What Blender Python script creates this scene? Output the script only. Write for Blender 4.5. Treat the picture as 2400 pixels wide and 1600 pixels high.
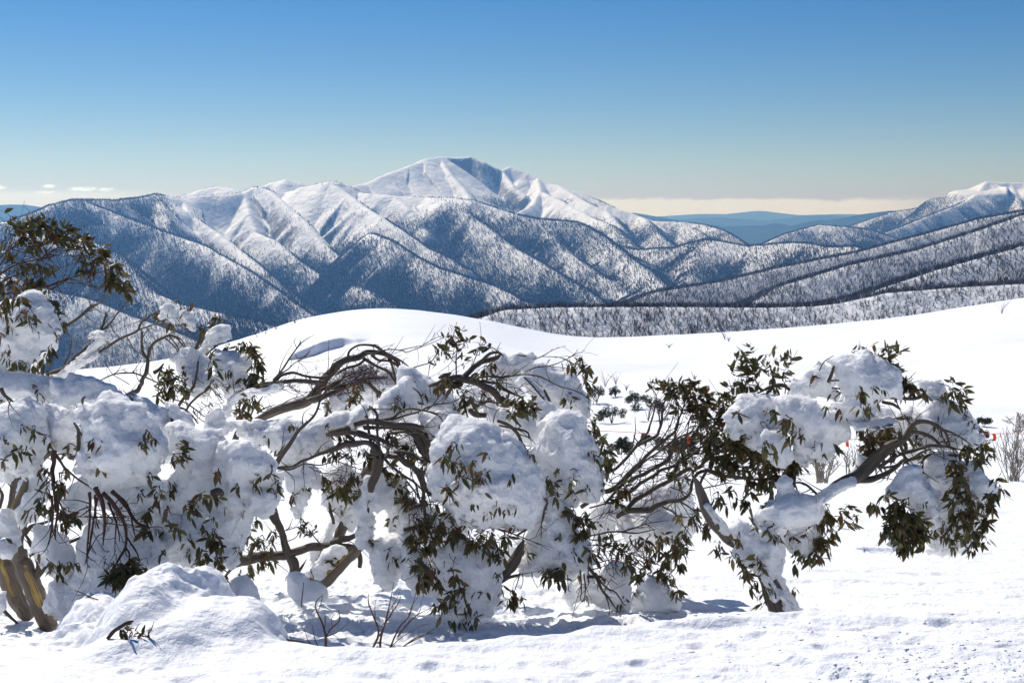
import bpy, math, random
import numpy as np

rng = np.random.default_rng(7)
random.seed(7)
scene = bpy.context.scene
COL = scene.collection
for o in list(bpy.data.objects):
    bpy.data.objects.remove(o)

# ------------------------------------------------------------------ camera
FPX = 3333.0                      # focal length in photo pixels (photo 2400 x 1600)
PITCH = math.atan(300 / FPX)
cam_data = bpy.data.cameras.new("camera")
cam_data.sensor_width = 36.0
cam_data.lens = 36.0 * FPX / 2400.0
cam_data.clip_start = 0.1
cam_data.clip_end = 120000.0
cam = bpy.data.objects.new("camera", cam_data)
cam.location = (0, 0, 0)
cam.rotation_euler = (math.radians(90) - PITCH, 0, 0)
COL.objects.link(cam)
scene.camera = cam

# ------------------------------------------------------------------ sun and sky
SUN_AZ = math.radians(-32)        # left of the view direction (+Y)
SUN_EL = math.radians(46)
sun_data = bpy.data.lights.new("sun", 'SUN')
sun_data.energy = 3.4
sun_data.angle = math.radians(0.5)
sun_data.color = (1.0, 0.965, 0.91)
sun = bpy.data.objects.new("sun", sun_data)
sd = (math.sin(SUN_AZ) * math.cos(SUN_EL), math.cos(SUN_AZ) * math.cos(SUN_EL), math.sin(SUN_EL))
from mathutils import Vector
sun.rotation_euler = Vector(sd).to_track_quat('Z', 'Y').to_euler()
sun.location = (0, 0, 50)
COL.objects.link(sun)

world = bpy.data.worlds.new("World")
scene.world = world
world.use_nodes = True
wn, wl = world.node_tree.nodes, world.node_tree.links
wn.clear()
w_out = wn.new("ShaderNodeOutputWorld")
w_bg = wn.new("ShaderNodeBackground")
w_sky = wn.new("ShaderNodeTexSky")
w_sky.sky_type = 'NISHITA'
w_sky.sun_disc = False
w_sky.sun_elevation = SUN_EL
w_sky.sun_rotation = SUN_AZ
w_sky.altitude = 1800
w_sky.air_density = 1.0
w_sky.dust_density = 0.2
w_sky.ozone_density = 3.0
SKY_STRENGTH = 0.06
w_bg.inputs[1].default_value = SKY_STRENGTH


def wmath(op, a, b=None, c=None):
    n = wn.new("ShaderNodeMath"); n.operation = op
    for k, v in enumerate((a, b, c)):
        if v is None: continue
        if isinstance(v, (int, float)): n.inputs[k].default_value = v
        else: wl.new(v, n.inputs[k])
    return n.outputs[0]


w_tc = wn.new("ShaderNodeTexCoord")
w_sep = wn.new("ShaderNodeSeparateXYZ")
wl.new(w_tc.outputs['Generated'], w_sep.inputs[0])
elev = wmath('DIVIDE', w_sep.outputs[2], w_sep.outputs[1])
azim = wmath('DIVIDE', w_sep.outputs[0], w_sep.outputs[1])
w_comb = wn.new("ShaderNodeCombineXYZ")
wl.new(azim, w_comb.inputs[0]); wl.new(wmath('MULTIPLY', elev, 3.0), w_comb.inputs[1])
w_n1 = wn.new("ShaderNodeTexNoise"); w_n1.inputs['Scale'].default_value = 34; w_n1.inputs['Detail'].default_value = 7
w_n1.inputs['Roughness'].default_value = 0.6
wl.new(w_comb.outputs[0], w_n1.inputs['Vector'])
w_n2 = wn.new("ShaderNodeTexNoise"); w_n2.inputs['Scale'].default_value = 7; w_n2.inputs['Detail'].default_value = 3
wl.new(w_comb.outputs[0], w_n2.inputs['Vector'])


def wramp(v, lo, hi):
    m = wn.new("ShaderNodeMapRange"); m.interpolation_type = 'SMOOTHSTEP'
    m.inputs[1].default_value = lo; m.inputs[2].default_value = hi
    wl.new(v, m.inputs[0])
    return m.outputs[0]


w_n3 = wn.new("ShaderNodeTexNoise"); w_n3.inputs['Scale'].default_value = 260; w_n3.inputs['Detail'].default_value = 5
wl.new(w_comb.outputs[0], w_n3.inputs['Vector'])
# cloud bank sitting on the horizon to the right
top = wmath('ADD', 0.0105, wmath('MULTIPLY', wmath('SUBTRACT', w_n1.outputs[0], 0.5), 0.012))
dlt = wmath('SUBTRACT', top, elev)
dlt = wmath('ADD', dlt, wmath('MULTIPLY', wmath('SUBTRACT', w_n3.outputs[0], 0.5), 0.0022))
bank = wramp(dlt, -0.0008, 0.0022)
bank = wmath('MULTIPLY', bank, wramp(azim, 0.02, 0.05))
bank = wmath('MULTIPLY', bank, wmath('SUBTRACT', 1.0, wmath('MULTIPLY', wramp(azim, 0.24, 0.33), 0.8)))
bankl = wmath('MULTIPLY', wramp(wmath('SUBTRACT', wmath('ADD', 0.0125, wmath('MULTIPLY', w_n2.outputs[0], 0.004)), elev), -0.003, 0.003),
              wmath('SUBTRACT', 1.0, wramp(azim, -0.30, -0.22)))
# a few small puffs on the left
puffs = None
for (px, py, rx, ry) in ((8, 440, 14, 5), (121, 437, 15, 5), (112, 452, 22, 4), (200, 444, 34, 5.5), (252, 445, 19, 4.5)):
    ca, ce = (px - 1200) / FPX, (500 - py) / FPX
    dx = wmath('DIVIDE', wmath('SUBTRACT', azim, ca), rx / FPX)
    dy = wmath('DIVIDE', wmath('SUBTRACT', elev, ce), ry / FPX)
    r2 = wmath('ADD', wmath('MULTIPLY', dx, dx), wmath('MULTIPLY', dy, dy))
    r2 = wmath('ADD', r2, wmath('MULTIPLY', wmath('SUBTRACT', w_n3.outputs[0], 0.5), 4.5))
    m = wmath('SUBTRACT', 1.0, wramp(r2, 0.0, 1.5))
    puffs = m if puffs is None else wmath('MAXIMUM', puffs, m)
cloud = wmath('MAXIMUM', wmath('MULTIPLY', bank, 0.66), wmath('MAXIMUM', wmath('MULTIPLY', bankl, 0.45), wmath('MULTIPLY', puffs, 0.85)))
cloud = wmath('MULTIPLY', cloud, wramp(w_sep.outputs[1], 0.5, 0.6))
# sky colour: the photograph's sky is deep and slightly cyan
w_hsv = wn.new("ShaderNodeHueSaturation")
w_hsv.inputs['Saturation'].default_value = 1.45
w_hsv.inputs['Hue'].default_value = 0.508
wl.new(w_sky.outputs[0], w_hsv.inputs['Color'])
w_mix = wn.new("ShaderNodeMix"); w_mix.data_type = 'RGBA'
wl.new(cloud, w_mix.inputs['Factor'])
w_tint = wn.new("ShaderNodeMix"); w_tint.data_type = 'RGBA'; w_tint.blend_type = 'MULTIPLY'
w_tint.inputs['Factor'].default_value = 1.0
w_tint.inputs['B'].default_value = (0.80, 0.80, 0.83, 1)
wl.new(w_hsv.outputs[0], w_tint.inputs['A'])
wl.new(w_tint.outputs['Result'], w_mix.inputs['A'])
w_mix.inputs['B'].default_value = (13.5, 18.5, 28.0, 1)
wl.new(w_mix.outputs['Result'], w_bg.inputs[0])
wl.new(w_bg.outputs[0], w_out.inputs[0])

scene.view_settings.view_transform = 'Standard'
scene.view_settings.look = 'None'
scene.view_settings.gamma = 1.0
scene.view_settings.exposure = 0.52
scene.view_settings.use_curve_mapping = False
scene.cycles.max_bounces = 10
scene.cycles.diffuse_bounces = 6
scene.cycles.volume_bounces = 0


# ------------------------------------------------------------------ numpy helpers
def P(px, py, d):
    """point seen at photo pixel (px, py) at ground distance d in front of the camera"""
    px = np.asarray(px, float); py = np.asarray(py, float); d = np.asarray(d, float)
    u = (800 - py) / FPX
    x = (px - 1200) / FPX
    yy = math.cos(PITCH) + u * math.sin(PITCH)
    zz = -math.sin(PITCH) + u * math.cos(PITCH)
    return np.stack(np.broadcast_arrays(x / yy * d, d + 0 * x + 0 * u, zz / yy * d), -1)


def row_z(py, d):
    return P(1200, py, d)[..., 2]


def _h(ix, iy, iz, seed):
    with np.errstate(over='ignore'):
        h = ix.astype(np.uint32) * np.uint32(374761393) + iy.astype(np.uint32) * np.uint32(668265263) \
            + iz.astype(np.uint32) * np.uint32(2147483647 - 1013904223) + np.uint32(seed * 362437 + 12345)
        h = (h ^ (h >> np.uint32(13))) * np.uint32(1274126177)
        h = h ^ (h >> np.uint32(16))
        h = h * np.uint32(2246822519)
        h = h ^ (h >> np.uint32(15))
    return (h & np.uint32(0xFFFFFF)).astype(np.float32) / np.float32(0xFFFFFF)


def vnoise(x, y, z=None, seed=0):
    """value noise in -1..1"""
    x = np.asarray(x, np.float32); y = np.asarray(y, np.float32)
    x0 = np.floor(x); y0 = np.floor(y)
    fx = x - x0; fy = y - y0
    fx = fx * fx * (3 - 2 * fx); fy = fy * fy * (3 - 2 * fy)
    ix = x0.astype(np.int64); iy = y0.astype(np.int64)
    if z is None:
        iz = np.zeros_like(ix)
        a = _h(ix, iy, iz, seed); b = _h(ix + 1, iy, iz, seed)
        c = _h(ix, iy + 1, iz, seed); d = _h(ix + 1, iy + 1, iz, seed)
        r = (a + (b - a) * fx) * (1 - fy) + (c + (d - c) * fx) * fy
        return r * 2 - 1
    z = np.asarray(z, np.float32)
    z0 = np.floor(z); fz = z - z0; fz = fz * fz * (3 - 2 * fz); iz = z0.astype(np.int64)
    res = []
    for k in (0, 1):
        a = _h(ix, iy, iz + k, seed); b = _h(ix + 1, iy, iz + k, seed)
        c = _h(ix, iy + 1, iz + k, seed); d = _h(ix + 1, iy + 1, iz + k, seed)
        res.append((a + (b - a) * fx) * (1 - fy) + (c + (d - c) * fx) * fy)
    return (res[0] * (1 - fz) + res[1] * fz) * 2 - 1


def fbm(x, y, z=None, octaves=4, seed=0, gain=0.5):
    r = 0; a = 1.0; t = 0
    for k in range(octaves):
        r = r + a * vnoise(x, y, z, seed + k * 17)
        t += a; a *= gain
        x = x * 2.03 + 3.1; y = y * 2.03 + 7.7
        if z is not None: z = z * 2.03 + 1.3
    return r / t


def sstep(v, a, b):
    t = np.clip((v - a) / (b - a), 0, 1)
    return t * t * (3 - 2 * t)


def mesh_from(name, verts, faces_list, mats=(), smooth=True, attrs=None, uvs=None, matidx=None):
    """faces_list: list of int arrays (n,3) / (n,4)"""
    me = bpy.data.meshes.new(name)
    verts = np.asarray(verts, np.float32)
    fl = [np.asarray(f, np.int32) for f in faces_list if len(f)]
    me.vertices.add(len(verts))
    me.vertices.foreach_set("co", verts.ravel())
    loops = np.concatenate([f.ravel() for f in fl]) if fl else np.zeros(0, np.int32)
    sizes = np.concatenate([np.full(len(f), f.shape[1], np.int32) for f in fl]) if fl else np.zeros(0, np.int32)
    starts = np.concatenate([[0], np.cumsum(sizes)[:-1]]).astype(np.int32) if len(sizes) else np.zeros(0, np.int32)
    me.loops.add(len(loops))
    me.loops.foreach_set("vertex_index", loops.astype(np.int32))
    me.polygons.add(len(sizes))
    me.polygons.foreach_set("loop_start", starts)
    me.polygons.foreach_set("loop_total", sizes)
    if smooth:
        me.polygons.foreach_set("use_smooth", np.ones(len(sizes), bool))
    for m in mats: me.materials.append(m)
    if matidx is not None:
        me.polygons.foreach_set("material_index", np.asarray(matidx, np.int32))
    me.update(calc_edges=True)
    if attrs:
        for k, v in attrs.items():
            a = me.attributes.new(k, 'FLOAT', 'POINT')
            a.data.foreach_set("value", np.asarray(v, np.float32))
    if uvs is not None:
        a = me.attributes.new("bark_uv", 'FLOAT_VECTOR', 'POINT')
        uv3 = np.zeros((len(verts), 3), np.float32); uv3[:, :uvs.shape[1]] = uvs
        a.data.foreach_set("vector", uv3.ravel())
    return me


def link(name, me, parent=None, kind=None, label=None, cat=None, group=None):
    o = bpy.data.objects.new(name, me)
    COL.objects.link(o)
    if parent is not None: o.parent = parent
    if kind: o["kind"] = kind
    if label: o["label"] = label
    if cat: o["category"] = cat
    if group: o["group"] = group
    return o


def empty(name, loc, label, cat, group=None):
    o = bpy.data.objects.new(name, None)
    o.empty_display_size = 0.2
    o.location = loc
    COL.objects.link(o)
    o["label"] = label; o["category"] = cat
    if group: o["group"] = group
    return o


# ------------------------------------------------------------------ materials
def new_mat(name):
    m = bpy.data.materials.new(name); m.use_nodes = True
    nt = m.node_tree
    return m, nt, nt.nodes["Principled BSDF"]


def N(nt, typ, **kw):
    n = nt.nodes.new(typ)
    for k, v in kw.items():
        if k in n.inputs: n.inputs[k].default_value = v
        else: setattr(n, k, v)
    return n


def snow_material(name, base=(0.86, 0.875, 0.90), scales=((3.0, 0.02),), sss=0.0, rough=0.55):
    m, nt, b = new_mat(name)
    b.inputs['Base Color'].default_value = (*base, 1)
    b.inputs['Roughness'].default_value = rough
    b.inputs['Specular IOR Level'].default_value = 0.25
    if sss:
        b.inputs['Subsurface Weight'].default_value = sss
        b.inputs['Subsurface Radius'].default_value = (1.0, 0.95, 0.9)
        b.inputs['Subsurface Scale'].default_value = 0.075
    geo = nt.nodes.new("ShaderNodeNewGeometry")
    prev = None
    for sc, dist in scales:
        t = N(nt, "ShaderNodeTexNoise", Scale=sc, Detail=6.0, Roughness=0.62)
        nt.links.new(geo.outputs['Position'], t.inputs['Vector'])
        bp = N(nt, "ShaderNodeBump", Strength=1.0, Distance=dist)
        nt.links.new(t.outputs[0], bp.inputs['Height'])
        if prev is not None: nt.links.new(prev.outputs[0], bp.inputs['Normal'])
        prev = bp
    if prev is not None: nt.links.new(prev.outputs[0], b.inputs['Normal'])
    return m


M_SNOW = snow_material("snow_ground", base=(0.94, 0.945, 0.955), scales=((0.35, 0.16), (5.0, 0.035), (30.0, 0.008)))
M_CLUMP = snow_material("snow_on_trees", base=(0.965, 0.97, 0.975), scales=((9.0, 0.04), (45.0, 0.014)), sss=0.8)
_nt = M_CLUMP.node_tree; _b = _nt.nodes["Principled BSDF"]
_v = N(_nt, "ShaderNodeTexVoronoi", Scale=42.0); _v.feature = 'SMOOTH_F1'
_g = _nt.nodes.new("ShaderNodeNewGeometry")
_wn = N(_nt, "ShaderNodeTexNoise", Scale=12.0, Detail=3.0)
_nt.links.new(_g.outputs['Position'], _wn.inputs['Vector'])
_ma = N(_nt, "ShaderNodeVectorMath", operation='MULTIPLY_ADD'); _ma.inputs[1].default_value = (0.06, 0.06, 0.06)
_nt.links.new(_wn.outputs['Color'], _ma.inputs[0]); _nt.links.new(_g.outputs['Position'], _ma.inputs[2])
_nt.links.new(_ma.outputs[0], _v.inputs['Vector'])
_bp = N(_nt, "ShaderNodeBump", Strength=0.8, Distance=0.009); _bp.invert = True
_nt.links.new(_v.outputs['Distance'], _bp.inputs['Height'])
_nt.links.new(_b.inputs['Normal'].links[0].from_socket, _bp.inputs['Normal'])
_nt.links.new(_bp.outputs[0], _b.inputs['Normal'])
M_MOUND = snow_material("snow_mound", base=(0.87, 0.885, 0.905), scales=((10.0, 0.018), (55.0, 0.006)), sss=0.0)


def mountain_material():
    m, nt, b = new_mat("mountain_snow")
    b.inputs['Roughness'].default_value = 0.6
    b.inputs['Specular IOR Level'].default_value = 0.2
    geo = nt.nodes.new("ShaderNodeNewGeometry")
    sep = nt.nodes.new("ShaderNodeSeparateXYZ"); nt.links.new(geo.outputs['Normal'], sep.inputs[0])
    n1 = N(nt, "ShaderNodeTexNoise", Scale=0.012, Detail=8.0, Roughness=0.65)
    nt.links.new(geo.outputs['Position'], n1.inputs['Vector'])
    mp = nt.nodes.new("ShaderNodeMapping"); mp.inputs['Scale'].default_value = (0.05, 0.05, 0.008)
    nt.links.new(geo.outputs['Position'], mp.inputs[0])
    n2 = N(nt, "ShaderNodeTexNoise", Scale=1.0, Detail=7.0, Roughness=0.7)
    nt.links.new(mp.outputs[0], n2.inputs['Vector'])
    # rock where it is steep
    a = N(nt, "ShaderNodeMath", operation='MULTIPLY_ADD'); a.inputs[1].default_value = 0.55; nt.links.new(n2.outputs[0], a.inputs[0])
    nt.links.new(sep.outputs[2], a.inputs[2])
    r = N(nt, "ShaderNodeMapRange"); r.inputs[1].default_value = 0.86; r.inputs[2].default_value = 0.98; r.inputs[3].default_value = 1; r.inputs[4].default_value = 0
    nt.links.new(a.outputs[0], r.inputs[0])
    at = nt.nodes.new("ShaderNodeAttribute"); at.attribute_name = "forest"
    # forest-floor litter, its colour darkened further to carry the shade of wooded slopes
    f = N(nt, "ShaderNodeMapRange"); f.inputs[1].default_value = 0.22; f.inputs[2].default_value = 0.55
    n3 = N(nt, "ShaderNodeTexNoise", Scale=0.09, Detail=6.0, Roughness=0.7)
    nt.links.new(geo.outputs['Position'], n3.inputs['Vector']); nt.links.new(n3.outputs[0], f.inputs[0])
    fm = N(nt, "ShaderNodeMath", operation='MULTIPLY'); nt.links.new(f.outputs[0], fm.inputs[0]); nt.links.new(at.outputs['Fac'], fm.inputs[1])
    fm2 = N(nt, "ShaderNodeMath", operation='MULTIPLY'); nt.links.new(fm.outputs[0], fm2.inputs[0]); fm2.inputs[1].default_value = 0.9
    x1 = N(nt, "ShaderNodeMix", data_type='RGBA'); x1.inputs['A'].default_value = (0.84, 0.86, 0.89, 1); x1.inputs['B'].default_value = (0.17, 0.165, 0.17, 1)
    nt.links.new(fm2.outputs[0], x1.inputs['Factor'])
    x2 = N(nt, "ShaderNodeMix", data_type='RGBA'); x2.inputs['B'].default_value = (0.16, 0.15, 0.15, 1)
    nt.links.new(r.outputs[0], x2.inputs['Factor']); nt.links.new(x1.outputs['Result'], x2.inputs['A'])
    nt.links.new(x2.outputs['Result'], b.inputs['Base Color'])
    bp = N(nt, "ShaderNodeBump", Strength=1.0, Distance=14.0); nt.links.new(n1.outputs[0], bp.inputs['Height'])
    nt.links.new(bp.outputs[0], b.inputs['Normal'])
    return m


M_MOUNT = mountain_material()


def farhill_material():
    m, nt, b = new_mat("far_hill_forest")
    geo = nt.nodes.new("ShaderNodeNewGeometry")
    n1 = N(nt, "ShaderNodeTexNoise", Scale=0.004, Detail=6.0, Roughness=0.6)
    nt.links.new(geo.outputs['Position'], n1.inputs['Vector'])
    cr = nt.nodes.new("ShaderNodeValToRGB")
    cr.color_ramp.elements[0].position = 0.3; cr.color_ramp.elements[0].color = (0.025, 0.04, 0.035, 1)
    cr.color_ramp.elements[1].position = 0.7; cr.color_ramp.elements[1].color = (0.05, 0.07, 0.055, 1)
    nt.links.new(n1.outputs[0], cr.inputs[0]); nt.links.new(cr.outputs[0], b.inputs['Base Color'])
    b.inputs['Roughness'].default_value = 0.95
    b.inputs['Specular IOR Level'].default_value = 0.0
    return m


M_FAR = farhill_material()


def attr_mix_material(name, attr, stops, rough=0.8, spec=0.2, translucent=0.0, noise=None):
    m, nt, b = new_mat(name)
    at = nt.nodes.new("ShaderNodeAttribute"); at.attribute_name = attr
    cr = nt.nodes.new("ShaderNodeValToRGB")
    el = cr.color_ramp.elements
    while len(el) < len(stops): el.new(0.5)
    for e, (p, c) in zip(el, stops): e.position = p; e.color = (*c, 1)
    nt.links.new(at.outputs['Fac'], cr.inputs[0])
    nt.links.new(cr.outputs[0], b.inputs['Base Color'])
    b.inputs['Roughness'].default_value = rough
    b.inputs['Specular IOR Level'].default_value = spec
    if translucent:
        tr = nt.nodes.new("ShaderNodeBsdfTranslucent")
        hs = N(nt, "ShaderNodeHueSaturation", Saturation=1.3, Value=1.6)
        nt.links.new(cr.outputs[0], hs.inputs['Color']); nt.links.new(hs.outputs[0], tr.inputs[0])
        mx = nt.nodes.new("ShaderNodeMixShader"); mx.inputs[0].default_value = translucent
        nt.links.new(b.outputs[0], mx.inputs[1]); nt.links.new(tr.outputs[0], mx.inputs[2])
        nt.links.new(mx.outputs[0], nt.nodes["Material Output"].inputs[0])
    return m


M_LEAF = attr_mix_material("gum_leaf", "rnd", [(0.0, (0.045, 0.05, 0.022)), (0.35, (0.085, 0.085, 0.03)), (0.65, (0.11, 0.09, 0.035)), (0.92, (0.11, 0.05, 0.025)), (1.0, (0.24, 0.21, 0.08))],
                           rough=0.42, spec=0.4, translucent=0.17)
M_TREEFAR = attr_mix_material("bare_winter_tree", "rnd", [(0.0, (0.045, 0.042, 0.045)), (0.55, (0.10, 0.085, 0.08)), (0.9, (0.2, 0.18, 0.17)), (0.95, (0.45, 0.46, 0.49)), (1.0, (0.7, 0.71, 0.74))], rough=0.9, spec=0.0)
M_BUSH = attr_mix_material("evergreen_bush", "rnd", [(0.0, (0.03, 0.035, 0.025)), (0.7, (0.06, 0.065, 0.04)), (1.0, (0.12, 0.12, 0.09))], rough=0.8, spec=0.1, translucent=0.15)


def bark_material(name, dark, mid, light, patch=None):
    m, nt, b = new_mat(name)
    at = nt.nodes.new("ShaderNodeAttribute"); at.attribute_name = "bark_uv"
    mp = nt.nodes.new("ShaderNodeMapping"); mp.inputs['Scale'].default_value = (9.0, 1.3, 1.0)
    nt.links.new(at.outputs['Vector'], mp.inputs[0])
    n1 = N(nt, "ShaderNodeTexNoise", Scale=4.0, Detail=8.0, Roughness=0.65, Distortion=0.6)
    nt.links.new(mp.outputs[0], n1.inputs['Vector'])
    cr = nt.nodes.new("ShaderNodeValToRGB")
    el = cr.color_ramp.elements; el.new(0.5)
    for e, (p, c) in zip(el, ((0.30, dark), (0.52, mid), (0.74, light))): e.position = p; e.color = (*c, 1)
    nt.links.new(n1.outputs[0], cr.inputs[0])
    out = cr.outputs[0]
    if patch:
        mp2 = nt.nodes.new("ShaderNodeMapping"); mp2.inputs['Scale'].default_value = (1.0, 1.0, 1.0)
        nt.links.new(at.outputs['Vector'], mp2.inputs[0])
        sp = nt.nodes.new("ShaderNodeSeparateXYZ"); nt.links.new(mp2.outputs[0], sp.inputs[0])
        n2 = N(nt, "ShaderNodeTexNoise", Scale=3.2, Detail=4.0, Roughness=0.6)
        nt.links.new(mp.outputs[0], n2.inputs['Vector'])
        # z of the attribute holds a strip coordinate: 1 on the exposed yellow strip
        ad = N(nt, "ShaderNodeMath", operation='MULTIPLY_ADD'); nt.links.new(n2.outputs[0], ad.inputs[0]); ad.inputs[1].default_value = 1.7
        nt.links.new(sp.outputs[2], ad.inputs[2])
        mr = N(nt, "ShaderNodeMapRange"); mr.inputs[1].default_value = 1.58; mr.inputs[2].default_value = 1.66
        nt.links.new(ad.outputs[0], mr.inputs[0])
        n3 = N(nt, "ShaderNodeTexNoise", Scale=5.0, Detail=4.0); nt.links.new(mp2.outputs[0], n3.inputs['Vector'])
        cr2 = nt.nodes.new("ShaderNodeValToRGB")
        cr2.color_ramp.elements[0].position = 0.35; cr2.color_ramp.elements[0].color = (0.30, 0.16, 0.04, 1)
        cr2.color_ramp.elements[1].position = 0.7; cr2.color_ramp.elements[1].color = patch + (1,)
        nt.links.new(n3.outputs[0], cr2.inputs[0])
        mx = N(nt, "ShaderNodeMix", data_type='RGBA'); nt.links.new(mr.outputs[0], mx.inputs['Factor'])
        nt.links.new(out, mx.inputs['A']); nt.links.new(cr2.outputs[0], mx.inputs['B'])
        out = mx.outputs['Result']
    nt.links.new(out, b.inputs['Base Color'])
    b.inputs['Roughness'].default_value = 0.6
    b.inputs['Specular IOR Level'].default_value = 0.3
    bp = N(nt, "ShaderNodeBump", Strength=0.8, Distance=0.006); nt.links.new(n1.outputs[0], bp.inputs['Height'])
    nt.links.new(bp.outputs[0], b.inputs['Normal'])
    return m


M_BARK = bark_material("snow_gum_bark", (0.03, 0.024, 0.02), (0.10, 0.078, 0.06), (0.22, 0.18, 0.14))
M_TRUNK = bark_material("snow_gum_trunk_bark", (0.05, 0.04, 0.032), (0.16, 0.125, 0.095), (0.30, 0.25, 0.19), patch=(0.55, 0.42, 0.14))
M_REDTWIG = bark_material("red_twig_bark", (0.03, 0.014, 0.012), (0.07, 0.032, 0.025), (0.13, 0.07, 0.05))
M_PALETWIG = bark_material("pale_twig_bark", (0.12, 0.10, 0.08), (0.25, 0.21, 0.17), (0.42, 0.37, 0.31))


def ice_material():
    m, nt, b = new_mat("ice")
    b.inputs['Base Color'].default_value = (0.85, 0.9, 0.93, 1)
    b.inputs['Roughness'].default_value = 0.12
    b.inputs['Transmission Weight'].default_value = 0.7
    b.inputs['IOR'].default_value = 1.31
    return m


M_ICE = ice_material()


def plain_mat(name, c, rough=0.6, trans=0.0):
    m, nt, b = new_mat(name)
    b.inputs['Base Color'].default_value = (*c, 1); b.inputs['Roughness'].default_value = rough
    if trans:
        tr = nt.nodes.new("ShaderNodeBsdfTranslucent"); tr.inputs[0].default_value = (*c, 1)
        mx = nt.nodes.new("ShaderNodeMixShader"); mx.inputs[0].default_value = trans
        nt.links.new(b.outputs[0], mx.inputs[1]); nt.links.new(tr.outputs[0], mx.inputs[2])
        nt.links.new(mx.outputs[0], nt.nodes["Material Output"].inputs[0])
    return m


M_FLAG = plain_mat("orange_flag", (0.95, 0.13, 0.02), 0.6, 0.4)
M_ROPE = plain_mat("red_rope", (0.75, 0.12, 0.10), 0.7)
M_POLE = plain_mat("bamboo_pole", (0.45, 0.33, 0.15), 0.6)


# ------------------------------------------------------------------ near terrain (snow field, piste, snowy dome)
def smooth_interp(x, xs, ys, w):
    """piecewise linear table, rounded with a gaussian of width w"""
    g = np.linspace(xs[0] - 3 * w, xs[-1] + 3 * w, 6000)
    v = np.interp(g, xs, ys)
    st = g[1] - g[0]; n = int(3 * w / st) + 1
    k = np.exp(-0.5 * (np.arange(-n, n + 1) * st / w) ** 2); k /= k.sum()
    v = np.convolve(np.pad(v, n, mode='edge'), k, mode='valid')
    return np.interp(x, g, v)


RIDGE_PX = [-1500, 0, 150, 350, 560, 640, 720, 850, 950, 1080, 1200, 1300, 1360, 1450, 1600, 1750, 1900, 2050, 2200, 2300, 2400, 3800]
RIDGE_ROW = [905, 890, 868, 850, 798, 765, 741, 722, 724, 738, 762, 785, 792, 792, 785, 776, 765, 752, 732, 715, 698, 560]
RIDGE_D = 480.0
BASE_D = np.array([0.5, 3, 5, 6.4, 6.8, 8.0, 9.2, 9.6, 12, 16, 20, 27, 35, 45, 60, 100, 480])
BASE_Z = np.array([-1.7, -2.0, -2.044, -2.075, -2.13, -2.46, -2.73, -2.79, -3.05, -3.54, -4.02, -4.95, -5.98, -7.9, -11.0, -17.95, -17.95])
LIP_PX = [-1000, 60, 130, 300, 600, 700, 850, 1000, 1150, 1300, 1400, 1550, 1700, 1800, 1900, 4000]
LIP_ROW = [1580, 1580, 1550, 1520, 1497, 1512, 1521, 1516, 1505, 1489, 1472, 1452, 1440, 1438, 1438, 1438]
LIP_H = [0.0, 0.0, 0.06, 0.14, 0.16, 0.16, 0.16, 0.16, 0.16, 0.16, 0.2, 0.3, 0.4, 0.4, 0.4, 0.4]


def base_height(px, d):
    """px = equivalent photo column of the direction"""
    z = np.where(d < 45, smooth_interp(np.minimum(d, 45), BASE_D[:14], BASE_Z[:14], 0.35), smooth_interp(d, BASE_D, BASE_Z, 5.0))
    z = np.where(d < 5, np.interp(d, BASE_D, BASE_Z), z)
    t = sstep(d, 38, 45); z = z if True else z
    row_c = smooth_interp(px, RIDGE_PX, RIDGE_ROW, 60)
    z_c = row_z(row_c, RIDGE_D)
    # from 200 m on the ground climbs in rows towards the crest
    t = np.clip((d - 100) / (RIDGE_D - 100), 0, 1.0)
    rowt = 1100.0 + (row_c - 1100.0) * (1.12 * t - 0.12 * t * t)
    zf = row_z(rowt, np.minimum(d, RIDGE_D))
    b = sstep(d, 95, 125)
    z = z * (1 - b) + zf * b
    over = np.maximum(d - RIDGE_D, 0)
    z = z - over * 0.12 - (over ** 2) * 0.0012
    return z


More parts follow.
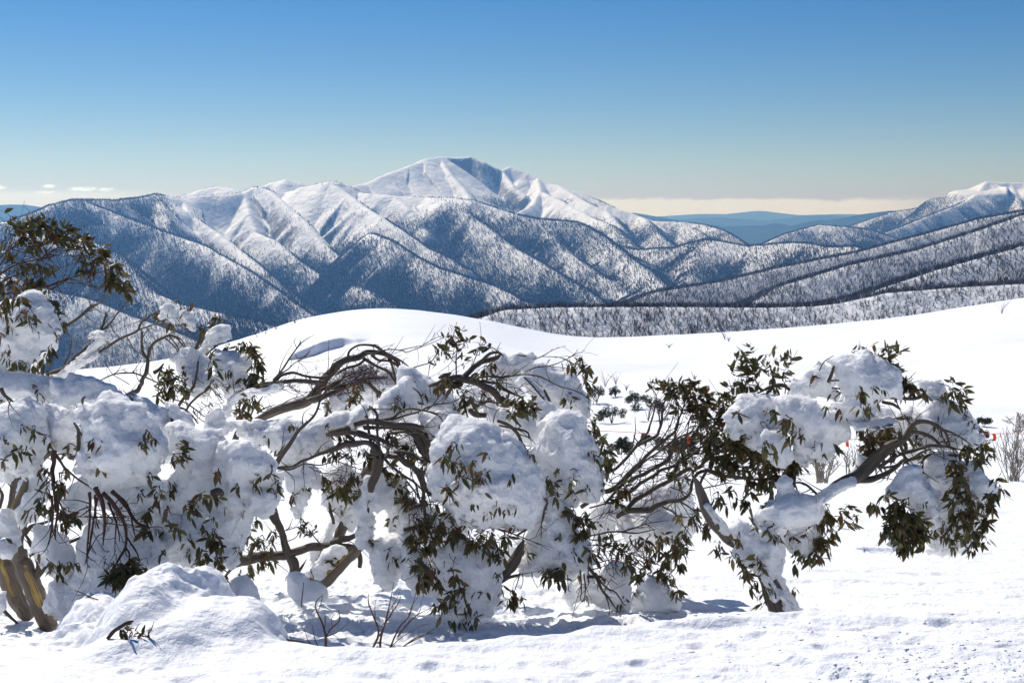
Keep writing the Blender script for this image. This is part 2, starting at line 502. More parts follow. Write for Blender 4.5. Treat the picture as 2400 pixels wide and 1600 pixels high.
def near_height(x, y):
    d = y
    px = 1200 + FPX * x / (y * (math.cos(PITCH) + 0.0)) * 0.998
    z = base_height(px, d)
    lip_row = smooth_interp(px, LIP_PX, LIP_ROW, 35)
    u = (800 - lip_row) / FPX
    tanv = (-math.sin(PITCH) + u * math.cos(PITCH)) / (math.cos(PITCH) + u * math.sin(PITCH))
    zA = -2.0 - 0.022 * (d - 3.0)                 # the shelf the camera looks across
    dl = 1.934 / (-tanv - 0.022)
    H = smooth_interp(px, LIP_PX, LIP_H, 35)
    wob = 0.05 * fbm(x * 2.2, y * 2.2, octaves=3, seed=5)
    e = d - dl + wob
    cut = sstep(e, -0.05, 0.22)
    zB = z - H * (1 - sstep(d, 7.6, 9.2)) * 0.7
    z = np.where(d < 5.2, z, zA * (1 - cut) + np.minimum(zB, zA) * cut)
    z = z + 0.02 * np.exp(-((e + 0.12) / 0.12) ** 2) * sstep(H, 0.03, 0.1)
    # the wind drift that climbs into the left tree: overlapping swells
    if np.ndim(x) and (np.asarray(y) < 9).any():
        wx = x + 0.16 * fbm(x * 2.3, y * 2.3, octaves=4, seed=221); wy = y + 0.2 * fbm(x * 1.9 + 9, y * 1.9, octaves=3, seed=222)
        for (cpx, row, cd, sx, sy, rot, pw) in ((405, 1330, 7.45, 0.30, 0.50, -0.25, 1.25), (250, 1395, 7.8, 0.26, 0.4, 0.1, 1.1), (330, 1395, 7.15, 0.24, 0.45, 0.3, 1.2), (505, 1425, 7.0, 0.30, 0.42, 0.25, 1.4), (300, 1488, 6.6, 0.42, 0.26, 0.0, 1.2), (440, 1470, 6.75, 0.40, 0.30, 0.1, 1.1), (250, 1440, 7.1, 0.16, 0.4, 0.1, 1.1)):
            tp = P(cpx, row, cd); ca, sa = math.cos(rot), math.sin(rot)
            u = ((wx - tp[0]) * ca + (wy - tp[1]) * sa) / sx; v = (-(wx - tp[0]) * sa + (wy - tp[1]) * ca) / sy
            target = tp[2] + 0.0
            g = np.exp(-np.minimum((u * u + v * v), 60) ** pw * 0.75)
            bump = -2.9 + (target + 2.9) * g ** 0.42
            bump = np.where(g > 0.002, bump, -1e6)
            kk = 0.2
            hh = np.clip(0.5 + 0.5 * (bump - z) / kk, 0, 1)
            z = np.where((bump > z - 0.3) & (g > 0.002), z * (1 - hh) + bump * hh + kk * hh * (1 - hh), z)
    return z


def ground_detail(x, y):
    d = y
    near = 1 - sstep(d, 9, 14)
    z = 0.022 * fbm(x * 1.1, y * 1.1, octaves=3, seed=11) * (1 - sstep(d, 20, 60))
    z = z + near * 0.012 * fbm(x * 7, y * 7, octaves=3, seed=21)
    # churned, lumpy snow under and around the trees in the hollow
    px = 1200 + FPX * x / y
    hollow = sstep(d, 6.9, 7.5) * (1 - sstep(d, 10.5, 12.5)) * (1 - sstep(px, 1500, 1750))
    lump = np.abs(fbm(x * 4.2, y * 4.2, octaves=4, seed=31, gain=0.55))
    z = z + hollow * (0.10 * (0.35 - lump) + 0.05 * fbm(x * 1.6, y * 1.6, octaves=2, seed=33))
    # trodden snow at the lower right: crisp crumbs
    tr = sstep(px + (d - 6) * 120, 1750, 2150) * (1 - sstep(d, 6.4, 8.2))
    c = 13.0
    cell = np.maximum(0, vnoise(x * c, y * c * 0.8, seed=41)) ** 0.8
    z = z + tr * 0.014 * cell * (0.5 + 0.5 * vnoise(x * 3, y * 3, seed=42))
    tr2 = sstep(px, 1500, 1700) * (1 - sstep(d, 9, 12))
    z = z + tr2 * 0.008 * np.maximum(0, vnoise(x * 9, y * 14, seed=43)) ** 0.5
    # soft sastrugi and old ski tracks on the piste
    piste = sstep(d, 8, 10) * (1 - sstep(d, 30, 40))
    z = z + piste * 0.012 * vnoise(x * 1.2 + y * 0.1, y * 9, seed=51) + piste * 0.012 * np.maximum(0, vnoise(x * 7, y * 6, seed=52))
    shelf = sstep(d, 5.6, 6.0) * (1 - sstep(d, 9.0, 14.0))
    z = z + shelf * 0.010 * vnoise(x * 2.3 + 0.4 * y, y * 11 + 0.7 * x, seed=56) + shelf * 0.008 * np.abs(vnoise(x * 5.1, y * 8, seed=57))
    for (fx, fy, fa) in ((1500, 1545, 0.3), (1380, 1575, 0.3), (1010, 1560, -0.2), (900, 1580, -0.2), (1640, 1500, 0.2), (430, 1585, 0.1), (300, 1575, 0.1), (1780, 1480, 0.3), (2010, 1470, 0.2), (2210, 1455, 0.1), (1930, 1510, 0.5), (2140, 1500, 0.4)):
        q = P(fx, fy, 2.06 / math.tan(PITCH + math.atan((fy - 800) / FPX)))
        u = (x - q[0]) * math.cos(fa) + (y - q[1]) * math.sin(fa); v = -(x - q[0]) * math.sin(fa) + (y - q[1]) * math.cos(fa)
        z = z - 0.022 * np.exp(-((u / 0.05) ** 2 + (v / 0.035) ** 2)) + 0.008 * np.exp(-((u / 0.08) ** 2 + ((v - 0.05) / 0.03) ** 2))
    # ski ridge at the very bottom
    a = P(1860, 1548, 6.42)[:2]; b2 = P(2130, 1625, 6.0)[:2]
    ab = b2 - a; L2 = ab @ ab
    t = np.clip(((x - a[0]) * ab[0] + (y - a[1]) * ab[1]) / L2, 0, 1)
    dist = np.hypot(x - a[0] - t * ab[0], y - a[1] - t * ab[1])
    z = z + 0.045 * np.exp(-(dist / 0.05) ** 2)
    # slope undulation far out
    far = sstep(d, 100, 200)
    z = z + far * 2.3 * fbm(x / 50, y / 55, octaves=3, seed=61) * (1 - sstep(d, 380, 470) * 0.8)
    z = z + far * 0.30 * fbm(x / 14 + y / 20, y / 7, octaves=4, seed=62)
    # wind-carved scoop with a cornice on the dome
    r = np.hypot((px - 750) / 120.0, (d - 390) / 22.0)
    crest_d = 398 + 9 * (px - 750) / 120.0 + 3.0 * vnoise(px / 38.0, px * 0, seed=64) - 4 * ((px - 760) / 100.0) ** 2
    inx = sstep(px, 630, 720) * (1 - sstep(px, 790, 880))
    z = z + inx * (1.5 * sstep(d, crest_d - 3.2, crest_d) * (1 - sstep(d, crest_d + 2, crest_d + 45)) - 1.2 * sstep(d, crest_d - 50, crest_d - 8) * (1 - sstep(d, crest_d - 2.6, crest_d)))
    # ski turns on the right hand slope
    sk = 0
    for k, (x0, amp, ph) in enumerate(((2170, 35, 0.0), (2260, 45, 1.2), (2330, 30, 2.4), (1500, 25, 0.6), (2120, 20, 3.3))):
        cx = x0 + amp * np.sin(d / 17.0 + ph) + 0.25 * (d - 260)
        wpx = 1.6
        sk = sk + np.exp(-((px - cx) / wpx) ** 2)
    z = z - 0.07 * sk * sstep(d, 205, 225) * (1 - sstep(d, 310, 345))
    return z


def ground_z(x, y):
    x = np.asarray(x, float); y = np.asarray(y, float)
    return near_height(x, y) + ground_detail(x, y)


def polar_grid(az, ds, hfun, attr=None):
    A, D = np.meshgrid(az, ds, indexing='ij')
    X = D * np.tan(A); Y = D
    Z = hfun(X, Y)
    V = np.stack([X, Y, Z], -1).reshape(-1, 3)
    na, nd = len(az), len(ds)
    i, j = np.meshgrid(np.arange(na - 1), np.arange(nd - 1), indexing='ij')
    a = (i * nd + j).ravel(); b = a + nd; c = b + 1; d = a + 1
    return V, np.stack([a, b, c, d], -1), (X, Y, Z)


inner = math.radians(22)
az = np.concatenate([np.linspace(-1.25, -inner, 60, endpoint=False), np.linspace(-inner, inner, 1150), np.linspace(inner, 1.25, 61)[1:]])
ds = np.concatenate([np.linspace(0.3, 5.6, 40, endpoint=False), np.linspace(5.6, 7.6, 260, endpoint=False), np.linspace(7.6, 12, 250, endpoint=False), np.geomspace(12, 40, 150, endpoint=False),
                     np.geomspace(40, 100, 30, endpoint=False), np.linspace(100, 380, 210, endpoint=False), np.linspace(380, 425, 75, endpoint=False), np.linspace(425, 480, 44, endpoint=False), np.linspace(480, 640, 50)])
V, F, _ = polar_grid(az, ds, ground_z)
V, F = V.copy(), F
gnd = link("snow_field", mesh_from("snow_field", V, [F], [M_SNOW]), kind="structure")
# snow behind the camera so the ground is complete from any side
bv = np.array([[-60, 0.3, -1.9], [60, 0.3, -1.9], [60, -60, -1.0], [-60, -60, -1.0]])
# (sits just under the fan-shaped sheet)
link("snow_ground", mesh_from("snow_ground", bv + np.array([0, 0, -0.02]), [np.array([[3, 2, 1, 0]])], [M_SNOW]), kind="structure")

# ------------------------------------------------------------------ mountains: one height field from traced crest lines
CURVES = []   # (pts[px,row,d], slope, flute_amp, flute_len)


def crest(k, fa, fl, *pts, w=None, ends=(0, 0)):
    CURVES.append((np.array(pts, float), k, fa, fl, w, ends))


# wooded ridges on the right, nearest first
crest(0.45, 2, 60, (-900, 1150, 760), (400, 950, 800), (1050, 775, 850), (1130, 746, 880), (1189, 726, 900), (1308, 720, 920), (1546, 719, 950), (1800, 721, 990), (1900, 718, 1010), (1968, 710, 1010), (2087, 685, 1010), (2236, 673, 1010), (2400, 664, 1010), (3200, 600, 1000))
crest(0.58, 4, 80, (1900, 725, 1350), (1998, 704, 1400), (2087, 670, 1450), (2206, 631, 1500), (2325, 598, 1530), (2400, 577, 1550), (2800, 500, 1600))
crest(0.58, 6, 110, (1740, 730, 1800), (1760, 719, 1850), (1849, 666, 2000), (1998, 621, 2100), (2146, 588, 2200), (2295, 541, 2250), (2400, 505, 2300), (2800, 400, 2350))
crest(0.58, 6, 120, (1420, 725, 2100), (1487, 707, 2250), (1546, 684, 2400), (1700, 660, 2600), (1819, 630, 2750), (2015, 591, 2950), (2146, 556, 3050), (2295, 514, 3100), (2400, 495, 3150), (2800, 400, 3200))
# saddle ridge in the middle right
crest(0.70, 22, 160, (1350, 545, 5700), (1420, 572, 5650), (1472, 583, 5600), (1496, 586, 5500), (1576, 583, 5300), (1650, 562, 5200), (1680, 565, 5100), (1755, 579, 5000), (1804, 573, 4900), (1861, 570, 4800), (1908, 573, 4700), (1938, 581, 4600), (1998, 579, 4500), (2015, 584, 4450), (2100, 600, 4300))
crest(0.75, 12, 100, (1650, 562, 5200), (1640, 600, 5000), (1625, 650, 4750))
crest(0.75, 12, 100, (1760, 579, 5000), (1775, 610, 4850), (1790, 640, 4700))
# main range skyline
crest(0.85, 30, 120, (-600, 640, 4700), (-200, 580, 4850), (0, 528, 5000), (60, 507, 5050), (119, 483, 5100), (167, 471, 5150), (190, 470, 5200), (268, 471, 5400), (315, 466, 5550), (363, 457, 5650), (426, 466, 5800), (470, 459, 5850), (550, 455, 5900), (571, 452, 5950), (595, 440, 6000), (610, 441, 6000), (635, 446, 6050), (668, 451, 6050), (690, 446, 6050), (712, 438, 6000), (771, 426, 5950), (793, 428, 5950), (814, 438, 5950), (841, 450, 5950), (868, 454, 5900), (921, 459, 5850), (1002, 463, 5800), (1055, 464, 5700), (1109, 471, 5600), (1145, 483, 5550), (1200, 501, 5450), (1258, 515, 5350), (1353, 522, 5250), (1398, 545, 5150), (1427, 568, 5050), (1472, 604, 4850), (1517, 637, 4650), (1552, 669, 4450), (1580, 700, 4300))
crest(0.65, 8, 150, (380, 475, 6300), (420, 462, 6350), (464, 448, 6400), (512, 436, 6450), (565, 448, 6400), (600, 460, 6350))
crest(0.70, 10, 120, (590, 455, 6500), (613, 439, 6550), (640, 427, 6600), (670, 420, 6600), (700, 427, 6600), (712, 438, 6600), (750, 460, 6550))
# the high peak
crest(0.62, 12, 140, (780, 460, 7000), (814, 438, 7100), (862, 428, 7200), (916, 404, 7400), (962, 388, 7500), (996, 373, 7600), (1034, 367, 7700), ends=(0, 2.5))
crest(1.6, 34, 50, w=8, *[(1034, 367, 7700), (1071, 369, 7700), (1106, 366, 7700), (1136, 380, 7650), (1165, 395, 7650), (1174, 399, 7700)])
crest(0.9, 20, 100, ends=(2.5, 0), *[(1174, 399, 7700), (1195, 390, 7750), (1234, 406, 7700), (1284, 431, 7600), (1308, 434, 7550), (1368, 455, 7450), (1427, 482, 7300), (1487, 503, 7200), (1531, 518, 7100), (1606, 521, 7000), (1650, 527, 6900), (1695, 541, 6700), (1740, 568, 6500), (1780, 600, 6300)])
crest(1.15, 8, 70, (1029, 368, 7690), (1055, 407, 7450), (1082, 436, 7300), (1101, 463, 7150), (1120, 480, 7050))
crest(1.5, 22, 60, (1174, 399, 7700), (1204, 437, 7450), (1231, 458, 7350))
crest(1.2, 22, 80, (1260, 418, 7650), (1267, 449, 7400), (1249, 479, 7200), (1213, 500, 7000))
crest(1.05, 22, 70, (1267, 449, 7400), (1314, 470, 7200), (1347, 488, 7050), (1392, 512, 6850), (1436, 530, 6650), (1463, 553, 6450), (1493, 580, 6200))
crest(1.05, 22, 70, (1308, 434, 7550), (1383, 479, 7200), (1421, 494, 7100), (1457, 536, 6800))
crest(1.0, 22, 70, (1500, 508, 7180), (1517, 518, 7000), (1540, 545, 6700), (1576, 577, 6400))
crest(1.0, 22, 70, (1600, 521, 7000), (1640, 545, 6800), (1660, 560, 6600))
# spurs running down towards the right and the viewer
crest(1.10, 24, 130, (190, 470, 5200), (238, 489, 5150), (298, 513, 5100), (372, 540, 5000), (432, 562, 4900), (476, 576, 4800), (521, 602, 4700), (580, 635, 4550), (640, 677, 4400), (700, 721, 4250), (760, 760, 4150))
crest(1.00, 20, 110, (60, 540, 4700), (150, 556, 4500), (217, 570, 4350), (268, 593, 4250), (298, 623, 4150), (315, 647, 4050), (357, 686, 3950), (417, 712, 3850), (506, 732, 3750), (595, 753, 3650), (700, 780, 3550))
crest(1.00, 20, 110, (-200, 600, 3900), (0, 640, 3700), (119, 682, 3500), (208, 702, 3400), (298, 738, 3300), (417, 782, 3150), (500, 820, 3050))
crest(1.16, 26, 110, (363, 457, 5650), (385, 490, 5450), (395, 540, 5250), (400, 560, 5180))
crest(1.16, 26, 110, (426, 466, 5800), (446, 504, 5600), (506, 543, 5450), (565, 590, 5250), (625, 640, 5000), (700, 700, 4750), (740, 730, 4600))
crest(1.16, 26, 110, (571, 452, 5950), (585, 500, 5750), (600, 546, 5600), (640, 562, 5500), (680, 597, 5350), (734, 635, 5150), (774, 661, 5050), (828, 700, 4850), (860, 730, 4750))
crest(1.20, 26, 100, (610, 441, 6000), (635, 448, 5950), (680, 490, 5750), (715, 520, 5600), (761, 576, 5400), (801, 608, 5250), (841, 637, 5100), (860, 658, 5020), (921, 700, 4850), (964, 728, 4700))
crest(1.20, 26, 100, (690, 446, 6050), (725, 478, 5900), (760, 515, 5750), (795, 545, 5620))
crest(1.13, 26, 110, (771, 426, 5950), (820, 458, 5800), (857, 487, 5650), (895, 511, 5500), (948, 546, 5350), (1002, 583, 5200), (1055, 608, 5050), (1096, 632, 4950))
crest(1.13, 24, 110, (868, 548, 5150), (884, 552, 5050), (921, 568, 4950), (975, 603, 4800), (1029, 631, 4650), (1100, 652, 4500), (1160, 672, 4400), (1219, 705, 4250), (1279, 722, 4150))
crest(1.13, 24, 110, (921, 459, 5850), (960, 490, 5700), (985, 520, 5600), (1000, 545, 5500))
crest(1.13, 24, 120, (1055, 464, 5700), (1100, 503, 5500), (1145, 536, 5350), (1204, 582, 5150), (1249, 606, 5000), (1293, 633, 4850), (1338, 660, 4700), (1383, 686, 4550), (1412, 712, 4450))
crest(1.16, 24, 100, (1290, 518, 5300), (1300, 560, 5150), (1340, 600, 5000), (1400, 640, 4800), (1460, 680, 4600), (1500, 710, 4450))
crest(1.16, 22, 90, (820, 665, 4900), (860, 680, 4780), (900, 700, 4650), (950, 735, 4500))
# far right mountain
crest(0.8, 50, 90, (1980, 535, 8800), (1998, 529, 8750), (2087, 499, 8600), (2176, 484, 8500), (2236, 457, 8400), (2313, 425, 8300), (2370, 429, 8300), (2400, 428, 8300), (2700, 440, 8300))
crest(1.0, 40, 70, (2313, 425, 8300), (2290, 455, 8100), (2250, 480, 7900), (2180, 505, 7700), (2120, 530, 7500), (2040, 560, 7300), (1980, 590, 7100))
crest(1.0, 40, 70, (2370, 429, 8300), (2380, 460, 8100), (2400, 500, 7800))
crest(0.5, 14, 130, (1750, 590, 6600), (1789, 573, 6700), (1849, 547, 6800), (1923, 527, 6900), (1983, 533, 6900), (2040, 540, 6950), (2100, 560, 6900))


DROP = [None]


def massif_height(X, Y):
    drop = np.full(X.shape, 300.0, np.float32)
    best = np.full(X.shape, -900.0, np.float32)
    X = X.astype(np.float32); Y = Y.astype(np.float32)
    wx = 35 * fbm(X / 260, Y / 260, octaves=3, seed=71)
    wy = 35 * fbm(X / 260, Y / 260, octaves=3, seed=72)
    for ci, (pts, k, fa, fl, w, ends) in enumerate(CURVES):
        Q = P(pts[:, 0], pts[:, 1], pts[:, 2])
        reach = 1500.0
        x0, x1 = Q[:, 0].min() - reach, Q[:, 0].max() + reach
        y0, y1 = Q[:, 1].min() - reach, Q[:, 1].max() + reach
        m = (X > x0) & (X < x1) & (Y > y0) & (Y < y1)
        if not m.any(): continue
        xs, ys = X[m], Y[m]
        wxs, wys = wx[m], wy[m]
        scale = min(1.0, Q[:, 1].mean() / 4000.0)
        w = (20.0 if w is None else w) * scale
        bd = np.full(xs.shape, 1e9, np.float32); bz = np.zeros_like(bd); bs = np.zeros_like(bd)
        bh = np.full(xs.shape, -1e9, np.float32)
        s0 = 0.0
        for si, (a, b) in enumerate(zip(Q[:-1], Q[1:])):
            abx, aby = b[0] - a[0], b[1] - a[1]
            L = math.hypot(abx, aby) + 1e-6
            tr_ = ((xs - a[0]) * abx + (ys - a[1]) * aby) / (L * L)
            t = np.clip(tr_, 0, 1)
            dd = np.hypot(xs - a[0] - t * abx, ys - a[1] - t * aby)
            zz = a[2] + t * (b[2] - a[2])
            if si == 0 and ends[0]: zz = zz - ends[0] * L * np.maximum(-tr_, 0)
            if si == len(Q) - 2 and ends[1]: zz = zz - ends[1] * L * np.maximum(tr_ - 1, 0)
            h = zz - k * (np.sqrt(dd * dd + w * w) - w)
            u = h > bh
            bh = np.where(u, h, bh); bd = np.where(u, dd, bd); bz = np.where(u, zz, bz); bs = np.where(u, s0 + t * L, bs)
            s0 += L
        f = sstep(bd, 5, 160 * scale + 40)
        flute = 1.1 - 1.2 * np.abs(vnoise((bs + wxs * 0.7) / (fl * scale + 20), bd / 900.0 + ci * 3.3, seed=80 + ci)) * 2
        flute2 = 1 - np.abs(vnoise((bs + wys * 0.5) / (fl * 0.42 * scale + 10), bd / 500.0 + ci * 5.3, seed=180 + ci)) * 2
        # rounded crest + slightly concave foot
        h = bz - k * (np.sqrt(bd * bd + w * w) - w) + 0.00008 * np.minimum(bd, 900) ** 2 \
            + f * (flute * fa * 1.35 + flute2 * fa * 0.5)
        up = h > best[m]
        drop[m] = np.where(up, (bz - h) / scale, drop[m])
        best[m] = np.maximum(best[m], h)
    dd = np.hypot(X, Y)
    best = best + 3.0 * fbm(X / 60, Y / 60, octaves=4, seed=91) * sstep(dd, 2500, 4500)
    DROP[0] = drop
    return best


az2 = np.linspace(-math.radians(26), math.radians(26), 1500)
ds2 = np.concatenate([np.geomspace(560, 3000, 260, endpoint=False), np.linspace(3000, 9200, 640)])
V2, F2, (X2, Y2, Z2) = polar_grid(az2, ds2, massif_height)

# forest mask --------------------------------------------------------
PX2 = 1200 + FPX * X2 / Y2
tl = np.interp(PX2, [0, 380, 440, 560, 650, 760, 860, 920, 1000, 1100, 1200, 1400, 1700, 2000, 2400],
               [200, 60, -120, -190, -180, -150, -120, -50, -20, 10, 10, 10, 10, 10, 40])
edge = 35 * fbm(X2 / 220, Y2 / 220, octaves=4, seed=101)
forest = sstep(tl - Z2 + edge, -60, 60)
forest = np.where(Y2 > 6500, sstep(-50 - Z2 + edge, -40, 60) * 0.8, forest)
forest = np.where(Y2 > 7300, sstep(60 - Z2 + edge, -40, 60) * 0.7, forest)
forest = np.where(Y2 < 3400, 1.0, forest)
patch = 0.35 + 1.0 * sstep(fbm(X2 / 120, Y2 / 200, octaves=5, seed=103, gain=0.6), -0.3, 0.3)
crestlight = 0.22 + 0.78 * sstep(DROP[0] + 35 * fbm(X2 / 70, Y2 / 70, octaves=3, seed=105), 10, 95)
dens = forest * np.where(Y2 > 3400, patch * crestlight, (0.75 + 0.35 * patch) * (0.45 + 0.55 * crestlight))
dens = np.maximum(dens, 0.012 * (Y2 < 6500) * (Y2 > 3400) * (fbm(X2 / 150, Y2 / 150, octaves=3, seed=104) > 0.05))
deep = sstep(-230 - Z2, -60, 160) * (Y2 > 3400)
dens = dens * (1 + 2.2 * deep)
mount = link("mountains", mesh_from("mountains", V2, [F2], [M_MOUNT], attrs={"forest": np.where(Y2 < 1250, 0.15, crestlight * np.clip(forest * 0.7 + 0.3 * deep, 0, 1)).ravel()}), kind="structure")  # attribute sets the painted floor shade: strong in deep valleys, faint near crests

# visible cells (from a generous band of viewpoints: +14 m)
el_ = Z2 / Y2
el_tree = (Z2 + np.where(Y2 > 3400, 16, 9)) / Y2
cm = np.maximum.accumulate(el_, axis=1)
vis = el_tree >= cm - 0.0006
inview = (np.abs(X2 / Y2) < 0.40)
daz = az2[1] - az2[0]
dd_ = np.gradient(ds2)[None, :]
area = Y2 * daz * dd_
crestband = (el_ < cm - 0.0002)
wgt = dens * area * vis * inview * np.where(crestband, np.where(Y2 < 3400, 12.0, 8.0), 1.0)


def scatter_trees(mask, n, hmin, hmax, wfrac, stems, seed, lean=0.05, dark=0.0):
    r = np.random.default_rng(seed)
    w = (wgt * mask).ravel(); w = w / w.sum()
    idx = r.choice(len(w), size=n, p=w)
    i, j = np.unravel_index(idx, X2.shape)
    a = az2[i] + (r.random(n) - 0.5) * daz
    d = ds2[j] + (r.random(n) - 0.5) * dd_[0, j]
    x = d * np.tan(a); y = d
    z = Z2[i, j] + (y - Y2[i, j]) * 0
    # bilinear height
    fi = np.clip((a - az2[0]) / daz, 0, len(az2) - 1.001); i0 = fi.astype(int); fa = fi - i0
    fj = np.interp(d, ds2, np.arange(len(ds2))); j0 = np.minimum(fj.astype(int), len(ds2) - 2); fb = fj - j0
    z = (Z2[i0, j0] * (1 - fa) + Z2[i0 + 1, j0] * fa) * (1 - fb) + (Z2[i0, j0 + 1] * (1 - fa) + Z2[i0 + 1, j0 + 1] * fa) * fb
    h = hmin + (hmax - hmin) * r.random(n)
    dk = deep[i, j]
    base = np.stack([x, y, z - 0.3], -1)
    rnd = r.random(n)
    rnd = np.where(r.random(n) < dk * 0.8 + dark, rnd * 0.4, rnd)
    vs, fs, at = [], [], []
    off = 0
    for s in range(stems):
        ang = r.random(n) * 6.283
        sp = (0.10 + 0.30 * r.random(n)) * h if stems > 1 else lean * h
        tip = base + np.stack([np.cos(ang) * sp, np.sin(ang) * sp, h * (0.65 + 0.35 * r.random(n))], -1)
        midp = base * 0.45 + tip * 0.55 + np.stack([0 * h, 0 * h, 0 * h], -1)
        w_ = wfrac * h * (0.7 + 0.6 * r.random(n))
        th = r.random(n) * 3.1416
        wx_, wy_ = np.cos(th) * w_, np.sin(th) * w_
        if stems == 1:
            p1 = midp + np.stack([wx_, wy_, 0 * h], -1); p2 = midp - np.stack([wx_, wy_, 0 * h], -1)
            p3 = midp + np.stack([-wy_, wx_, 0 * h], -1); p4 = midp - np.stack([-wy_, wx_, 0 * h], -1)
            v = np.stack([base, p1, tip, p2, p3, p4], 1).reshape(-1, 3)
            b0 = np.arange(n) * 6 + off
            fs.append(np.stack([b0, b0 + 1, b0 + 2, b0 + 3], -1)); fs.append(np.stack([b0, b0 + 4, b0 + 2, b0 + 5], -1))
            off += n * 6; at.append(np.repeat(rnd, 6))
        else:
            p1 = midp + np.stack([wx_, wy_, 0 * h], -1); p2 = midp - np.stack([wx_, wy_, 0 * h], -1)
            b1 = base + np.stack([wx_, wy_, 0 * h], -1)
            v = np.stack([base - np.stack([wx_, wy_, 0 * h], -1) * .5, b1, p1, tip, p2], 1).reshape(-1, 3)
            b0 = np.arange(n) * 5 + off
            fs.append(np.stack([b0, b0 + 1, b0 + 2, b0 + 4], -1)); fs.append(np.stack([b0 + 4, b0 + 2, b0 + 3], -1))
            off += n * 5; at.append(np.repeat(np.clip(rnd + 0.15 * (r.random(n) - 0.5), 0, 1), 5))
        vs.append(v)
    q = [f for f in fs if f.shape[1] == 4]; t3 = [f for f in fs if f.shape[1] == 3]
    return np.concatenate(vs), ([np.concatenate(q)] if q else []) + ([np.concatenate(t3)] if t3 else []), np.concatenate(at)


v, f, a = scatter_trees(Y2 < 1250, 64000, 3.0, 6.5, 0.019, 6, 1)
link("winter_woodland", mesh_from("winter_woodland", v, f, [M_TREEFAR], smooth=False, attrs={"rnd": a}), kind="stuff",
     label="bare brown snow-dusted trees covering the nearest ridge behind the white dome")
v, f, a = scatter_trees((Y2 >= 1250) & (Y2 < 3400), 190000, 4.5, 10.0, 0.032, 3, 2, dark=0.1)
link("hillside_forest", mesh_from("hillside_forest", v, f, [M_TREEFAR], smooth=False, attrs={"rnd": a}), kind="stuff",
     label="bare winter forest on the slanting ridges at the right")
v, f, a = scatter_trees(Y2 >= 3400, 1200000, 5.5, 14.0, 0.098, 1, 3)
link("mountain_forest", mesh_from("mountain_forest", v, f, [M_TREEFAR], smooth=False, attrs={"rnd": a}), kind="stuff",
     label="leafless blue-grey forest on the flanks and spurs of the snowy range")

# ------------------------------------------------------------------ far hills
FARC = [
    (0.22, (-900, 500, 11000), (0, 480, 11000), (60, 480, 11000), (110, 487, 10800), (170, 500, 10500), (260, 520, 10300)),
    (0.22, (1380, 498, 11500), (1487, 498, 11500), (1576, 514, 11500), (1695, 529, 11400), (1790, 526, 11400), (1819, 521, 11400), (1873, 530, 11300), (1908, 516, 11200), (1983, 513, 11100), (2030, 500, 11000), (2087, 494, 11000), (2200, 498, 10900), (2800, 480, 10800)),
    (0.15, (1500, 524, 17000), (1600, 513, 17000), (1690, 508, 17000), (1760, 514, 17000), (1840, 519, 17000), (1880, 506, 16800), (1940, 503, 16800), (2010, 512, 16800), (2400, 505, 16800), (3000, 500, 16800)),
    (0.12, (1400, 515, 23000), (1560, 506, 23000), (1640, 501, 23000), (1700, 502, 23000), (1740, 499, 23000), (1780, 493, 23000), (1815, 501, 23000), (1840, 506, 23000), (1880, 503, 23000), (1980, 501, 22800), (2100, 504, 22500), (3000, 500, 22500)),
    (0.12, (-900, 500, 22000), (0, 500, 22000), (600, 508, 22000), (1300, 510, 22000)),
]


def far_height(X, Y):
    best = -650 + 60 * fbm(X / 2500, Y / 2500, octaves=3, seed=301)
    for c in FARC:
        k = c[0]; pts = np.array(c[1:], float)
        Q = P(pts[:, 0], pts[:, 1], pts[:, 2] * 1.35)
        for a, b in zip(Q[:-1], Q[1:]):
            ab = b - a; L2 = ab[0] ** 2 + ab[1] ** 2 + 1e-6
            t = np.clip(((X - a[0]) * ab[0] + (Y - a[1]) * ab[1]) / L2, 0, 1)
            dd = np.hypot(X - a[0] - t * ab[0], Y - a[1] - t * ab[1])
            best = np.maximum(best, a[2] + t * ab[2] - k * dd)
    return best + 25 * fbm(X / 700, Y / 700, octaves=4, seed=302) * 0.6


az3 = np.linspace(-math.radians(30), math.radians(30), 500)
ds3 = np.concatenate([np.linspace(9000, 17000, 130, endpoint=False), np.linspace(17000, 34000, 130)])
V3, F3, _ = polar_grid(az3, ds3, far_height)
link("far_hills", mesh_from("far_hills", V3, [F3], [M_FAR]), kind="structure")

# ------------------------------------------------------------------ builders for the snow gums
class Z:
    """coordinates read from an enlarged piece of the photograph -> photo pixels"""
    def __init__(self, ox, oy, s): self.ox, self.oy, self.s = ox, oy, s
    def __call__(self, x, y): return self.ox + x / self.s, self.oy + y / self.s


Za = Z(0, 860, 4.6125); Zb = Z(0, 1160, 3.5625); Zc = Z(360, 860, 4.6125); Zd = Z(360, 1160, 3.5625)
Z1 = Z(0, 480, 3.734); Z2_ = Z(0, 860, 2.24); Z3 = Z(560, 740, 3.408); Z4 = Z(500, 1100, 3.408)
Z5 = Z(960, 740, 3.408); Z6 = Z(960, 1100, 3.409); Z7 = Z(1400, 780, 3.266); Z8 = Z(1860, 780, 2.8)
Zr = Z(1560, 1180, 2.8); Zm = Z(1340, 860, 6.533); ZP = Z(0, 0, 1.0)


GUM = 1.19      # distance factor of the gum trees: they stand in the dip behind the lip


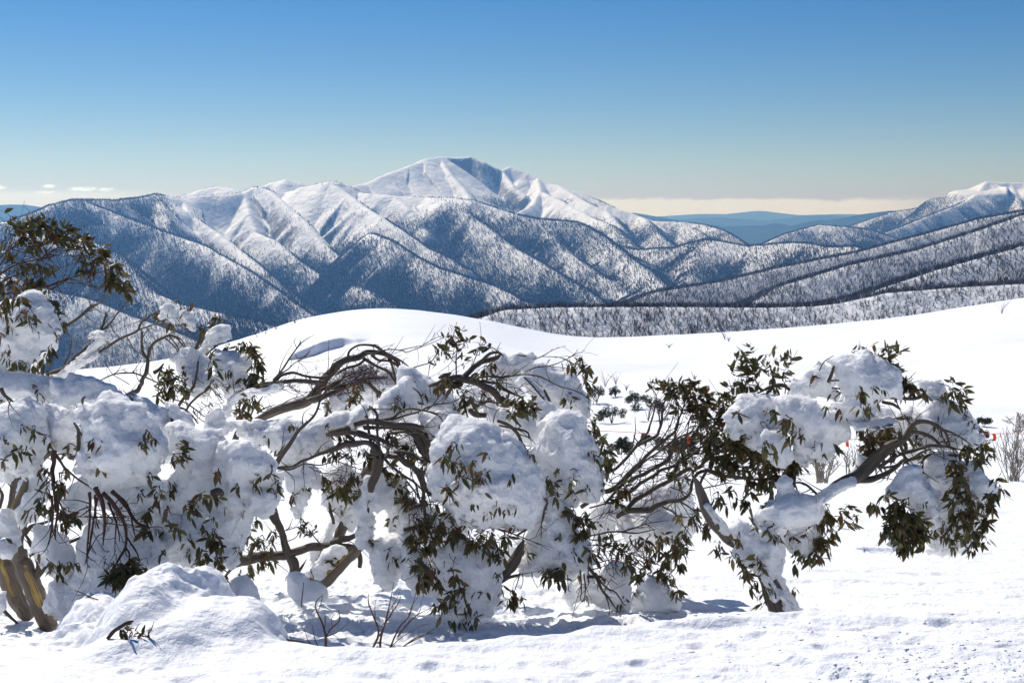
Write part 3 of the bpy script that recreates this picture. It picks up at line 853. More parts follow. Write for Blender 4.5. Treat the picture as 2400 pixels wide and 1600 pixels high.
class Tree:
    def __init__(self, name, base_px, d, label, cat="tree", group=None):
        self.G = GUM if name == 'snow_gum' else 1.0
        p = P(base_px[0], base_px[1], d * self.G)
        self.loc = p; self.d = d; self.lim = 2
        self.root = empty(name, tuple(p), label, cat, group)
        self.nleaf = 0; self.pend = None; self.rs = np.random.default_rng(abs(hash(base_px)) % 100000)
        self.rs = np.random.default_rng(int(base_px[0] * 31 + base_px[1]))

    def part(self, name, V, faces, mats, **kw):
        V = np.asarray(V) - self.loc[None, :]
        return link(name, mesh_from(name, V, faces, mats, **kw), parent=self.root)


def catmull(pts, n):
    pts = np.asarray(pts, float)
    if len(pts) == 2:
        t = np.linspace(0, 1, max(n, 2))[:, None]
        return pts[0] * (1 - t) + pts[1] * t
    ext = np.vstack([2 * pts[0] - pts[1], pts, 2 * pts[-1] - pts[-2]])
    out = []
    seg = len(pts) - 1
    per = max(2, n // seg)
    for i in range(seg):
        p0, p1, p2, p3 = ext[i:i + 4]
        t = np.linspace(0, 1, per, endpoint=False)[:, None]
        out.append(0.5 * ((2 * p1) + (-p0 + p2) * t + (2 * p0 - 5 * p1 + 4 * p2 - p3) * t ** 2 + (-p0 + 3 * p1 - 3 * p2 + p3) * t ** 3))
    out.append(pts[-1:])
    return np.vstack(out)


def tube(C, R, sides=8, rough=0.0, seed=0, strip=None):
    """C centreline (n,3), R radii -> verts, quads, uv(3)"""
    n = len(C)
    T = np.gradient(C, axis=0); T /= np.linalg.norm(T, axis=1)[:, None] + 1e-9
    ref = np.array([0.0, 1.0, 0.0])
    if abs(T[0] @ ref) > 0.9: ref = np.array([1.0, 0, 0])
    U = []
    u = np.cross(T[0], ref); u /= np.linalg.norm(u)
    for i in range(n):
        u = u - (u @ T[i]) * T[i]; u /= np.linalg.norm(u) + 1e-9
        U.append(u)
    U = np.array(U); W = np.cross(T, U)
    ang = np.linspace(0, 2 * np.pi, sides, endpoint=False)
    s = np.concatenate([[0], np.cumsum(np.linalg.norm(np.diff(C, axis=0), axis=1))])
    rr = R[:, None] * np.ones((n, sides))
    if rough:
        A, S = np.meshgrid(ang, s)
        rr = rr * (1 + rough * fbm(np.cos(A) * 1.3 + seed * 1.7, np.sin(A) * 1.3 + S * 7, S * 9, octaves=3, seed=seed % 50))
    V = C[:, None, :] + rr[..., None] * (np.cos(ang)[None, :, None] * U[:, None, :] + np.sin(ang)[None, :, None] * W[:, None, :])
    V = V.reshape(-1, 3)
    i, j = np.meshgrid(np.arange(n - 1), np.arange(sides), indexing='ij')
    a = i * sides + j; b = i * sides + (j + 1) % sides
    Fq = np.stack([a, b, b + sides, a + sides], -1).reshape(-1, 4)
    # end caps
    c0, c1 = len(V), len(V) + 1
    V = np.vstack([V, C[0] - T[0] * R[0] * 0.3, C[-1] + T[-1] * R[-1] * 0.6])
    jj = np.arange(sides)
    t0 = np.stack([np.full(sides, c0), (jj + 1) % sides, jj], -1)
    base = (n - 1) * sides
    t1 = np.stack([np.full(sides, c1), base + jj, base + (jj + 1) % sides], -1)
    A, S = np.meshgrid(ang / (2 * np.pi), s)
    uv = np.zeros((len(V), 3)); uv[:n * sides, 0] = (np.abs(A - 0.5) * 2).ravel() * (R.mean() * 12 + 0.15); uv[:n * sides, 1] = S.ravel() + seed * 0.37
    if strip is not None:
        aim = np.array(strip, float); aim /= np.linalg.norm(aim)
        nrm = (V[:n * sides] - np.repeat(C, sides, 0)); nrm /= np.linalg.norm(nrm, axis=1)[:, None] + 1e-9
        tn = np.repeat(s / s[-1], sides)
        uv[:n * sides, 2] = sstep(nrm @ aim, 0.80, 1.0) * sstep(tn, 0.12, 0.42) * (1 - sstep(tn, 0.72, 0.95))
    return V, Fq, np.vstack([t0, t1]), uv


BSEED = [0]


def branch(tree, z, pts, d=None, mat=None, name="branch", rough=0.10, wob=0.05, strip=None, dz=0.0, wdef=10, into=None):
    """pts: (x, y[, width[, depth offset]]) in the zoom z; width in zoom pixels"""
    d = (tree.d if d is None else d) * tree.G
    BSEED[0] += 1; sd = BSEED[0]
    q = []; w = wdef
    for p in pts:
        if len(p) > 2 and p[2] is not None: w = p[2]
        q.append((*z(p[0], p[1]), w / z.s, p[3] if len(p) > 3 else None))
    q = np.array([(a, b, c, np.nan if e is None else e) for a, b, c, e in q], float)
    k = np.arange(len(q)); ok = ~np.isnan(q[:, 3])
    off = np.interp(k, k[ok], q[ok, 3]) if ok.any() else np.zeros(len(q))
    if not ok.any() and len(q) > 1:
        off = np.linspace(0, dz, len(q))
    L = np.hypot(np.diff(q[:, 0]), np.diff(q[:, 1])).sum()
    n = int(max(6, min(60, L / 6)))
    cc = catmull(np.column_stack([q[:, :3], off]), n)
    s = np.linspace(0, 1, len(cc))
    dd = d + cc[:, 3] + wob * fbm(s * L / 120 + sd * 3.3, s * 0 + sd, octaves=2, seed=sd % 97)
    jit = 1.0 + 0 * s
    px = cc[:, 0] + np.minimum(cc[:, 2] * 0.35, 4) * vnoise(s * L / 22 + sd, s * 0 + 0.5, seed=7)
    py = cc[:, 1] + np.minimum(cc[:, 2] * 0.25, 3) * vnoise(s * L / 22 + sd, s * 0 + 3.5, seed=8)
    C = P(px, py, dd)
    R = np.maximum(cc[:, 2] * 0.88, 1.1) * dd / FPX * 0.5
    R = R * (1 + rough * 0.8 * vnoise(s * L / 16 + sd, s * 0, seed=9))
    sides = 6 if R.max() < 0.008 else (9 if R.max() < 0.03 else 16)
    if R.max() > 0.03:
        # finer rings on thick limbs
        m = int(len(C) * 2.5); tt = np.linspace(0, len(C) - 1, m)
        C = np.stack([np.interp(tt, np.arange(len(C)), C[:, i]) for i in range(3)], -1); R = np.interp(tt, np.arange(len(R)), R)
    V, Fq, Ft, uv = tube(C, R, sides, rough * 1.6, sd, strip)
    # short spurs and dead twigs along the limb
    extra = []
    if tree.G > 1 and name == "branch" and L > 40:
        rt = np.random.default_rng(sd + 900)
        for k in range(int(L / 22)):
            i0 = rt.integers(1, len(C) - 1)
            if R[i0] > 0.045: continue
            tg = C[min(i0 + 1, len(C) - 1)] - C[i0 - 1]; tg /= np.linalg.norm(tg) + 1e-9
            dv = tg * rt.uniform(0.2, 0.9) + rt.normal(size=3) * np.array([0.6, 0.4, 0.7]); dv /= np.linalg.norm(dv)
            ln_ = rt.uniform(0.02, 0.05) if rt.random() < 0.45 else rt.uniform(0.08, 0.26)
            d2 = dv + rt.normal(size=3) * 0.5
            cc2 = catmull([C[i0], C[i0] + dv * ln_ * 0.5, C[i0] + (dv + d2) * 0.5 * ln_], 6)
            r0 = min(R[i0] * 0.6, 0.0045 if ln_ > 0.06 else 0.006)
            extra.append(tube(cc2, np.linspace(r0, 0.0012, len(cc2)), 4))
    if extra: V, Fq, Ft, uv = merge_parts([(V, Fq, Ft, uv)] + extra)
    if into is not None:
        into.append((V, Fq, Ft, uv)); return C
    mat = mat or M_BARK
    tree.part(name, V, [Fq, Ft], [mat], uvs=uv)
    return C


def merge_parts(lst):
    off = 0; Vs, Q, T, U = [], [], [], []
    for V, Fq, Ft, uv in lst:
        Vs.append(V); Q.append(Fq + off); T.append(Ft + off); U.append(uv); off += len(V)
    return np.vstack(Vs), np.vstack(Q), np.vstack(T), np.vstack(U)


def leaf_mesh(base, dirs, length, width, rs):
    """lance-shaped gum leaves, curved and folded; returns verts, quads, rnd"""
    n = len(base)
    dirs = dirs / (np.linalg.norm(dirs, axis=1)[:, None] + 1e-9)
    r = rs.normal(size=(n, 3)); side = np.cross(dirs, r); side /= np.linalg.norm(side, axis=1)[:, None] + 1e-9
    nor = np.cross(side, dirs)
    ts = np.array([0.0, 0.22, 0.5, 0.78, 1.0]); ws = np.array([0.10, 0.75, 1.0, 0.62, 0.03])
    bend = rs.uniform(-0.25, 0.35, n); sick = rs.uniform(-0.22, 0.22, n)
    verts = []
    for t, w in zip(ts, ws):
        c = base + dirs * (length * t)[:, None] + nor * (bend * length * t * t)[:, None] + side * (sick * length * t * t)[:, None]
        c[:, 2] -= 0.12 * length * t * t
        hw = (width * 0.5 * w)[:, None]
        verts += [c - side * hw + nor * hw * 0.25, c, c + side * hw + nor * hw * 0.25]
    V = np.stack(verts, 1).reshape(-1, 3)
    b = np.arange(n)[:, None] * 15
    q = []
    for k in range(4):
        for m in (0, 1):
            a = k * 3 + m
            q.append(np.concatenate([b + a, b + a + 1, b + a + 4, b + a + 3], 1))
    return V, np.stack(q, 1).reshape(-1, 4), np.repeat(rs.random(n), 15)


def flush(tree):
    if tree.pend is None: return
    V, Q, T, U, mi_q, mi_t, rnd = tree.pend
    tree.pend = None
    me_uv = U
    Vl = V - tree.loc[None, :]
    me = mesh_from("leaf_spray", Vl, [Q, T], [M_LEAF, M_REDTWIG], attrs={"rnd": rnd}, uvs=me_uv, matidx=np.concatenate([mi_q, mi_t]))
    link("leaf_spray", me, parent=tree.root)


def leaves(tree, z, specs, d=None, dirn=(0, -1), dens=1.0, size=1.0, reach=0.5, flat=1, droop=0.35):
    """specs: (x, y, rx, ry) ellipses in zoom px. dirn = image direction the sprays point (x right, y up)"""
    d0 = (tree.d if d is None else d) * tree.G
    size *= tree.G; dens *= 2.1; size *= 0.77
    rs = tree.rs
    for sp in specs:
        x, y, rx, ry = sp[:4]
        cx, cy = z(x, y); rx /= z.s; ry /= z.s
        m = d0 / FPX
        dd = d0 + (sp[4] if len(sp) > 4 else 0)
        area = math.pi * rx * ry
        n = int(max(5, dens * 1.15 * area / (150 * (size / tree.G / 0.77) ** 2)))
        ntw = max(2, n // 7)
        c = P(cx, cy, dd)
        # twig anchors
        ang = rs.uniform(0, 6.283, ntw); rad = np.sqrt(rs.random(ntw)) * 0.85
        ax = c + np.stack([np.cos(ang) * rad * rx * m, rs.uniform(-0.6, 0.6, ntw) * max(rx, ry) * m, np.sin(ang) * rad * ry * m], -1)
        dv = np.array([dirn[0], 0.0, dirn[1]])
        root = c - dv * ry * m * 0.7
        parts = []
        for k in range(ntw):
            mid = (root * 0.5 + ax[k] * 0.5) + rs.normal(size=3) * 0.012
            C = catmull([root, mid, ax[k]], 6)
            parts.append(tube(C, np.linspace(0.0035, 0.0016, len(C)), 4))
        tw = merge_parts(parts)
        kk = rs.integers(0, ntw, n)
        base = ax[kk] + rs.normal(size=(n, 3)) * 0.010
        outw = (ax[kk] - c); outw /= (np.linalg.norm(outw, axis=1)[:, None] + 1e-6)
        dirs = outw * 0.45 + dv[None, :] * 0.7 + rs.normal(size=(n, 3)) * 0.7 + np.array([0, 0, -droop])
        ln = (0.028 + 0.06 * rs.random(n) ** 0.8) * size * 1.08
        V, Q, rnd = leaf_mesh(base, dirs, ln, ln * rs.uniform(0.26, 0.42, n), rs)
        uv = np.zeros((len(V), 3))
        nv = len(V)
        allV = np.vstack([V, tw[0]]); allQ = np.vstack([Q, tw[1] + nv]); allT = tw[2] + nv
        U = np.vstack([uv, tw[3]]); R = np.concatenate([rnd, np.full(len(tw[0]), 0.5)])
        mq = np.concatenate([np.zeros(len(Q), int), np.ones(len(tw[1]), int)]); mt = np.ones(len(allT), int)
        if tree.pend is None:
            tree.pend = [allV, allQ, allT, U, mq, mt, R]
            tree.pendn = 1
        else:
            p = tree.pend; o = len(p[0])
            tree.pend = [np.vstack([p[0], allV]), np.vstack([p[1], allQ + o]), np.vstack([p[2], allT + o]), np.vstack([p[3], U]),
                         np.concatenate([p[4], mq]), np.concatenate([p[5], mt]), np.concatenate([p[6], R])]
            tree.pendn += 1
        if tree.pendn >= tree.lim: flush(tree)
    flush(tree)


# ---- snow lumps: an outline given thickness, as a distance field meshed with surface nets
def surface_nets(F, org, h):
    nx, ny, nz = F.shape
    S = F < 0
    cs = np.zeros((nx - 1, ny - 1, nz - 1), np.int8)
    corners = [(i, j, k) for i in (0, 1) for j in (0, 1) for k in (0, 1)]
    for (i, j, k) in corners: cs += S[i:nx - 1 + i, j:ny - 1 + j, k:nz - 1 + k]
    act = (cs > 0) & (cs < 8)
    I = np.argwhere(act)
    idx = np.full(act.shape, -1, np.int64); idx[act] = np.arange(len(I))
    val = np.stack([F[I[:, 0] + i, I[:, 1] + j, I[:, 2] + k] for (i, j, k) in corners], 1)
    cp = np.array(corners, float)
    acc = np.zeros((len(I), 3)); cnt = np.zeros(len(I))
    for a in range(8):
        for b in range(a + 1, 8):
            if np.abs(cp[a] - cp[b]).sum() != 1: continue
            va, vb = val[:, a], val[:, b]
            m = (va < 0) != (vb < 0)
            t = np.where(m, va / np.where(m, va - vb, 1), 0)
            acc += np.where(m[:, None], cp[a] + t[:, None] * (cp[b] - cp[a]), 0); cnt += m
    V = (I + acc / cnt[:, None]) * h + org
    quads = []
    for ax in range(3):
        o1, o2 = [(1, 2), (2, 0), (0, 1)][ax]
        sl0 = [slice(None)] * 3; sl1 = [slice(None)] * 3
        sl0[ax] = slice(0, -1); sl1[ax] = slice(1, None)
        A = S[tuple(sl0)]; B = S[tuple(sl1)]
        E = np.argwhere(A != B)
        m = (E[:, o1] > 0) & (E[:, o2] > 0) & (E[:, o1] < F.shape[o1] - 1) & (E[:, o2] < F.shape[o2] - 1)
        E = E[m]
        fl = A[tuple(E.T)]
        def cell(d1, d2):
            e = E.copy(); e[:, o1] -= d1; e[:, o2] -= d2
            return idx[tuple(e.T)]
        q = np.stack([cell(1, 1), cell(0, 1), cell(0, 0), cell(1, 0)], -1)
        q[~fl] = q[~fl][:, ::-1]
        quads.append(q)
    return V, np.vstack(quads)


def poly_sdf(X, Zc_, poly):
    d = np.full(X.shape, 1e9); inside = np.zeros(X.shape, bool)
    n = len(poly)
    for i in range(n):
        a = poly[i]; b = poly[(i + 1) % n]
        e = b - a; L2 = e @ e + 1e-12
        t = np.clip(((X - a[0]) * e[0] + (Zc_ - a[1]) * e[1]) / L2, 0, 1)
        d = np.minimum(d, np.hypot(X - a[0] - t * e[0], Zc_ - a[1] - t * e[1]))
        c = ((a[1] > Zc_) != (b[1] > Zc_)) & (X < (b[0] - a[0]) * (Zc_ - a[1]) / (b[1] - a[1] + 1e-12) + a[0])
        inside ^= c
    return np.where(inside, -d, d)


SN = [0]


def lump_mesh(poly_px, d, thick=1.0, h=0.012, rough=1.0, tilt=0.0, round_=0.85, smooth=False):
    SN[0] += 1; sd = SN[0]
    pp = np.array(poly_px, float)
    # even out the outline
    cl = np.vstack([pp, pp[:1]])
    W = P(cl[:, 0], cl[:, 1], d)[:, [0, 2]]
    C = catmull(W, len(W) * 4)[:-1]
    lo, hi = C.min(0) - 0.09, C.max(0) + 0.09
    gx = np.arange(lo[0], hi[0], h); gz = np.arange(lo[1], hi[1], h)
    Xg, Zg = np.meshgrid(gx, gz, indexing='ij')
    wx = Xg + 0.045 * rough * fbm(Xg * 8, Zg * 8, octaves=5, gain=0.6, seed=sd % 61); wz = Zg + 0.045 * rough * fbm(Xg * 9 + 40, Zg * 9, octaves=3, seed=sd % 67)
    D2 = poly_sdf(wx, wz, C)
    inr = -D2.min()
    R = inr * round_
    T = min(max(inr * 0.95, 0.04), 0.24) * thick
    gy = np.arange(-T - 0.10, T + 0.10, h)
    q = np.maximum(D2 + R, 0)
    # doming: middle thicker
    Tm = T * (0.75 + 0.35 * sstep(-D2, 0, inr))
    F = np.sqrt(q[:, None, :] ** 2 + (gy[None, :, None] * (R / Tm)[:, None, :]) ** 2) - R
    F = F.astype(np.float32)
    m = np.abs(F) < 0.09 + 0.02
    ix = np.argwhere(m)
    x = gx[ix[:, 0]]; y = gy[ix[:, 1]] + d; z = gz[ix[:, 2]]
    zrel = (z - C[:, 1].mean()) / (C[:, 1].max() - C[:, 1].min() + 1e-6)
    low = sstep(-zrel, -0.15, 0.35)
    s0 = sd * 5.17
    n = -0.012 + (0.16 * inr) * fbm(x / (inr * 0.9) + s0, y / (inr * 0.9), z / (inr * 0.7), octaves=2, seed=sd % 71)
    if not smooth:
        lm = fbm(x * 10 + s0, y * 10, z * 10, octaves=4, seed=3, gain=0.6)
        n = n + rough * (0.026 + 0.040 * low) * (np.abs(lm) * 2 - 0.45)
        n = n + rough * (0.014 + 0.008 * low) * fbm(x * 30 + s0, y * 34, z * 34, octaves=2, seed=4)
        # horizontal settling layers in the upper half
        n = n + rough * 0.007 * (1 - low) * vnoise(z * 42 + 2.0 * vnoise(x * 5 + s0, y * 5, seed=6), x * 2 + s0, seed=5)
    else:
        n = n + 0.006 * fbm(x * 9 + s0, y * 9, z * 9, octaves=3, seed=3)
    F[m] += n.astype(np.float32)
    V, Q = surface_nets(F, np.array([gx[0], gy[0] + d, gz[0]]), h)
    return V, Q


def snow(tree, z, pts, d=None, name="snow_clump", label=None, **kw):
    pp = [z(*p) for p in pts]
    kw['h'] = kw.get('h', 0.012) * tree.G
    V, Q = lump_mesh(pp, (tree.d if d is None else d) * tree.G, **kw)
    o = tree.part(name, V, [Q], [M_CLUMP])
    if label: o["label"] = label
    pa = np.array(pp); cx, cy = pa.mean(0); wpx = np.ptp(pa[:, 0]); hpx = np.ptp(pa[:, 1])
    if min(wpx, hpx) > 60 and tree.G > 1:
        rt = np.random.default_rng(SN[0] + 4000)
        A = wpx * hpx
        dd = tree.d if d is None else d
        Vw = V
        specs = []
        for k in range(int(2 + A / 5500)):
            qx = cx + rt.uniform(-0.42, 0.42) * wpx; qy = cy + (rt.uniform(-0.15, 0.5)) * hpx
            X0 = P(qx, qy, dd * tree.G)
            m = (np.abs(Vw[:, 0] - X0[0]) < 0.03) & (np.abs(Vw[:, 2] - X0[2]) < 0.03)
            if not m.any(): continue
            yf = Vw[m, 1].min() + 0.012
            rr = rt.uniform(5, 17)
            specs.append((qx, qy, rr, rr * rt.uniform(0.6, 1.1), yf - dd * tree.G))
        if specs: leaves(tree, ZP, specs, d=dd, dens=0.55, size=0.8)
    return o


def snow_thing(name, label, cat, z, pts, d, group=None, mat=None, **kw):
    V, Q = lump_mesh([z(*p) for p in pts], d, **kw)
    c = np.array([V[:, 0].mean(), V[:, 1].mean(), V[:, 2].min()])
    o = link(name, mesh_from(name, V - c, [Q], [mat or M_MOUND]), label=label, cat=cat, group=group)
    o.location = tuple(c)
    return o


def snowline(tree, z, pts, w, d=None, up=4, **kw):
    """snow lying along a branch: strip polygon around a polyline"""
    q = np.array([z(*p) for p in pts], float); w = w / z.s
    C = catmull(q, len(q) * 3)
    T = np.gradient(C, axis=0); T /= np.linalg.norm(T, axis=1)[:, None]
    Nn = np.stack([-T[:, 1], T[:, 0]], -1)
    s = np.linspace(0, 1, len(C)); ww = w * (0.35 + 0.65 * np.sin(np.pi * np.clip(s, 0.05, 0.95)) ** 0.5) * (1 + 0.3 * vnoise(s * 9, s * 0 + w, seed=12))
    poly = np.vstack([C + Nn * ww[:, None] / 2, (C - Nn * ww[:, None] / 2)[::-1]])
    return snow(tree, ZP, [tuple(p) for p in poly], d=d, h=0.007, rough=0.5, **kw)


def icicle(tree, z, x, y, ln, w, d=None, slant=0):
    d = (tree.d if d is None else d) * tree.G
    a = z(x, y); b = z(x + slant, y + ln)
    C = P(np.linspace(a[0], b[0], 8), np.linspace(a[1], b[1], 8), d - 0.06)
    R = np.linspace(w / z.s, 0.6, 8) * d / FPX * 0.5
    V, Fq, Ft, uv = tube(C, R, 7, 0.25, int(x))
    tree.part("icicle", V, [Fq, Ft], [M_ICE])


def branches(tree, z, lst, **kw):
    for pts in lst: branch(tree, z, pts, **kw)


# ================================================================== LEFT TREE
T1 = Tree("snow_gum", (100, 1465), 7.45, "gum tree at the left with yellow-streaked twin trunk under heavy snow blocks")
branch(T1, Zb, [(430, 1125, 150), (330, 930, 185), (265, 750, 190), (200, 600, 180), (150, 470, 150)], mat=M_TRUNK, name="trunk", strip=(0.45, -1, 0.15), rough=0.12, wob=0.0)
branch(T1, Zb, [(470, 1150, 40), (440, 1050, 60), (380, 960, 60)], mat=M_BARK, name="trunk")
branch(T1, Zb, [(240, 1030, 120), (150, 880, 160), (70, 700, 190), (10, 520, 180), (-60, 400, 150)], mat=M_TRUNK, name="trunk", strip=(0.2, -1, 0.3), d=7.6, rough=0.14)
branch(T1, Zb, [(150, 490, 120), (170, 370, 60), (190, 280, 70), (190, 180, 110), (155, 100, 125), (175, 0, 90), (215, -90, 60), (240, -180, 24)], mat=M_TRUNK, name="trunk", strip=(-1, -1, 0.4))
branches(T1, Zb, [
    [(290, 720, 60), (330, 580, 70), (300, 480, 60), (260, 400, 40), (215, 340, 30)],
    [(200, 330, 40), (260, 260, 46), (340, 235, 34), (400, 215, 24)],
    [(560, 400, 34), (620, 370, 34), (690, 345, 26)],
    [(140, 460, 60), (90, 420, 60), (60, 330, 50), (10, 250, 40), (-40, 200, 30)],
    [(0, 100, 36), (15, 0, 34), (-10, -60, 20)],
    [(-20, 470, 160), (30, 420, 120), (110, 430, 90)]])
branch(T1, Zb, [(145, 1070, 20), (80, 1010, 34), (20, 935, 40)], name="branch")
red = [
    [(800, -60, 60, -.1), (840, 20, 50), (860, 110, 42), (870, 260, 30), (860, 415, 12)],
    [(750, -30, 34), (750, 120, 26), (735, 350, 20), (725, 560, 12), (750, 605, 8)],
    [(810, 20, 30), (780, 200, 24), (745, 440, 18), (705, 580, 8)],
    [(790, 0, 24), (800, 200, 16), (825, 280, 12)],
    [(850, -20, 50), (940, 60, 46), (1000, 160, 40), (1040, 260, 32), (1050, 400, 26), (1000, 520, 22), (920, 640, 18)],
    [(1045, 330, 22), (1100, 410, 18), (1150, 500, 14), (1160, 560, 8)],
    [(1050, 430, 20), (1080, 500, 16), (1060, 600, 10)],
    [(930, -30, 44), (1030, 60, 44), (1090, 160, 32), (1150, 235, 26), (1250, 275, 12)],
    [(1095, 190, 20), (1110, 280, 16), (1130, 350, 10)],
    [(900, 60, 26), (950, 180, 20), (985, 290, 14), (1000, 385, 8)],
    [(965, 250, 16), (960, 380, 12), (958, 500, 8)],
    [(820, 330, 14), (790, 380, 10), (735, 480, 8)],
    [(700, 180, 16), (900, 182, 10), (1100, 188, 8)],
    [(430, 0, 26), (440, 140, 22), (425, 300, 16), (400, 420, 12), (360, 480, 6)],
    [(470, -40, 34), (480, 100, 24), (465, 250, 20), (460, 370, 10)],
    [(480, 20, 20), (520, 120, 12), (530, 180, 6)],
    [(560, 270, 8), (640, 320, 8), (670, 350, 5)],
]
for r in red: branch(T1, Zb, r, d=7.05, mat=M_REDTWIG, rough=0.16)
branch(T1, Za, [(580, 900, 70, .1), (580, 1000, 60), (570, 1150, 50), (580, 1300, 40), (600, 1568, 30)], d=7.05, mat=M_REDTWIG)
branches(T1, Za, [[(590, 920, 50), (680, 1060, 34), (800, 1180, 26), (930, 1270, 24), (1060, 1350, 24)], [(0, 230, 60), (60, 310, 44), (140, 375, 20)],
                  [(800, 600, 22), (840, 680, 40), (850, 800, 50), (830, 950, 50), (770, 975, 30)], [(890, 400, 24), (890, 350, 36), (920, 325, 26)]], d=7.15)
branch(T1, Z2_, [(0, 580, 10), (40, 610, 10), (85, 660, 8)], d=7.3)
branch(T1, Zc, [(630, 1380, 110), (700, 1350, 110), (745, 1380, 60)], d=7.25)
leaves(T1, Zb, [(1050, 640, 130, 70), (960, 690, 120, 45), (1100, 580, 70, 70), (1020, 700, 90, 50)], d=7.0, dens=2.6, size=0.85)
leaves(T1, Zb, [(540, 150, 80, 60), (600, 190, 60, 50), (480, 110, 60, 40), (520, 240, 60, 40), (1240, 300, 60, 50), (1190, 240, 60, 40), (1270, 130, 40, 50)], d=7.2, dens=1.3)
leaves(T1, Za, [(450, 1130, 70, 70), (640, 1200, 110, 90), (700, 1290, 60, 60), (520, 1250, 50, 80), (490, 1420, 50, 90), (440, 1500, 60, 50), (1000, 930, 90, 50), (1110, 1000, 60, 60), (1380, 1040, 40, 40), (1200, 850, 90, 50), (150, 930, 50, 50), (60, 1040, 70, 60), (240, 880, 30, 30)], d=7.05, dens=1.0)
leaves(T1, Zb, [(390, 560, 50, 50), (560, 590, 50, 40), (640, 590, 40, 30), (490, 570, 40, 30), (270, 130, 50, 40), (340, 90, 40, 30)], d=7.15, dens=1.0)
leaves(T1, Zc, [(270, 850, 60, 60), (250, 950, 60, 70), (300, 800, 30, 30), (200, 1030, 30, 25)], d=7.2, dirn=(0.8, -0.3), dens=1.5, size=0.8)
leaves(T1, Zc, [(560, 1380, 80, 60), (640, 1400, 70, 50), (460, 1450, 60, 40), (400, 1520, 60, 40), (60, 1330, 40, 70), (30, 1400, 40, 80), (700, 1120, 25, 40), (680, 1160, 20, 20)], d=7.1, dens=1.4)
leaves(T1, Zd, [(200, 290, 50, 60), (510, 330, 60, 50), (570, 440, 60, 60), (450, 530, 70, 60), (520, 560, 70, 70), (470, 640, 60, 60), (550, 680, 60, 70), (400, 460, 30, 20), (280, 140, 40, 40), (320, 120, 50, 30), (120, 110, 25, 30), (500, 200, 40, 30), (90, 470, 25, 25)], d=7.1, dens=1.2)
leaves(T1, Zd, [(1240, 1050, 0, 0)] and [(840, 1055, 28, 12), (885, 1100, 24, 10)], d=6.75, dens=3)
S = lambda z, pts, **k: snow(T1, z, pts, **k)
S(Za, [(-150, 80), (0, 35), (150, 45), (300, 80), (430, 140), (530, 190), (600, 270), (625, 370), (600, 430), (520, 440), (420, 430), (300, 400), (200, 380), (100, 390), (0, 450), (-150, 460)], d=7.9)
S(Za, [(560, 170), (700, 150), (900, 145), (1060, 160), (1200, 200), (1300, 250), (1500, 330), (1600, 380), (1760, 450), (1830, 560), (1845, 700), (1800, 1000), (1650, 1000), (1500, 700), (1200, 500), (900, 480), (780, 490), (650, 460), (620, 330)], d=7.75)
S(Za, [(-150, 500), (0, 450), (90, 385), (250, 390), (390, 420), (440, 450), (500, 600), (525, 750), (510, 880), (440, 980), (400, 1060), (330, 1160), (200, 1180), (100, 1190), (-150, 1150)], d=7.3)
S(Za, [(420, 440), (620, 440), (720, 455), (790, 520), (830, 620), (850, 760), (820, 900), (740, 960), (650, 900), (560, 880), (520, 860), (460, 600)], d=7.4)
S(Za, [(790, 450), (900, 420), (1040, 370), (1150, 340), (1300, 345), (1480, 370), (1560, 430), (1620, 540), (1720, 690), (1760, 830), (1740, 960), (1680, 1060), (1600, 1180), (1500, 1200), (1300, 1250), (1100, 1280), (1000, 1200), (900, 1080), (870, 1000), (900, 880), (860, 700), (800, 560)], d=7.2)
S(Z2_, [(440, 600), (520, 520), (560, 540), (700, 540), (800, 540), (860, 600), (830, 700), (790, 770), (720, 800), (640, 770), (560, 720), (470, 690), (440, 640)], d=7.3)
S(Z2_, [(340, 660), (400, 620), (460, 640), (460, 720), (450, 790), (380, 780), (330, 710)], d=7.4)
S(Z2_, [(120, 590), (180, 560), (240, 600), (230, 680), (180, 700), (150, 790), (110, 800), (110, 680)], d=7.55)
S(Z2_, [(900, 310), (960, 300), (1100, 320), (1170, 350), (1160, 450), (1145, 560), (1130, 640), (1060, 680), (960, 745), (880, 740), (860, 850), (800, 840), (775, 780), (830, 640), (920, 560), (935, 440), (900, 380)], d=7.5)
S(Z2_, [(860, 260), (900, 200), (960, 250), (1010, 300), (980, 350), (900, 350)], d=7.8)
S(Zc, [(740, 850), (850, 810), (1000, 820), (1130, 880), (1270, 980), (1250, 1080), (1180, 1150), (1060, 1230), (1080, 1350), (1300, 1400), (1320, 1480), (1250, 1568), (900, 1568), (740, 1400), (700, 1200), (715, 1000)], d=7.4)
S(Zc, [(1060, 1180), (1200, 1130), (1330, 1120), (1380, 1160), (1330, 1300), (1300, 1430), (1150, 1400), (1060, 1300)], d=7.5)
S(Zd, [(200, 100), (400, 20), (600, 20), (900, 10), (1010, 10), (960, 90), (800, 170), (770, 300), (700, 500), (660, 590), (560, 560), (430, 560), (350, 560), (250, 470), (150, 540), (80, 460), (60, 330), (100, 200)], d=7.55)
S(Zd, [(-60, 40), (100, 90), (200, 160), (240, 240), (150, 330), (0, 300), (-100, 200)], d=7.45)
S(Zd, [(100, 330), (200, 340), (240, 430), (200, 520), (130, 560), (60, 500), (80, 400)], d=7.6)
S(Zb, [(300, 280), (430, 290), (520, 340), (600, 430), (660, 570), (560, 600), (590, 650), (500, 660), (420, 620), (370, 520), (300, 480), (290, 380)], d=7.35)
S(Zb, [(200, 0), (350, -20), (370, 40), (250, 180), (210, 240), (165, 190)], d=7.35)
S(Zb, [(-40, 190), (80, 190), (150, 340), (130, 390), (60, 310), (-40, 300)], d=7.25)
S(Zb, [(-40, 340), (60, 370), (90, 460), (60, 500), (-40, 450)], d=7.2)
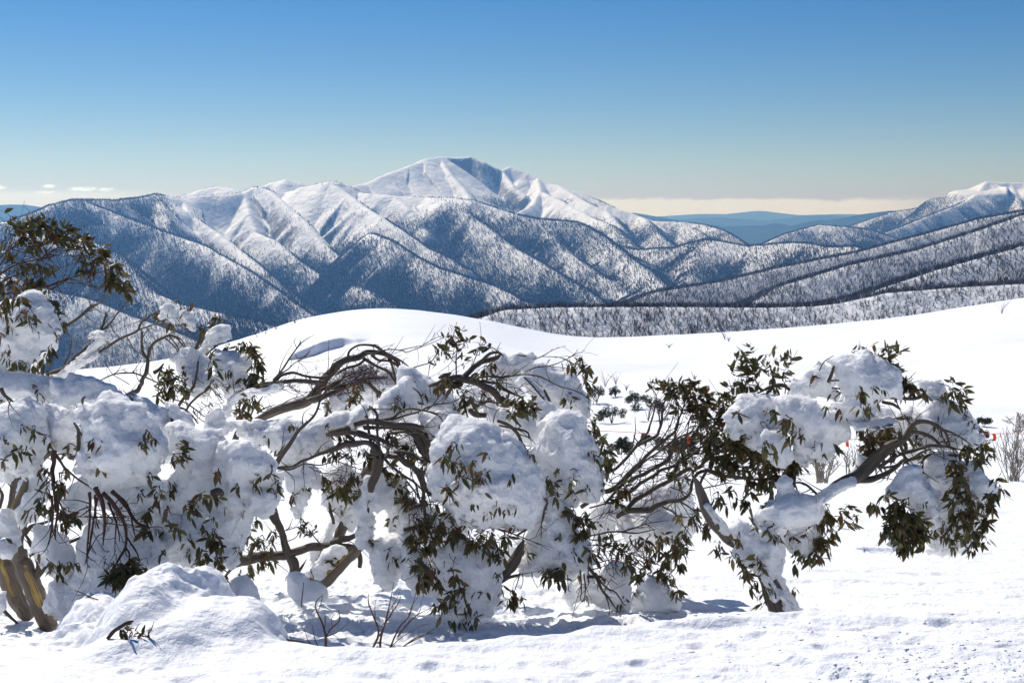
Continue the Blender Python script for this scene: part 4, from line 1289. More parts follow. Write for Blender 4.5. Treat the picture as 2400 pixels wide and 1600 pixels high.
S(Zb, [(590, 120), (700, 90), (760, 100), (740, 200), (660, 215), (590, 170)], d=7.5)
S(Zb, [(-60, 800), (10, 820), (45, 880), (20, 930), (-60, 920)], d=7.2)
icicle(T1, Zb, 372, 90, 190, 12, d=7.2); icicle(T1, Zb, 405, 170, 150, 20, d=7.2); icicle(T1, Zc, 105, 1250, 220, 24, d=7.2, slant=-40)
icicle(T1, Zd, 720, 160, 200, 40, d=7.3, slant=-80); icicle(T1, Zd, 740, 330, 170, 26, d=7.3, slant=-60); icicle(T1, Zb, 1318, 310, 110, 16, d=7.2)

# ================================================================== UPPER LEFT TREE (behind)
T2 = Tree("snow_gum", (60, 1240), 9.0, "gum tree behind at the upper left holding dark leaves above the skyline", group=None)
branches(T2, Z1, [
    [(60, 2800, 110), (200, 2200, 100), (330, 1800, 80), (400, 1530, 60), (560, 1440, 55), (700, 1310, 50), (830, 1200, 38), (880, 1100, 28), (910, 1010, 22), (930, 940, 14)],
    [(560, 1440, 40), (750, 1350, 34), (900, 1270, 28), (1050, 1170, 26), (1200, 1100, 24), (1240, 1030, 18), (1350, 950, 14), (1480, 880, 12), (1550, 840, 8)],
    [(1200, 1100, 16), (1300, 1060, 14), (1400, 1040, 12), (1520, 1050, 8)],
    [(880, 1120, 24), (960, 1040, 20), (1020, 960, 14), (1110, 850, 7)],
    [(450, 1140, 44), (560, 1070, 36), (680, 990, 28), (790, 890, 24), (870, 860, 18), (940, 790, 8)],
    [(720, 970, 16), (800, 900, 18), (900, 840, 10)],
    [(560, 1400, 18), (610, 1290, 14), (630, 1180, 6)],
    [(230, 1500, 60), (320, 1370, 50), (400, 1270, 34), (480, 1180, 18)],
    [(270, 1450, 30), (350, 1400, 30), (440, 1320, 16)],
    [(150, 2400, 70), (900, 1800, 60), (1180, 1640, 50), (1240, 1550, 44), (1290, 1370, 38), (1245, 1270, 28), (1245, 1110, 24)],
    [(1290, 1370, 34), (1330, 1230, 32), (1420, 1165, 28), (1500, 1145, 22), (1580, 1200, 16), (1665, 1325, 7)],
    [(1480, 1145, 16), (1560, 1260, 12), (1600, 1390, 6)], [(1500, 1140, 16), (1590, 1180, 12), (1650, 1290, 6)],
    [(1440, 1160, 14), (1530, 1240, 12), (1575, 1340, 6)],
    [(1640, 1700, 60), (1680, 1530, 56), (1730, 1440, 50), (1700, 1330, 42), (1740, 1200, 40), (1760, 1100, 36), (1730, 1070, 16)],
    [(1750, 1300, 24), (1830, 1180, 22), (1880, 1080, 14), (1960, 1040, 6)],
    [(1720, 1400, 26), (1850, 1270, 18), (2010, 1160, 6)],
    [(1700, 1330, 16), (1760, 1230, 14), (1790, 1120, 10), (1860, 1050, 6)],
    [(870, 1540, 12), (1000, 1480, 16), (1150, 1470, 18), (1300, 1520, 16), (1450, 1590, 10)],
    [(900, 1360, 6), (990, 1480, 9), (1130, 1570, 9)]], d=9.0)
twl = [
    [(-30, 790, 34), (200, 740, 26), (450, 700, 20), (600, 640, 16), (830, 600, 12), (1000, 560, 6)],
    [(-30, 620, 26), (150, 520, 18), (420, 460, 12), (520, 430, 6)], [(-20, 470, 20), (100, 380, 16), (250, 290, 12), (430, 240, 6)],
    [(430, 700, 16), (650, 680, 12), (850, 715, 8)], [(200, 740, 16), (420, 620, 12), (560, 540, 8), (720, 500, 6)],
    [(-30, 700, 20), (150, 610, 14), (330, 560, 10), (500, 560, 6)], [(-20, 560, 14), (60, 430, 12), (130, 300, 8), (120, 180, 5)],
    [(450, 740, 16), (620, 640, 12), (760, 590, 8), (900, 500, 5)], [(250, 560, 12), (430, 420, 8), (600, 330, 6)],
    [(-20, 900, 24), (120, 820, 18), (260, 760, 14), (420, 720, 10)], [(60, 830, 12), (60, 960, 8), (40, 1060, 5)], [(200, 790, 12), (240, 900, 8), (250, 1000, 5)],
    [(260, 760, 12), (200, 900, 8), (190, 1010, 4)], [(600, 640, 10), (760, 700, 8), (880, 750, 5)]]
for r in twl: branch(T2, Z1, r, d=8.4, mat=M_REDTWIG, rough=0.12)
leaves(T2, Z1, [(90, 110, 60, 60), (320, 90, 90, 50), (380, 120, 60, 50)], d=8.4, dirn=(0, 1), dens=0.9, droop=0)
leaves(T2, Z1, [(130, 190, 90, 60), (300, 220, 110, 80), (200, 280, 90, 60), (450, 220, 120, 80), (560, 250, 110, 80), (650, 300, 90, 70), (480, 330, 90, 60), (720, 340, 80, 60), (350, 330, 80, 50)], d=8.4, dens=1.5, dirn=(0.3, 0.3))
leaves(T2, Z1, [(830, 400, 100, 70), (800, 480, 90, 60), (740, 430, 60, 60), (640, 380, 60, 60), (880, 470, 50, 50)], d=8.4, dens=1.5, dirn=(0.6, -0.2))
leaves(T2, Z1, [(1000, 560, 90, 70), (1030, 660, 90, 70), (980, 720, 60, 80), (1070, 730, 50, 60), (1120, 690, 50, 40), (960, 640, 60, 60), (840, 600, 50, 40), (700, 560, 25, 30)], d=8.3, dens=1.7, dirn=(0.3, -0.9))
leaves(T2, Z1, [(90, 400, 70, 60), (250, 400, 60, 60), (40, 300, 40, 40), (320, 560, 100, 60), (200, 590, 90, 60), (60, 660, 90, 60), (350, 640, 70, 50), (240, 680, 90, 60), (130, 720, 90, 60), (20, 740, 50, 70), (400, 720, 40, 50), (420, 540, 40, 30)], d=8.3, dens=1.1)
leaves(T2, Z1, [(50, 850, 70, 80), (180, 860, 60, 80), (110, 800, 60, 50), (270, 920, 50, 60), (180, 980, 30, 60), (270, 1030, 30, 40), (320, 1000, 30, 30), (20, 950, 40, 80), (10, 1150, 40, 40)], d=7.7, dens=0.9)
leaves(T2, Z1, [(440, 880, 50, 60), (490, 970, 50, 70), (520, 1000, 30, 50), (470, 1130, 40, 60), (420, 1230, 40, 60), (400, 1330, 60, 50), (120, 1390, 110, 40), (20, 1380, 60, 50), (230, 1400, 50, 50), (410, 1480, 50, 50)], d=8.1, dens=1.4)
leaves(T2, Z1, [(1560, 880, 60, 70), (1460, 1010, 80, 60), (1560, 1010, 60, 60), (1650, 980, 60, 40), (1700, 1010, 30, 20), (1480, 1070, 50, 30), (1400, 950, 30, 30)], d=8.9, dens=1.1)
leaves(T2, Z1, [(1900, 1010, 80, 50), (1970, 1050, 60, 60), (1900, 1080, 60, 40), (1760, 1080, 30, 40), (1880, 1280, 80, 50), (1950, 1300, 60, 50), (1830, 1330, 50, 60), (2010, 1240, 50, 40)], d=8.9, dens=1.2)
leaves(T2, Z1, [(2180, 1230, 70, 50), (2230, 1290, 60, 60), (2100, 1250, 50, 40), (2240, 1380, 50, 70), (2210, 1470, 60, 80), (2180, 1540, 60, 60), (2280, 1450, 30, 50)], d=8.6, dens=1.6)
leaves(T2, Z1, [(1480, 1440, 50, 60), (1420, 1450, 40, 40), (1500, 1520, 90, 40), (1590, 1560, 70, 40), (1850, 1400, 35, 60), (1870, 1470, 25, 40)], d=8.6, dens=1.3)
leaves(T2, Zc, [(170, 190, 110, 70), (260, 240, 90, 80), (330, 160, 80, 60), (120, 300, 50, 70), (190, 340, 50, 50), (20, 280, 50, 60), (650, 170, 40, 50), (640, 480, 60, 30), (760, 470, 30, 60), (160, 120, 80, 50)], d=8.5, dens=1.3)
branches(T2, Zc, [
    [(250, 440, 34), (330, 330, 40), (420, 220, 36), (470, 60, 30), (480, -60, 26)],
    [(340, 490, 30), (400, 390, 28), (500, 300, 26), (590, 240, 20), (630, 130, 10)],
    [(240, 430, 30), (330, 460, 26), (420, 530, 22), (480, 610, 14)],
    [(200, 350, 14), (330, 380, 18), (430, 440, 16), (540, 530, 14), (640, 560, 10), (700, 605, 6)],
    [(600, 200, 12), (680, 290, 12), (760, 370, 8)], [(640, 180, 10), (700, 260, 8), (780, 330, 5)], [(620, 220, 12), (700, 340, 9), (760, 430, 5)],
    [(420, 480, 12), (500, 560, 10), (600, 620, 8)], [(0, 60, 60), (60, 20, 40), (110, -40, 20)],
    [(0, 200, 14), (90, 270, 14), (130, 400, 10), (140, 520, 6)],
    [(670, 90, 9), (760, 120, 8), (830, 200, 6)], [(660, 120, 9), (740, 180, 8), (800, 270, 5)]], d=8.6, rough=0.12)
S2 = lambda z, pts, **k: snow(T2, z, pts, **k)
S2(Z1, [(-80, 900), (130, 830), (250, 800), (350, 840), (430, 900), (440, 980), (500, 1010), (515, 1080), (460, 1130), (430, 1200), (330, 1240), (300, 1330), (150, 1370), (-80, 1350)], d=8.0)
S2(Z1, [(1420, 930), (1500, 910), (1560, 960), (1540, 1010), (1440, 990)], d=8.8, h=0.009)
S2(Z1, [(1590, 930), (1660, 950), (1710, 1020), (1680, 1050), (1600, 1000)], d=8.8, h=0.009)
S2(Z1, [(1880, 1330), (1950, 1290), (2080, 1300), (2180, 1340), (2195, 1400), (2140, 1480), (2150, 1600), (2050, 1680), (1960, 1600), (1880, 1450)], d=8.7)
S2(Z1, [(1520, 1330), (1600, 1270), (1700, 1270), (1780, 1350), (1850, 1460), (1830, 1600), (1740, 1650), (1660, 1560), (1600, 1450)], d=8.8)
S2(Z1, [(1840, 1140), (1900, 1080), (1990, 1080), (2010, 1130), (1900, 1190), (1850, 1190)], d=8.8, h=0.009)
S2(Z1, [(1520, 1230), (1560, 1210), (1640, 1260), (1680, 1330), (1600, 1330), (1540, 1300)], d=9.1, h=0.009)
S2(Zc, [(440, 120), (520, 20), (600, 60), (640, 130), (590, 220), (500, 260), (430, 200)], d=8.7)
S2(Zc, [(120, 400), (190, 400), (260, 460), (330, 500), (380, 580), (330, 660), (270, 720), (200, 600), (150, 500)], d=8.2)
S2(Zc, [(560, 530), (700, 510), (770, 560), (850, 580), (860, 640), (780, 680), (660, 650), (560, 620)], d=8.2)
snowline(T2, Z1, [(430, 1540), (580, 1460), (720, 1350), (850, 1220), (920, 1110)], 36, d=8.97)
snowline(T2, Z1, [(700, 1370), (780, 1340), (840, 1310)], 30, d=8.97)
snowline(T2, Z1, [(260, 1500), (340, 1400), (440, 1270), (480, 1190)], 22, d=8.97)
snowline(T2, Z1, [(1760, 1320), (1800, 1230), (1860, 1150), (1930, 1090)], 44, d=8.97)
snowline(T2, Z1, [(800, 1150), (860, 1130), (930, 1120)], 26, d=8.97)

# ================================================================== ARCHING TREE (behind, middle)
T3 = Tree("snow_gum", (540, 1080), 9.6, "bare arching gum limb bent over to the right in front of the white dome")
branches(T3, Z3, [
    [(-60, 1100, 60), (0, 930, 60), (110, 850, 66), (200, 800, 75), (350, 740, 88), (480, 700, 95), (560, 660, 95), (640, 580, 88), (710, 480, 78), (790, 395, 72), (880, 340, 62), (970, 320, 60), (1050, 292, 52), (1160, 300, 46), (1240, 345, 42), (1290, 430, 34), (1340, 520, 22)]], name="trunk", rough=0.08, wob=0.03)
branches(T3, Z3, [
    [(870, 335, 24), (890, 280, 22), (950, 235, 22), (1040, 230, 24), (1120, 262, 26), (1190, 330, 24), (1230, 420, 22), (1250, 500, 16), (1280, 565, 10)],
    [(1000, 340, 34), (1090, 395, 28), (1180, 440, 22), (1230, 500, 20), (1270, 565, 12)],
    [(1060, 310, 30), (1110, 350, 26), (1200, 362, 24), (1280, 410, 24), (1320, 470, 22), (1348, 525, 16)],
    [(1180, 305, 24), (1240, 330, 20), (1300, 365, 18), (1355, 405, 8)],
    [(1010, 345, 28), (950, 395, 26), (860, 415, 24), (780, 465, 18)],
    [(540, 690, 60), (650, 650, 62), (760, 600, 50), (880, 560, 34), (1000, 505, 28), (1100, 500, 26), (1190, 490, 16)],
    [(-20, 625, 18), (80, 595, 26), (150, 580, 32), (280, 545, 38), (450, 520, 42), (620, 530, 46), (700, 520, 40)],
    [(60, 590, 34), (150, 552, 32), (270, 535, 38), (340, 480, 32), (430, 455, 26), (530, 480, 22), (640, 490, 22), (720, 475, 20)],
    [(270, 510, 18), (330, 450, 16), (400, 350, 16), (460, 260, 14), (520, 200, 9), (605, 150, 4)],
    [(480, 240, 8), (495, 200, 5)],
    [(320, 465, 16), (390, 430, 12), (440, 380, 10), (530, 325, 9), (568, 280, 4)],
    [(325, 735, 12), (360, 695, 11), (430, 660, 10), (500, 640, 8), (555, 605, 4)],
    [(140, 780, 16), (200, 740, 15), (290, 708, 6)], [(95, 800, 16), (130, 720, 16), (190, 640, 10)], [(80, 800, 14), (70, 720, 14), (60, 650, 10)],
    [(360, 810, 5), (430, 800, 4)], [(575, 540, 10), (590, 590, 10), (580, 640, 6)],
    [(280, 835, 6), (360, 815, 6), (430, 802, 4)],
    [(660, 700, 16), (740, 690, 14), (840, 640, 12), (900, 600, 9), (950, 560, 5)],
    [(980, 500, 34), (1060, 560, 34), (1110, 620, 30), (1140, 650, 20)],
    [(1130, 280, 12), (1200, 268, 10), (1290, 275, 9), (1340, 290, 9), (1400, 270, 8), (1520, 225, 7), (1620, 180, 5), (1700, 150, 3)],
    [(1280, 275, 9), (1400, 250, 7), (1480, 230, 6), (1560, 180, 5), (1640, 155, 3)],
    [(1375, 418, 10), (1460, 395, 12), (1530, 370, 11), (1575, 310, 9), (1600, 250, 5)],
    [(1510, 495, 6), (1520, 420, 7), (1530, 360, 6), (1508, 320, 3)]], d=9.5, rough=0.10)
rs_ = np.random.default_rng(5)
fan = []
for k in range(13):
    y0 = 600 - k * 4; x1 = 960 + rs_.uniform(0, 200); y1 = 470 + rs_.uniform(-80, 60)
    fan.append([(620 + 12 * k, y0, 12), ((620 + x1) / 2 + rs_.uniform(-30, 30), (y0 + y1) / 2 + 15, 9), (x1, y1, 4)])
for f_ in fan: branch(T3, Z3, f_, d=9.3, mat=M_REDTWIG)
for k in range(16):
    x0 = 900 + rs_.uniform(0, 160); y0 = 510 + rs_.uniform(-20, 10)
    branch(T3, Z3, [(x0, y0, 5), (x0 + 30 + rs_.uniform(0, 20), y0 - 50, 4), (x0 + rs_.uniform(30, 110), y0 - rs_.uniform(70, 140), 2)], d=9.3, mat=M_REDTWIG)
leaves(T3, Z3, [(60, 240, 50, 40), (100, 320, 50, 50), (90, 400, 50, 60), (60, 470, 40, 60), (110, 500, 40, 50), (190, 400, 30, 30), (20, 260, 40, 30), (180, 500, 25, 20), (30, 700, 40, 60), (30, 800, 50, 50), (110, 680, 30, 50)], d=9.2, dens=1.4)
leaves(T3, Z3, [(920, 640, 40, 50), (960, 620, 40, 40), (880, 720, 40, 25), (700, 740, 40, 40), (720, 780, 30, 30), (690, 700, 30, 30), (920, 570, 40, 30)], d=9.1, dens=1.4)
S3 = lambda z, pts, **k: snow(T3, z, pts, **k)
S3(Z3, [(720, 520), (800, 460), (960, 410), (1100, 430), (1200, 440), (1290, 540), (1280, 620), (1130, 650), (1080, 700), (930, 700), (850, 750), (740, 800), (720, 640)], d=9.75)
S3(Z3, [(1230, 430), (1320, 425), (1360, 470), (1340, 560), (1270, 590), (1230, 520)], d=9.7)
S3(Z3, [(730, 640), (840, 620), (900, 680), (860, 740), (760, 790), (700, 760)], d=9.5)
snowline(T3, Z3, [(-10, 640), (60, 615), (160, 605), (250, 585), (340, 560)], 30, d=9.45)
snowline(T3, Zc, [(800, 500), (850, 380), (930, 310), (1060, 275), (1200, 250), (1330, 215)], 44, d=8.5)
branch(T3, Zc, [(780, 440, 24), (830, 340, 26), (930, 280, 26), (1100, 240, 26), (1250, 200, 22), (1400, 150, 18)], d=8.5)
leaves(T3, Zc, [(990, 60, 50, 60), (1010, 150, 50, 60), (980, 100, 40, 50), (960, 400, 60, 50), (980, 480, 60, 60), (1060, 370, 40, 60), (980, 560, 60, 40), (910, 450, 50, 50), (880, 240, 40, 60), (900, 170, 40, 50)], d=8.9, dens=1.5)

# ================================================================== CENTRE TREE
T4 = Tree("snow_gum", (745, 1372), 8.35, "sprawling gum tree in the centre, leaning yellow-striped trunk and the largest snow domes")
branch(T4, Z4, [(800, 960, 130), (900, 870, 145), (1000, 770, 135), (1100, 670, 125), (1170, 590, 110), (1200, 520, 70)], mat=M_TRUNK, name="trunk", strip=(-0.35, -1, 0.35), wob=0.0, d=8.2)
branch(T4, Z4, [(740, 900, 40), (830, 770, 70), (930, 640, 80), (1000, 520, 95), (1060, 420, 105), (1110, 350, 90), (1160, 230, 100), (1220, 60, 110), (1270, -60, 90), (1290, -200, 70)], mat=M_TRUNK, name="trunk", d=8.5)
branches(T4, Z4, [
    [(130, 780, 60), (220, 735, 90), (320, 700, 100), (450, 690, 95), (600, 680, 88), (750, 630, 76), (900, 610, 62), (1110, 612, 45)],
    [(940, 590, 50), (1030, 560, 60), (1110, 530, 50), (1185, 488, 18)],
    [(650, 860, 80), (640, 770, 92), (590, 650, 78), (550, 520, 64), (500, 390, 60), (480, 260, 28)],
    [(500, 420, 50), (450, 370, 50), (405, 318, 34)], [(670, 820, 30), (710, 770, 24), (745, 715, 6)],
    [(540, 500, 14), (600, 470, 10), (632, 390, 4)], [(580, 480, 8), (630, 455, 5)],
    [(580, 575, 10), (650, 550, 9), (690, 500, 6)], [(850, 590, 16), (800, 530, 10), (760, 470, 6)],
    [(150, 780, 30), (100, 850, 22), (60, 930, 18), (0, 990, 10)], [(220, 800, 14), (210, 860, 10), (225, 950, 5)],
    [(930, 260, 20), (940, 340, 34), (955, 430, 26)], [(940, 340, 16), (975, 310, 8)],
    [(1160, 780, 40), (1170, 720, 44), (1160, 660, 40)]], d=8.4, rough=0.14)
leaves(T4, Z4, [(730, 460, 60, 60), (780, 500, 40, 50), (690, 500, 30, 40)], d=8.5, dens=1.1, dirn=(0, 1), size=0.6)
leaves(T4, Z4, [(390, 540, 70, 30), (410, 640, 60, 50), (350, 590, 60, 40), (280, 780, 50, 40), (320, 740, 60, 40), (440, 730, 60, 35), (460, 590, 25, 40), (300, 460, 20, 70), (345, 400, 16, 40), (290, 640, 30, 40), (500, 500, 30, 30), (200, 870, 24, 50), (260, 850, 16, 20)], d=8.3, dens=1.3)
leaves(T4, Z4, [(1090, 200, 60, 60), (1000, 160, 80, 50), (1040, 100, 60, 60), (930, 130, 50, 30), (750, 130, 40, 30), (680, 110, 20, 40), (840, 110, 40, 40), (720, 90, 40, 30), (560, 50, 30, 40), (860, 50, 60, 50)], d=8.2, dens=1.2)
branches(T4, Z5, [
    [(150, 560, 20), (210, 545, 44), (300, 512, 66), (430, 508, 80), (560, 540, 72), (650, 600, 64), (720, 670, 60), (795, 722, 44)],
    [(420, 500, 44), (480, 432, 46), (560, 382, 48), (680, 340, 50), (735, 300, 14)], [(550, 375, 32), (640, 305, 28), (720, 298, 24), (748, 325, 8)],
    [(200, 600, 30), (280, 560, 60), (350, 560, 66), (420, 540, 50)], [(240, 500, 24), (300, 470, 34), (335, 455, 10)],
    [(570, 515, 22), (680, 540, 28), (780, 600, 26), (910, 655, 16)], [(520, 500, 14), (650, 483, 22), (750, 490, 18), (900, 470, 14), (1050, 490, 13), (1190, 560, 12), (1330, 600, 10), (1445, 672, 5)],
    [(930, 447, 10), (1000, 412, 13), (1100, 402, 10), (1200, 372, 8), (1300, 322, 6), (1405, 274, 3)], [(980, 350, 9), (1060, 322, 9), (1150, 270, 6), (1248, 238, 3)],
    [(1060, 325, 6), (1200, 332, 7), (1300, 380, 9), (1350, 445, 5)], [(1100, 402, 8), (1250, 420, 7), (1345, 452, 4)], [(1190, 330, 4), (1270, 320, 3)],
    [(910, 490, 14), (1000, 580, 17), (1075, 672, 16)], [(985, 505, 8), (1060, 570, 10)], [(1075, 590, 20), (1095, 640, 26), (1125, 700, 24)],
    [(480, 760, 14), (600, 690, 26), (690, 692, 18), (765, 712, 8)], [(480, 745, 40), (530, 790, 56), (605, 792, 50)], [(740, 650, 34), (800, 690, 24)],
    [(700, 835, 30), (800, 882, 32), (880, 962, 30), (920, 1050, 24), (965, 1095, 8)], [(640, 875, 22), (760, 880, 20), (930, 922, 22), (952, 982, 8)], [(820, 795, 16), (860, 840, 22), (893, 882, 16)],
    [(1000, 740, 10), (1090, 750, 11), (1168, 792, 4)], [(540, 730, 12), (600, 612, 12), (690, 560, 5)], [(860, 315, 12), (920, 320, 18), (928, 325, 8)],
    [(370, 500, 16), (370, 400, 13), (375, 300, 8), (378, 200, 4)], [(370, 385, 8), (300, 312, 6), (250, 270, 4)], [(375, 350, 8), (420, 320, 6), (470, 330, 4)], [(380, 300, 6), (440, 240, 4)],
    [(340, 190, 10), (360, 120, 6), (378, 48, 3)], [(490, 420, 8), (530, 330, 9), (560, 250, 6), (600, 200, 4)],
    [(410, 610, 8), (460, 560, 8), (490, 540, 5)], [(780, 660, 20), (790, 610, 16), (740, 590, 12)]], d=8.3, rough=0.12, wob=0.08)
leaves(T4, Z5, [(400, 150, 60, 50), (440, 110, 50, 30), (360, 200, 80, 50), (270, 240, 70, 50), (450, 220, 50, 50), (300, 190, 50, 40), (380, 270, 60, 30), (240, 330, 30, 30), (215, 380, 25, 20), (600, 220, 50, 30), (640, 240, 50, 40), (560, 300, 50, 40), (530, 270, 40, 40), (310, 340, 20, 30), (420, 385, 20, 20)], d=8.35, dens=0.85, dirn=(0.2, 0.6), droop=0.1)
leaves(T4, Z5, [(290, 480, 60, 30), (250, 530, 50, 30), (230, 570, 40, 30), (320, 540, 50, 30), (400, 580, 30, 20), (450, 620, 50, 50), (430, 680, 50, 60), (440, 740, 40, 40), (480, 700, 40, 60), (620, 430, 50, 40), (580, 460, 40, 20), (720, 520, 30, 30), (680, 360, 40, 20), (770, 660, 30, 40)], d=8.2, dens=1.1)
leaves(T4, Z5, [(920, 680, 60, 40), (960, 700, 50, 40), (880, 700, 60, 40), (850, 740, 50, 50), (810, 790, 30, 50), (910, 780, 50, 60), (930, 730, 60, 40), (840, 660, 20, 40), (820, 700, 30, 30)], d=7.75, dens=1.6, dirn=(0.3, 0.2))
leaves(T4, Z5, [(1330, 370, 40, 30), (1370, 350, 30, 20), (1350, 410, 50, 40), (1420, 440, 40, 30), (1440, 410, 20, 20), (1400, 500, 40, 40), (1430, 550, 40, 50), (1440, 600, 30, 30), (1290, 400, 30, 20), (1440, 850, 50, 40), (1430, 900, 40, 40), (1470, 940, 40, 40), (1500, 990, 40, 50), (1540, 1030, 40, 50), (1570, 1110, 40, 60), (1590, 1180, 30, 50)], d=8.3, dens=1.25)
leaves(T4, Z3, [(1400, 1010, 60, 60), (1480, 1060, 50, 60), (1530, 1150, 30, 60), (1410, 920, 50, 40), (1150, 920, 60, 40), (1230, 950, 60, 30), (850, 960, 70, 40), (800, 990, 50, 40), (1180, 1230, 60, 60), (1240, 1330, 50, 60), (1230, 1420, 60, 60), (1280, 1480, 40, 40), (1400, 1480, 60, 40), (1340, 1440, 40, 60), (930, 1240, 60, 50), (890, 1350, 60, 60), (830, 1420, 70, 50), (780, 1340, 60, 40), (1280, 1240, 40, 40), (1000, 1080, 50, 30), (900, 1090, 80, 30), (810, 1110, 60, 30)], d=8.1, dens=1.1)
# long limbs
branches(T4, Z3, [
    [(290, 1200, 46), (330, 1120, 46), (390, 1040, 40), (450, 950, 34), (530, 860, 30), (600, 800, 25), (630, 740, 20), (660, 650, 18), (700, 580, 12), (722, 550, 5)],
    [(395, 1020, 14), (440, 960, 12), (478, 870, 5)], [(540, 855, 16), (535, 832, 8)],
    [(60, 1390, 50), (120, 1310, 44), (220, 1250, 40), (265, 1190, 36), (250, 1150, 16)],
    [(80, 1390, 22), (200, 1410, 26), (270, 1380, 24), (295, 1300, 10)],
    [(280, 1210, 28), (420, 1200, 24), (520, 1150, 28), (650, 1105, 36), (770, 1050, 52), (900, 1020, 60), (1030, 1015, 52), (1110, 1100, 60)],
    [(300, 1215, 22), (420, 1222, 18), (520, 1182, 14), (650, 1192, 12), (760, 1162, 10), (900, 1200, 8), (1020, 1250, 5)],
    [(560, 1200, 12), (640, 1245, 10), (800, 1270, 7), (930, 1280, 4)],
    [(300, 1120, 14), (350, 1050, 12), (370, 1020, 6)]], d=7.75, rough=0.12)
branches(T4, Z3, [
    [(1050, 1400, 50), (1075, 1320, 84), (1105, 1200, 90), (1110, 1100, 80), (1060, 1020, 50)],
    [(1020, 800, 26), (1040, 950, 30), (1070, 1080, 32), (1110, 1150, 34)],
    [(1040, 720, 20), (1060, 740, 24), (1100, 790, 26), (1100, 900, 24), (1120, 1050, 26), (1135, 1250, 24)], [(1030, 745, 30), (1060, 730, 20)],
    [(1170, 1040, 26), (1190, 1090, 24), (1150, 1140, 24)],
    [(700, 950, 20), (740, 930, 70), (800, 920, 88), (870, 910, 84)],
    [(870, 920, 60), (1000, 950, 60), (1130, 985, 44), (1210, 1035, 20)],
    [(920, 870, 50), (1010, 840, 62), (1150, 850, 58), (1300, 870, 52), (1400, 870, 50), (1475, 890, 40)],
    [(990, 885, 30), (1250, 895, 28), (1380, 920, 30), (1480, 980, 44), (1520, 1080, 60), (1545, 1200, 36)],
    [(1200, 940, 24), (1350, 920, 30), (1470, 930, 30)], [(1000, 905, 16), (1200, 880, 14), (1400, 900, 16), (1475, 880, 10)],
    [(1350, 920, 40), (1440, 1000, 50), (1500, 1120, 40)], [(1400, 880, 30), (1470, 960, 40), (1500, 1060, 50)],
    [(1270, 1100, 54), (1350, 1180, 46), (1420, 1230, 30)], [(1360, 1080, 44), (1480, 1170, 34)], [(1240, 1090, 24), (1330, 1090, 26), (1380, 1140, 24)],
    [(1100, 840, 26), (1220, 820, 26), (1300, 760, 24), (1380, 740, 22), (1500, 762, 16), (1590, 790, 14), (1645, 875, 6)],
    [(1220, 830, 18), (1340, 790, 20), (1420, 770, 18), (1560, 712, 16), (1700, 692, 14), (1790, 650, 12), (1870, 670, 10), (1990, 730, 8), (2080, 755, 5)],
    [(1500, 755, 16), (1570, 690, 12), (1610, 620, 10), (1640, 590, 6)],
    [(1110, 1110, 54), (1260, 1130, 48), (1400, 1210, 42), (1450, 1300, 38), (1550, 1400, 44), (1650, 1440, 34)],
    [(1150, 1120, 34), (1250, 1230, 26), (1400, 1330, 22), (1430, 1420, 18), (1462, 1568, 12)],
    [(1430, 1220, 32), (1470, 1350, 28), (1475, 1450, 26), (1480, 1568, 22)],
    [(1410, 1215, 26), (1500, 1270, 24), (1540, 1380, 30), (1650, 1510, 22)],
    [(1340, 1290, 14), (1335, 1360, 12), (1340, 1400, 8)], [(1380, 500, 12), (1410, 530, 14)], [(1390, 570, 16), (1440, 620, 18), (1475, 715, 6)]], d=7.85, rough=0.13, dz=-0.1)
for pts in ([(1480, 930, 40), (1500, 1000, 50), (1530, 1100, 40)], [(1400, 1000, 30), (1460, 1080, 34), (1540, 1180, 22)], [(1440, 960, 30), (1480, 1060, 30), (1490, 1160, 20)], [(1500, 1000, 24), (1560, 1070, 18), (1575, 1090, 10)]):
    branch(T4, Z3, pts, d=8.05, mat=M_REDTWIG, rough=0.25)
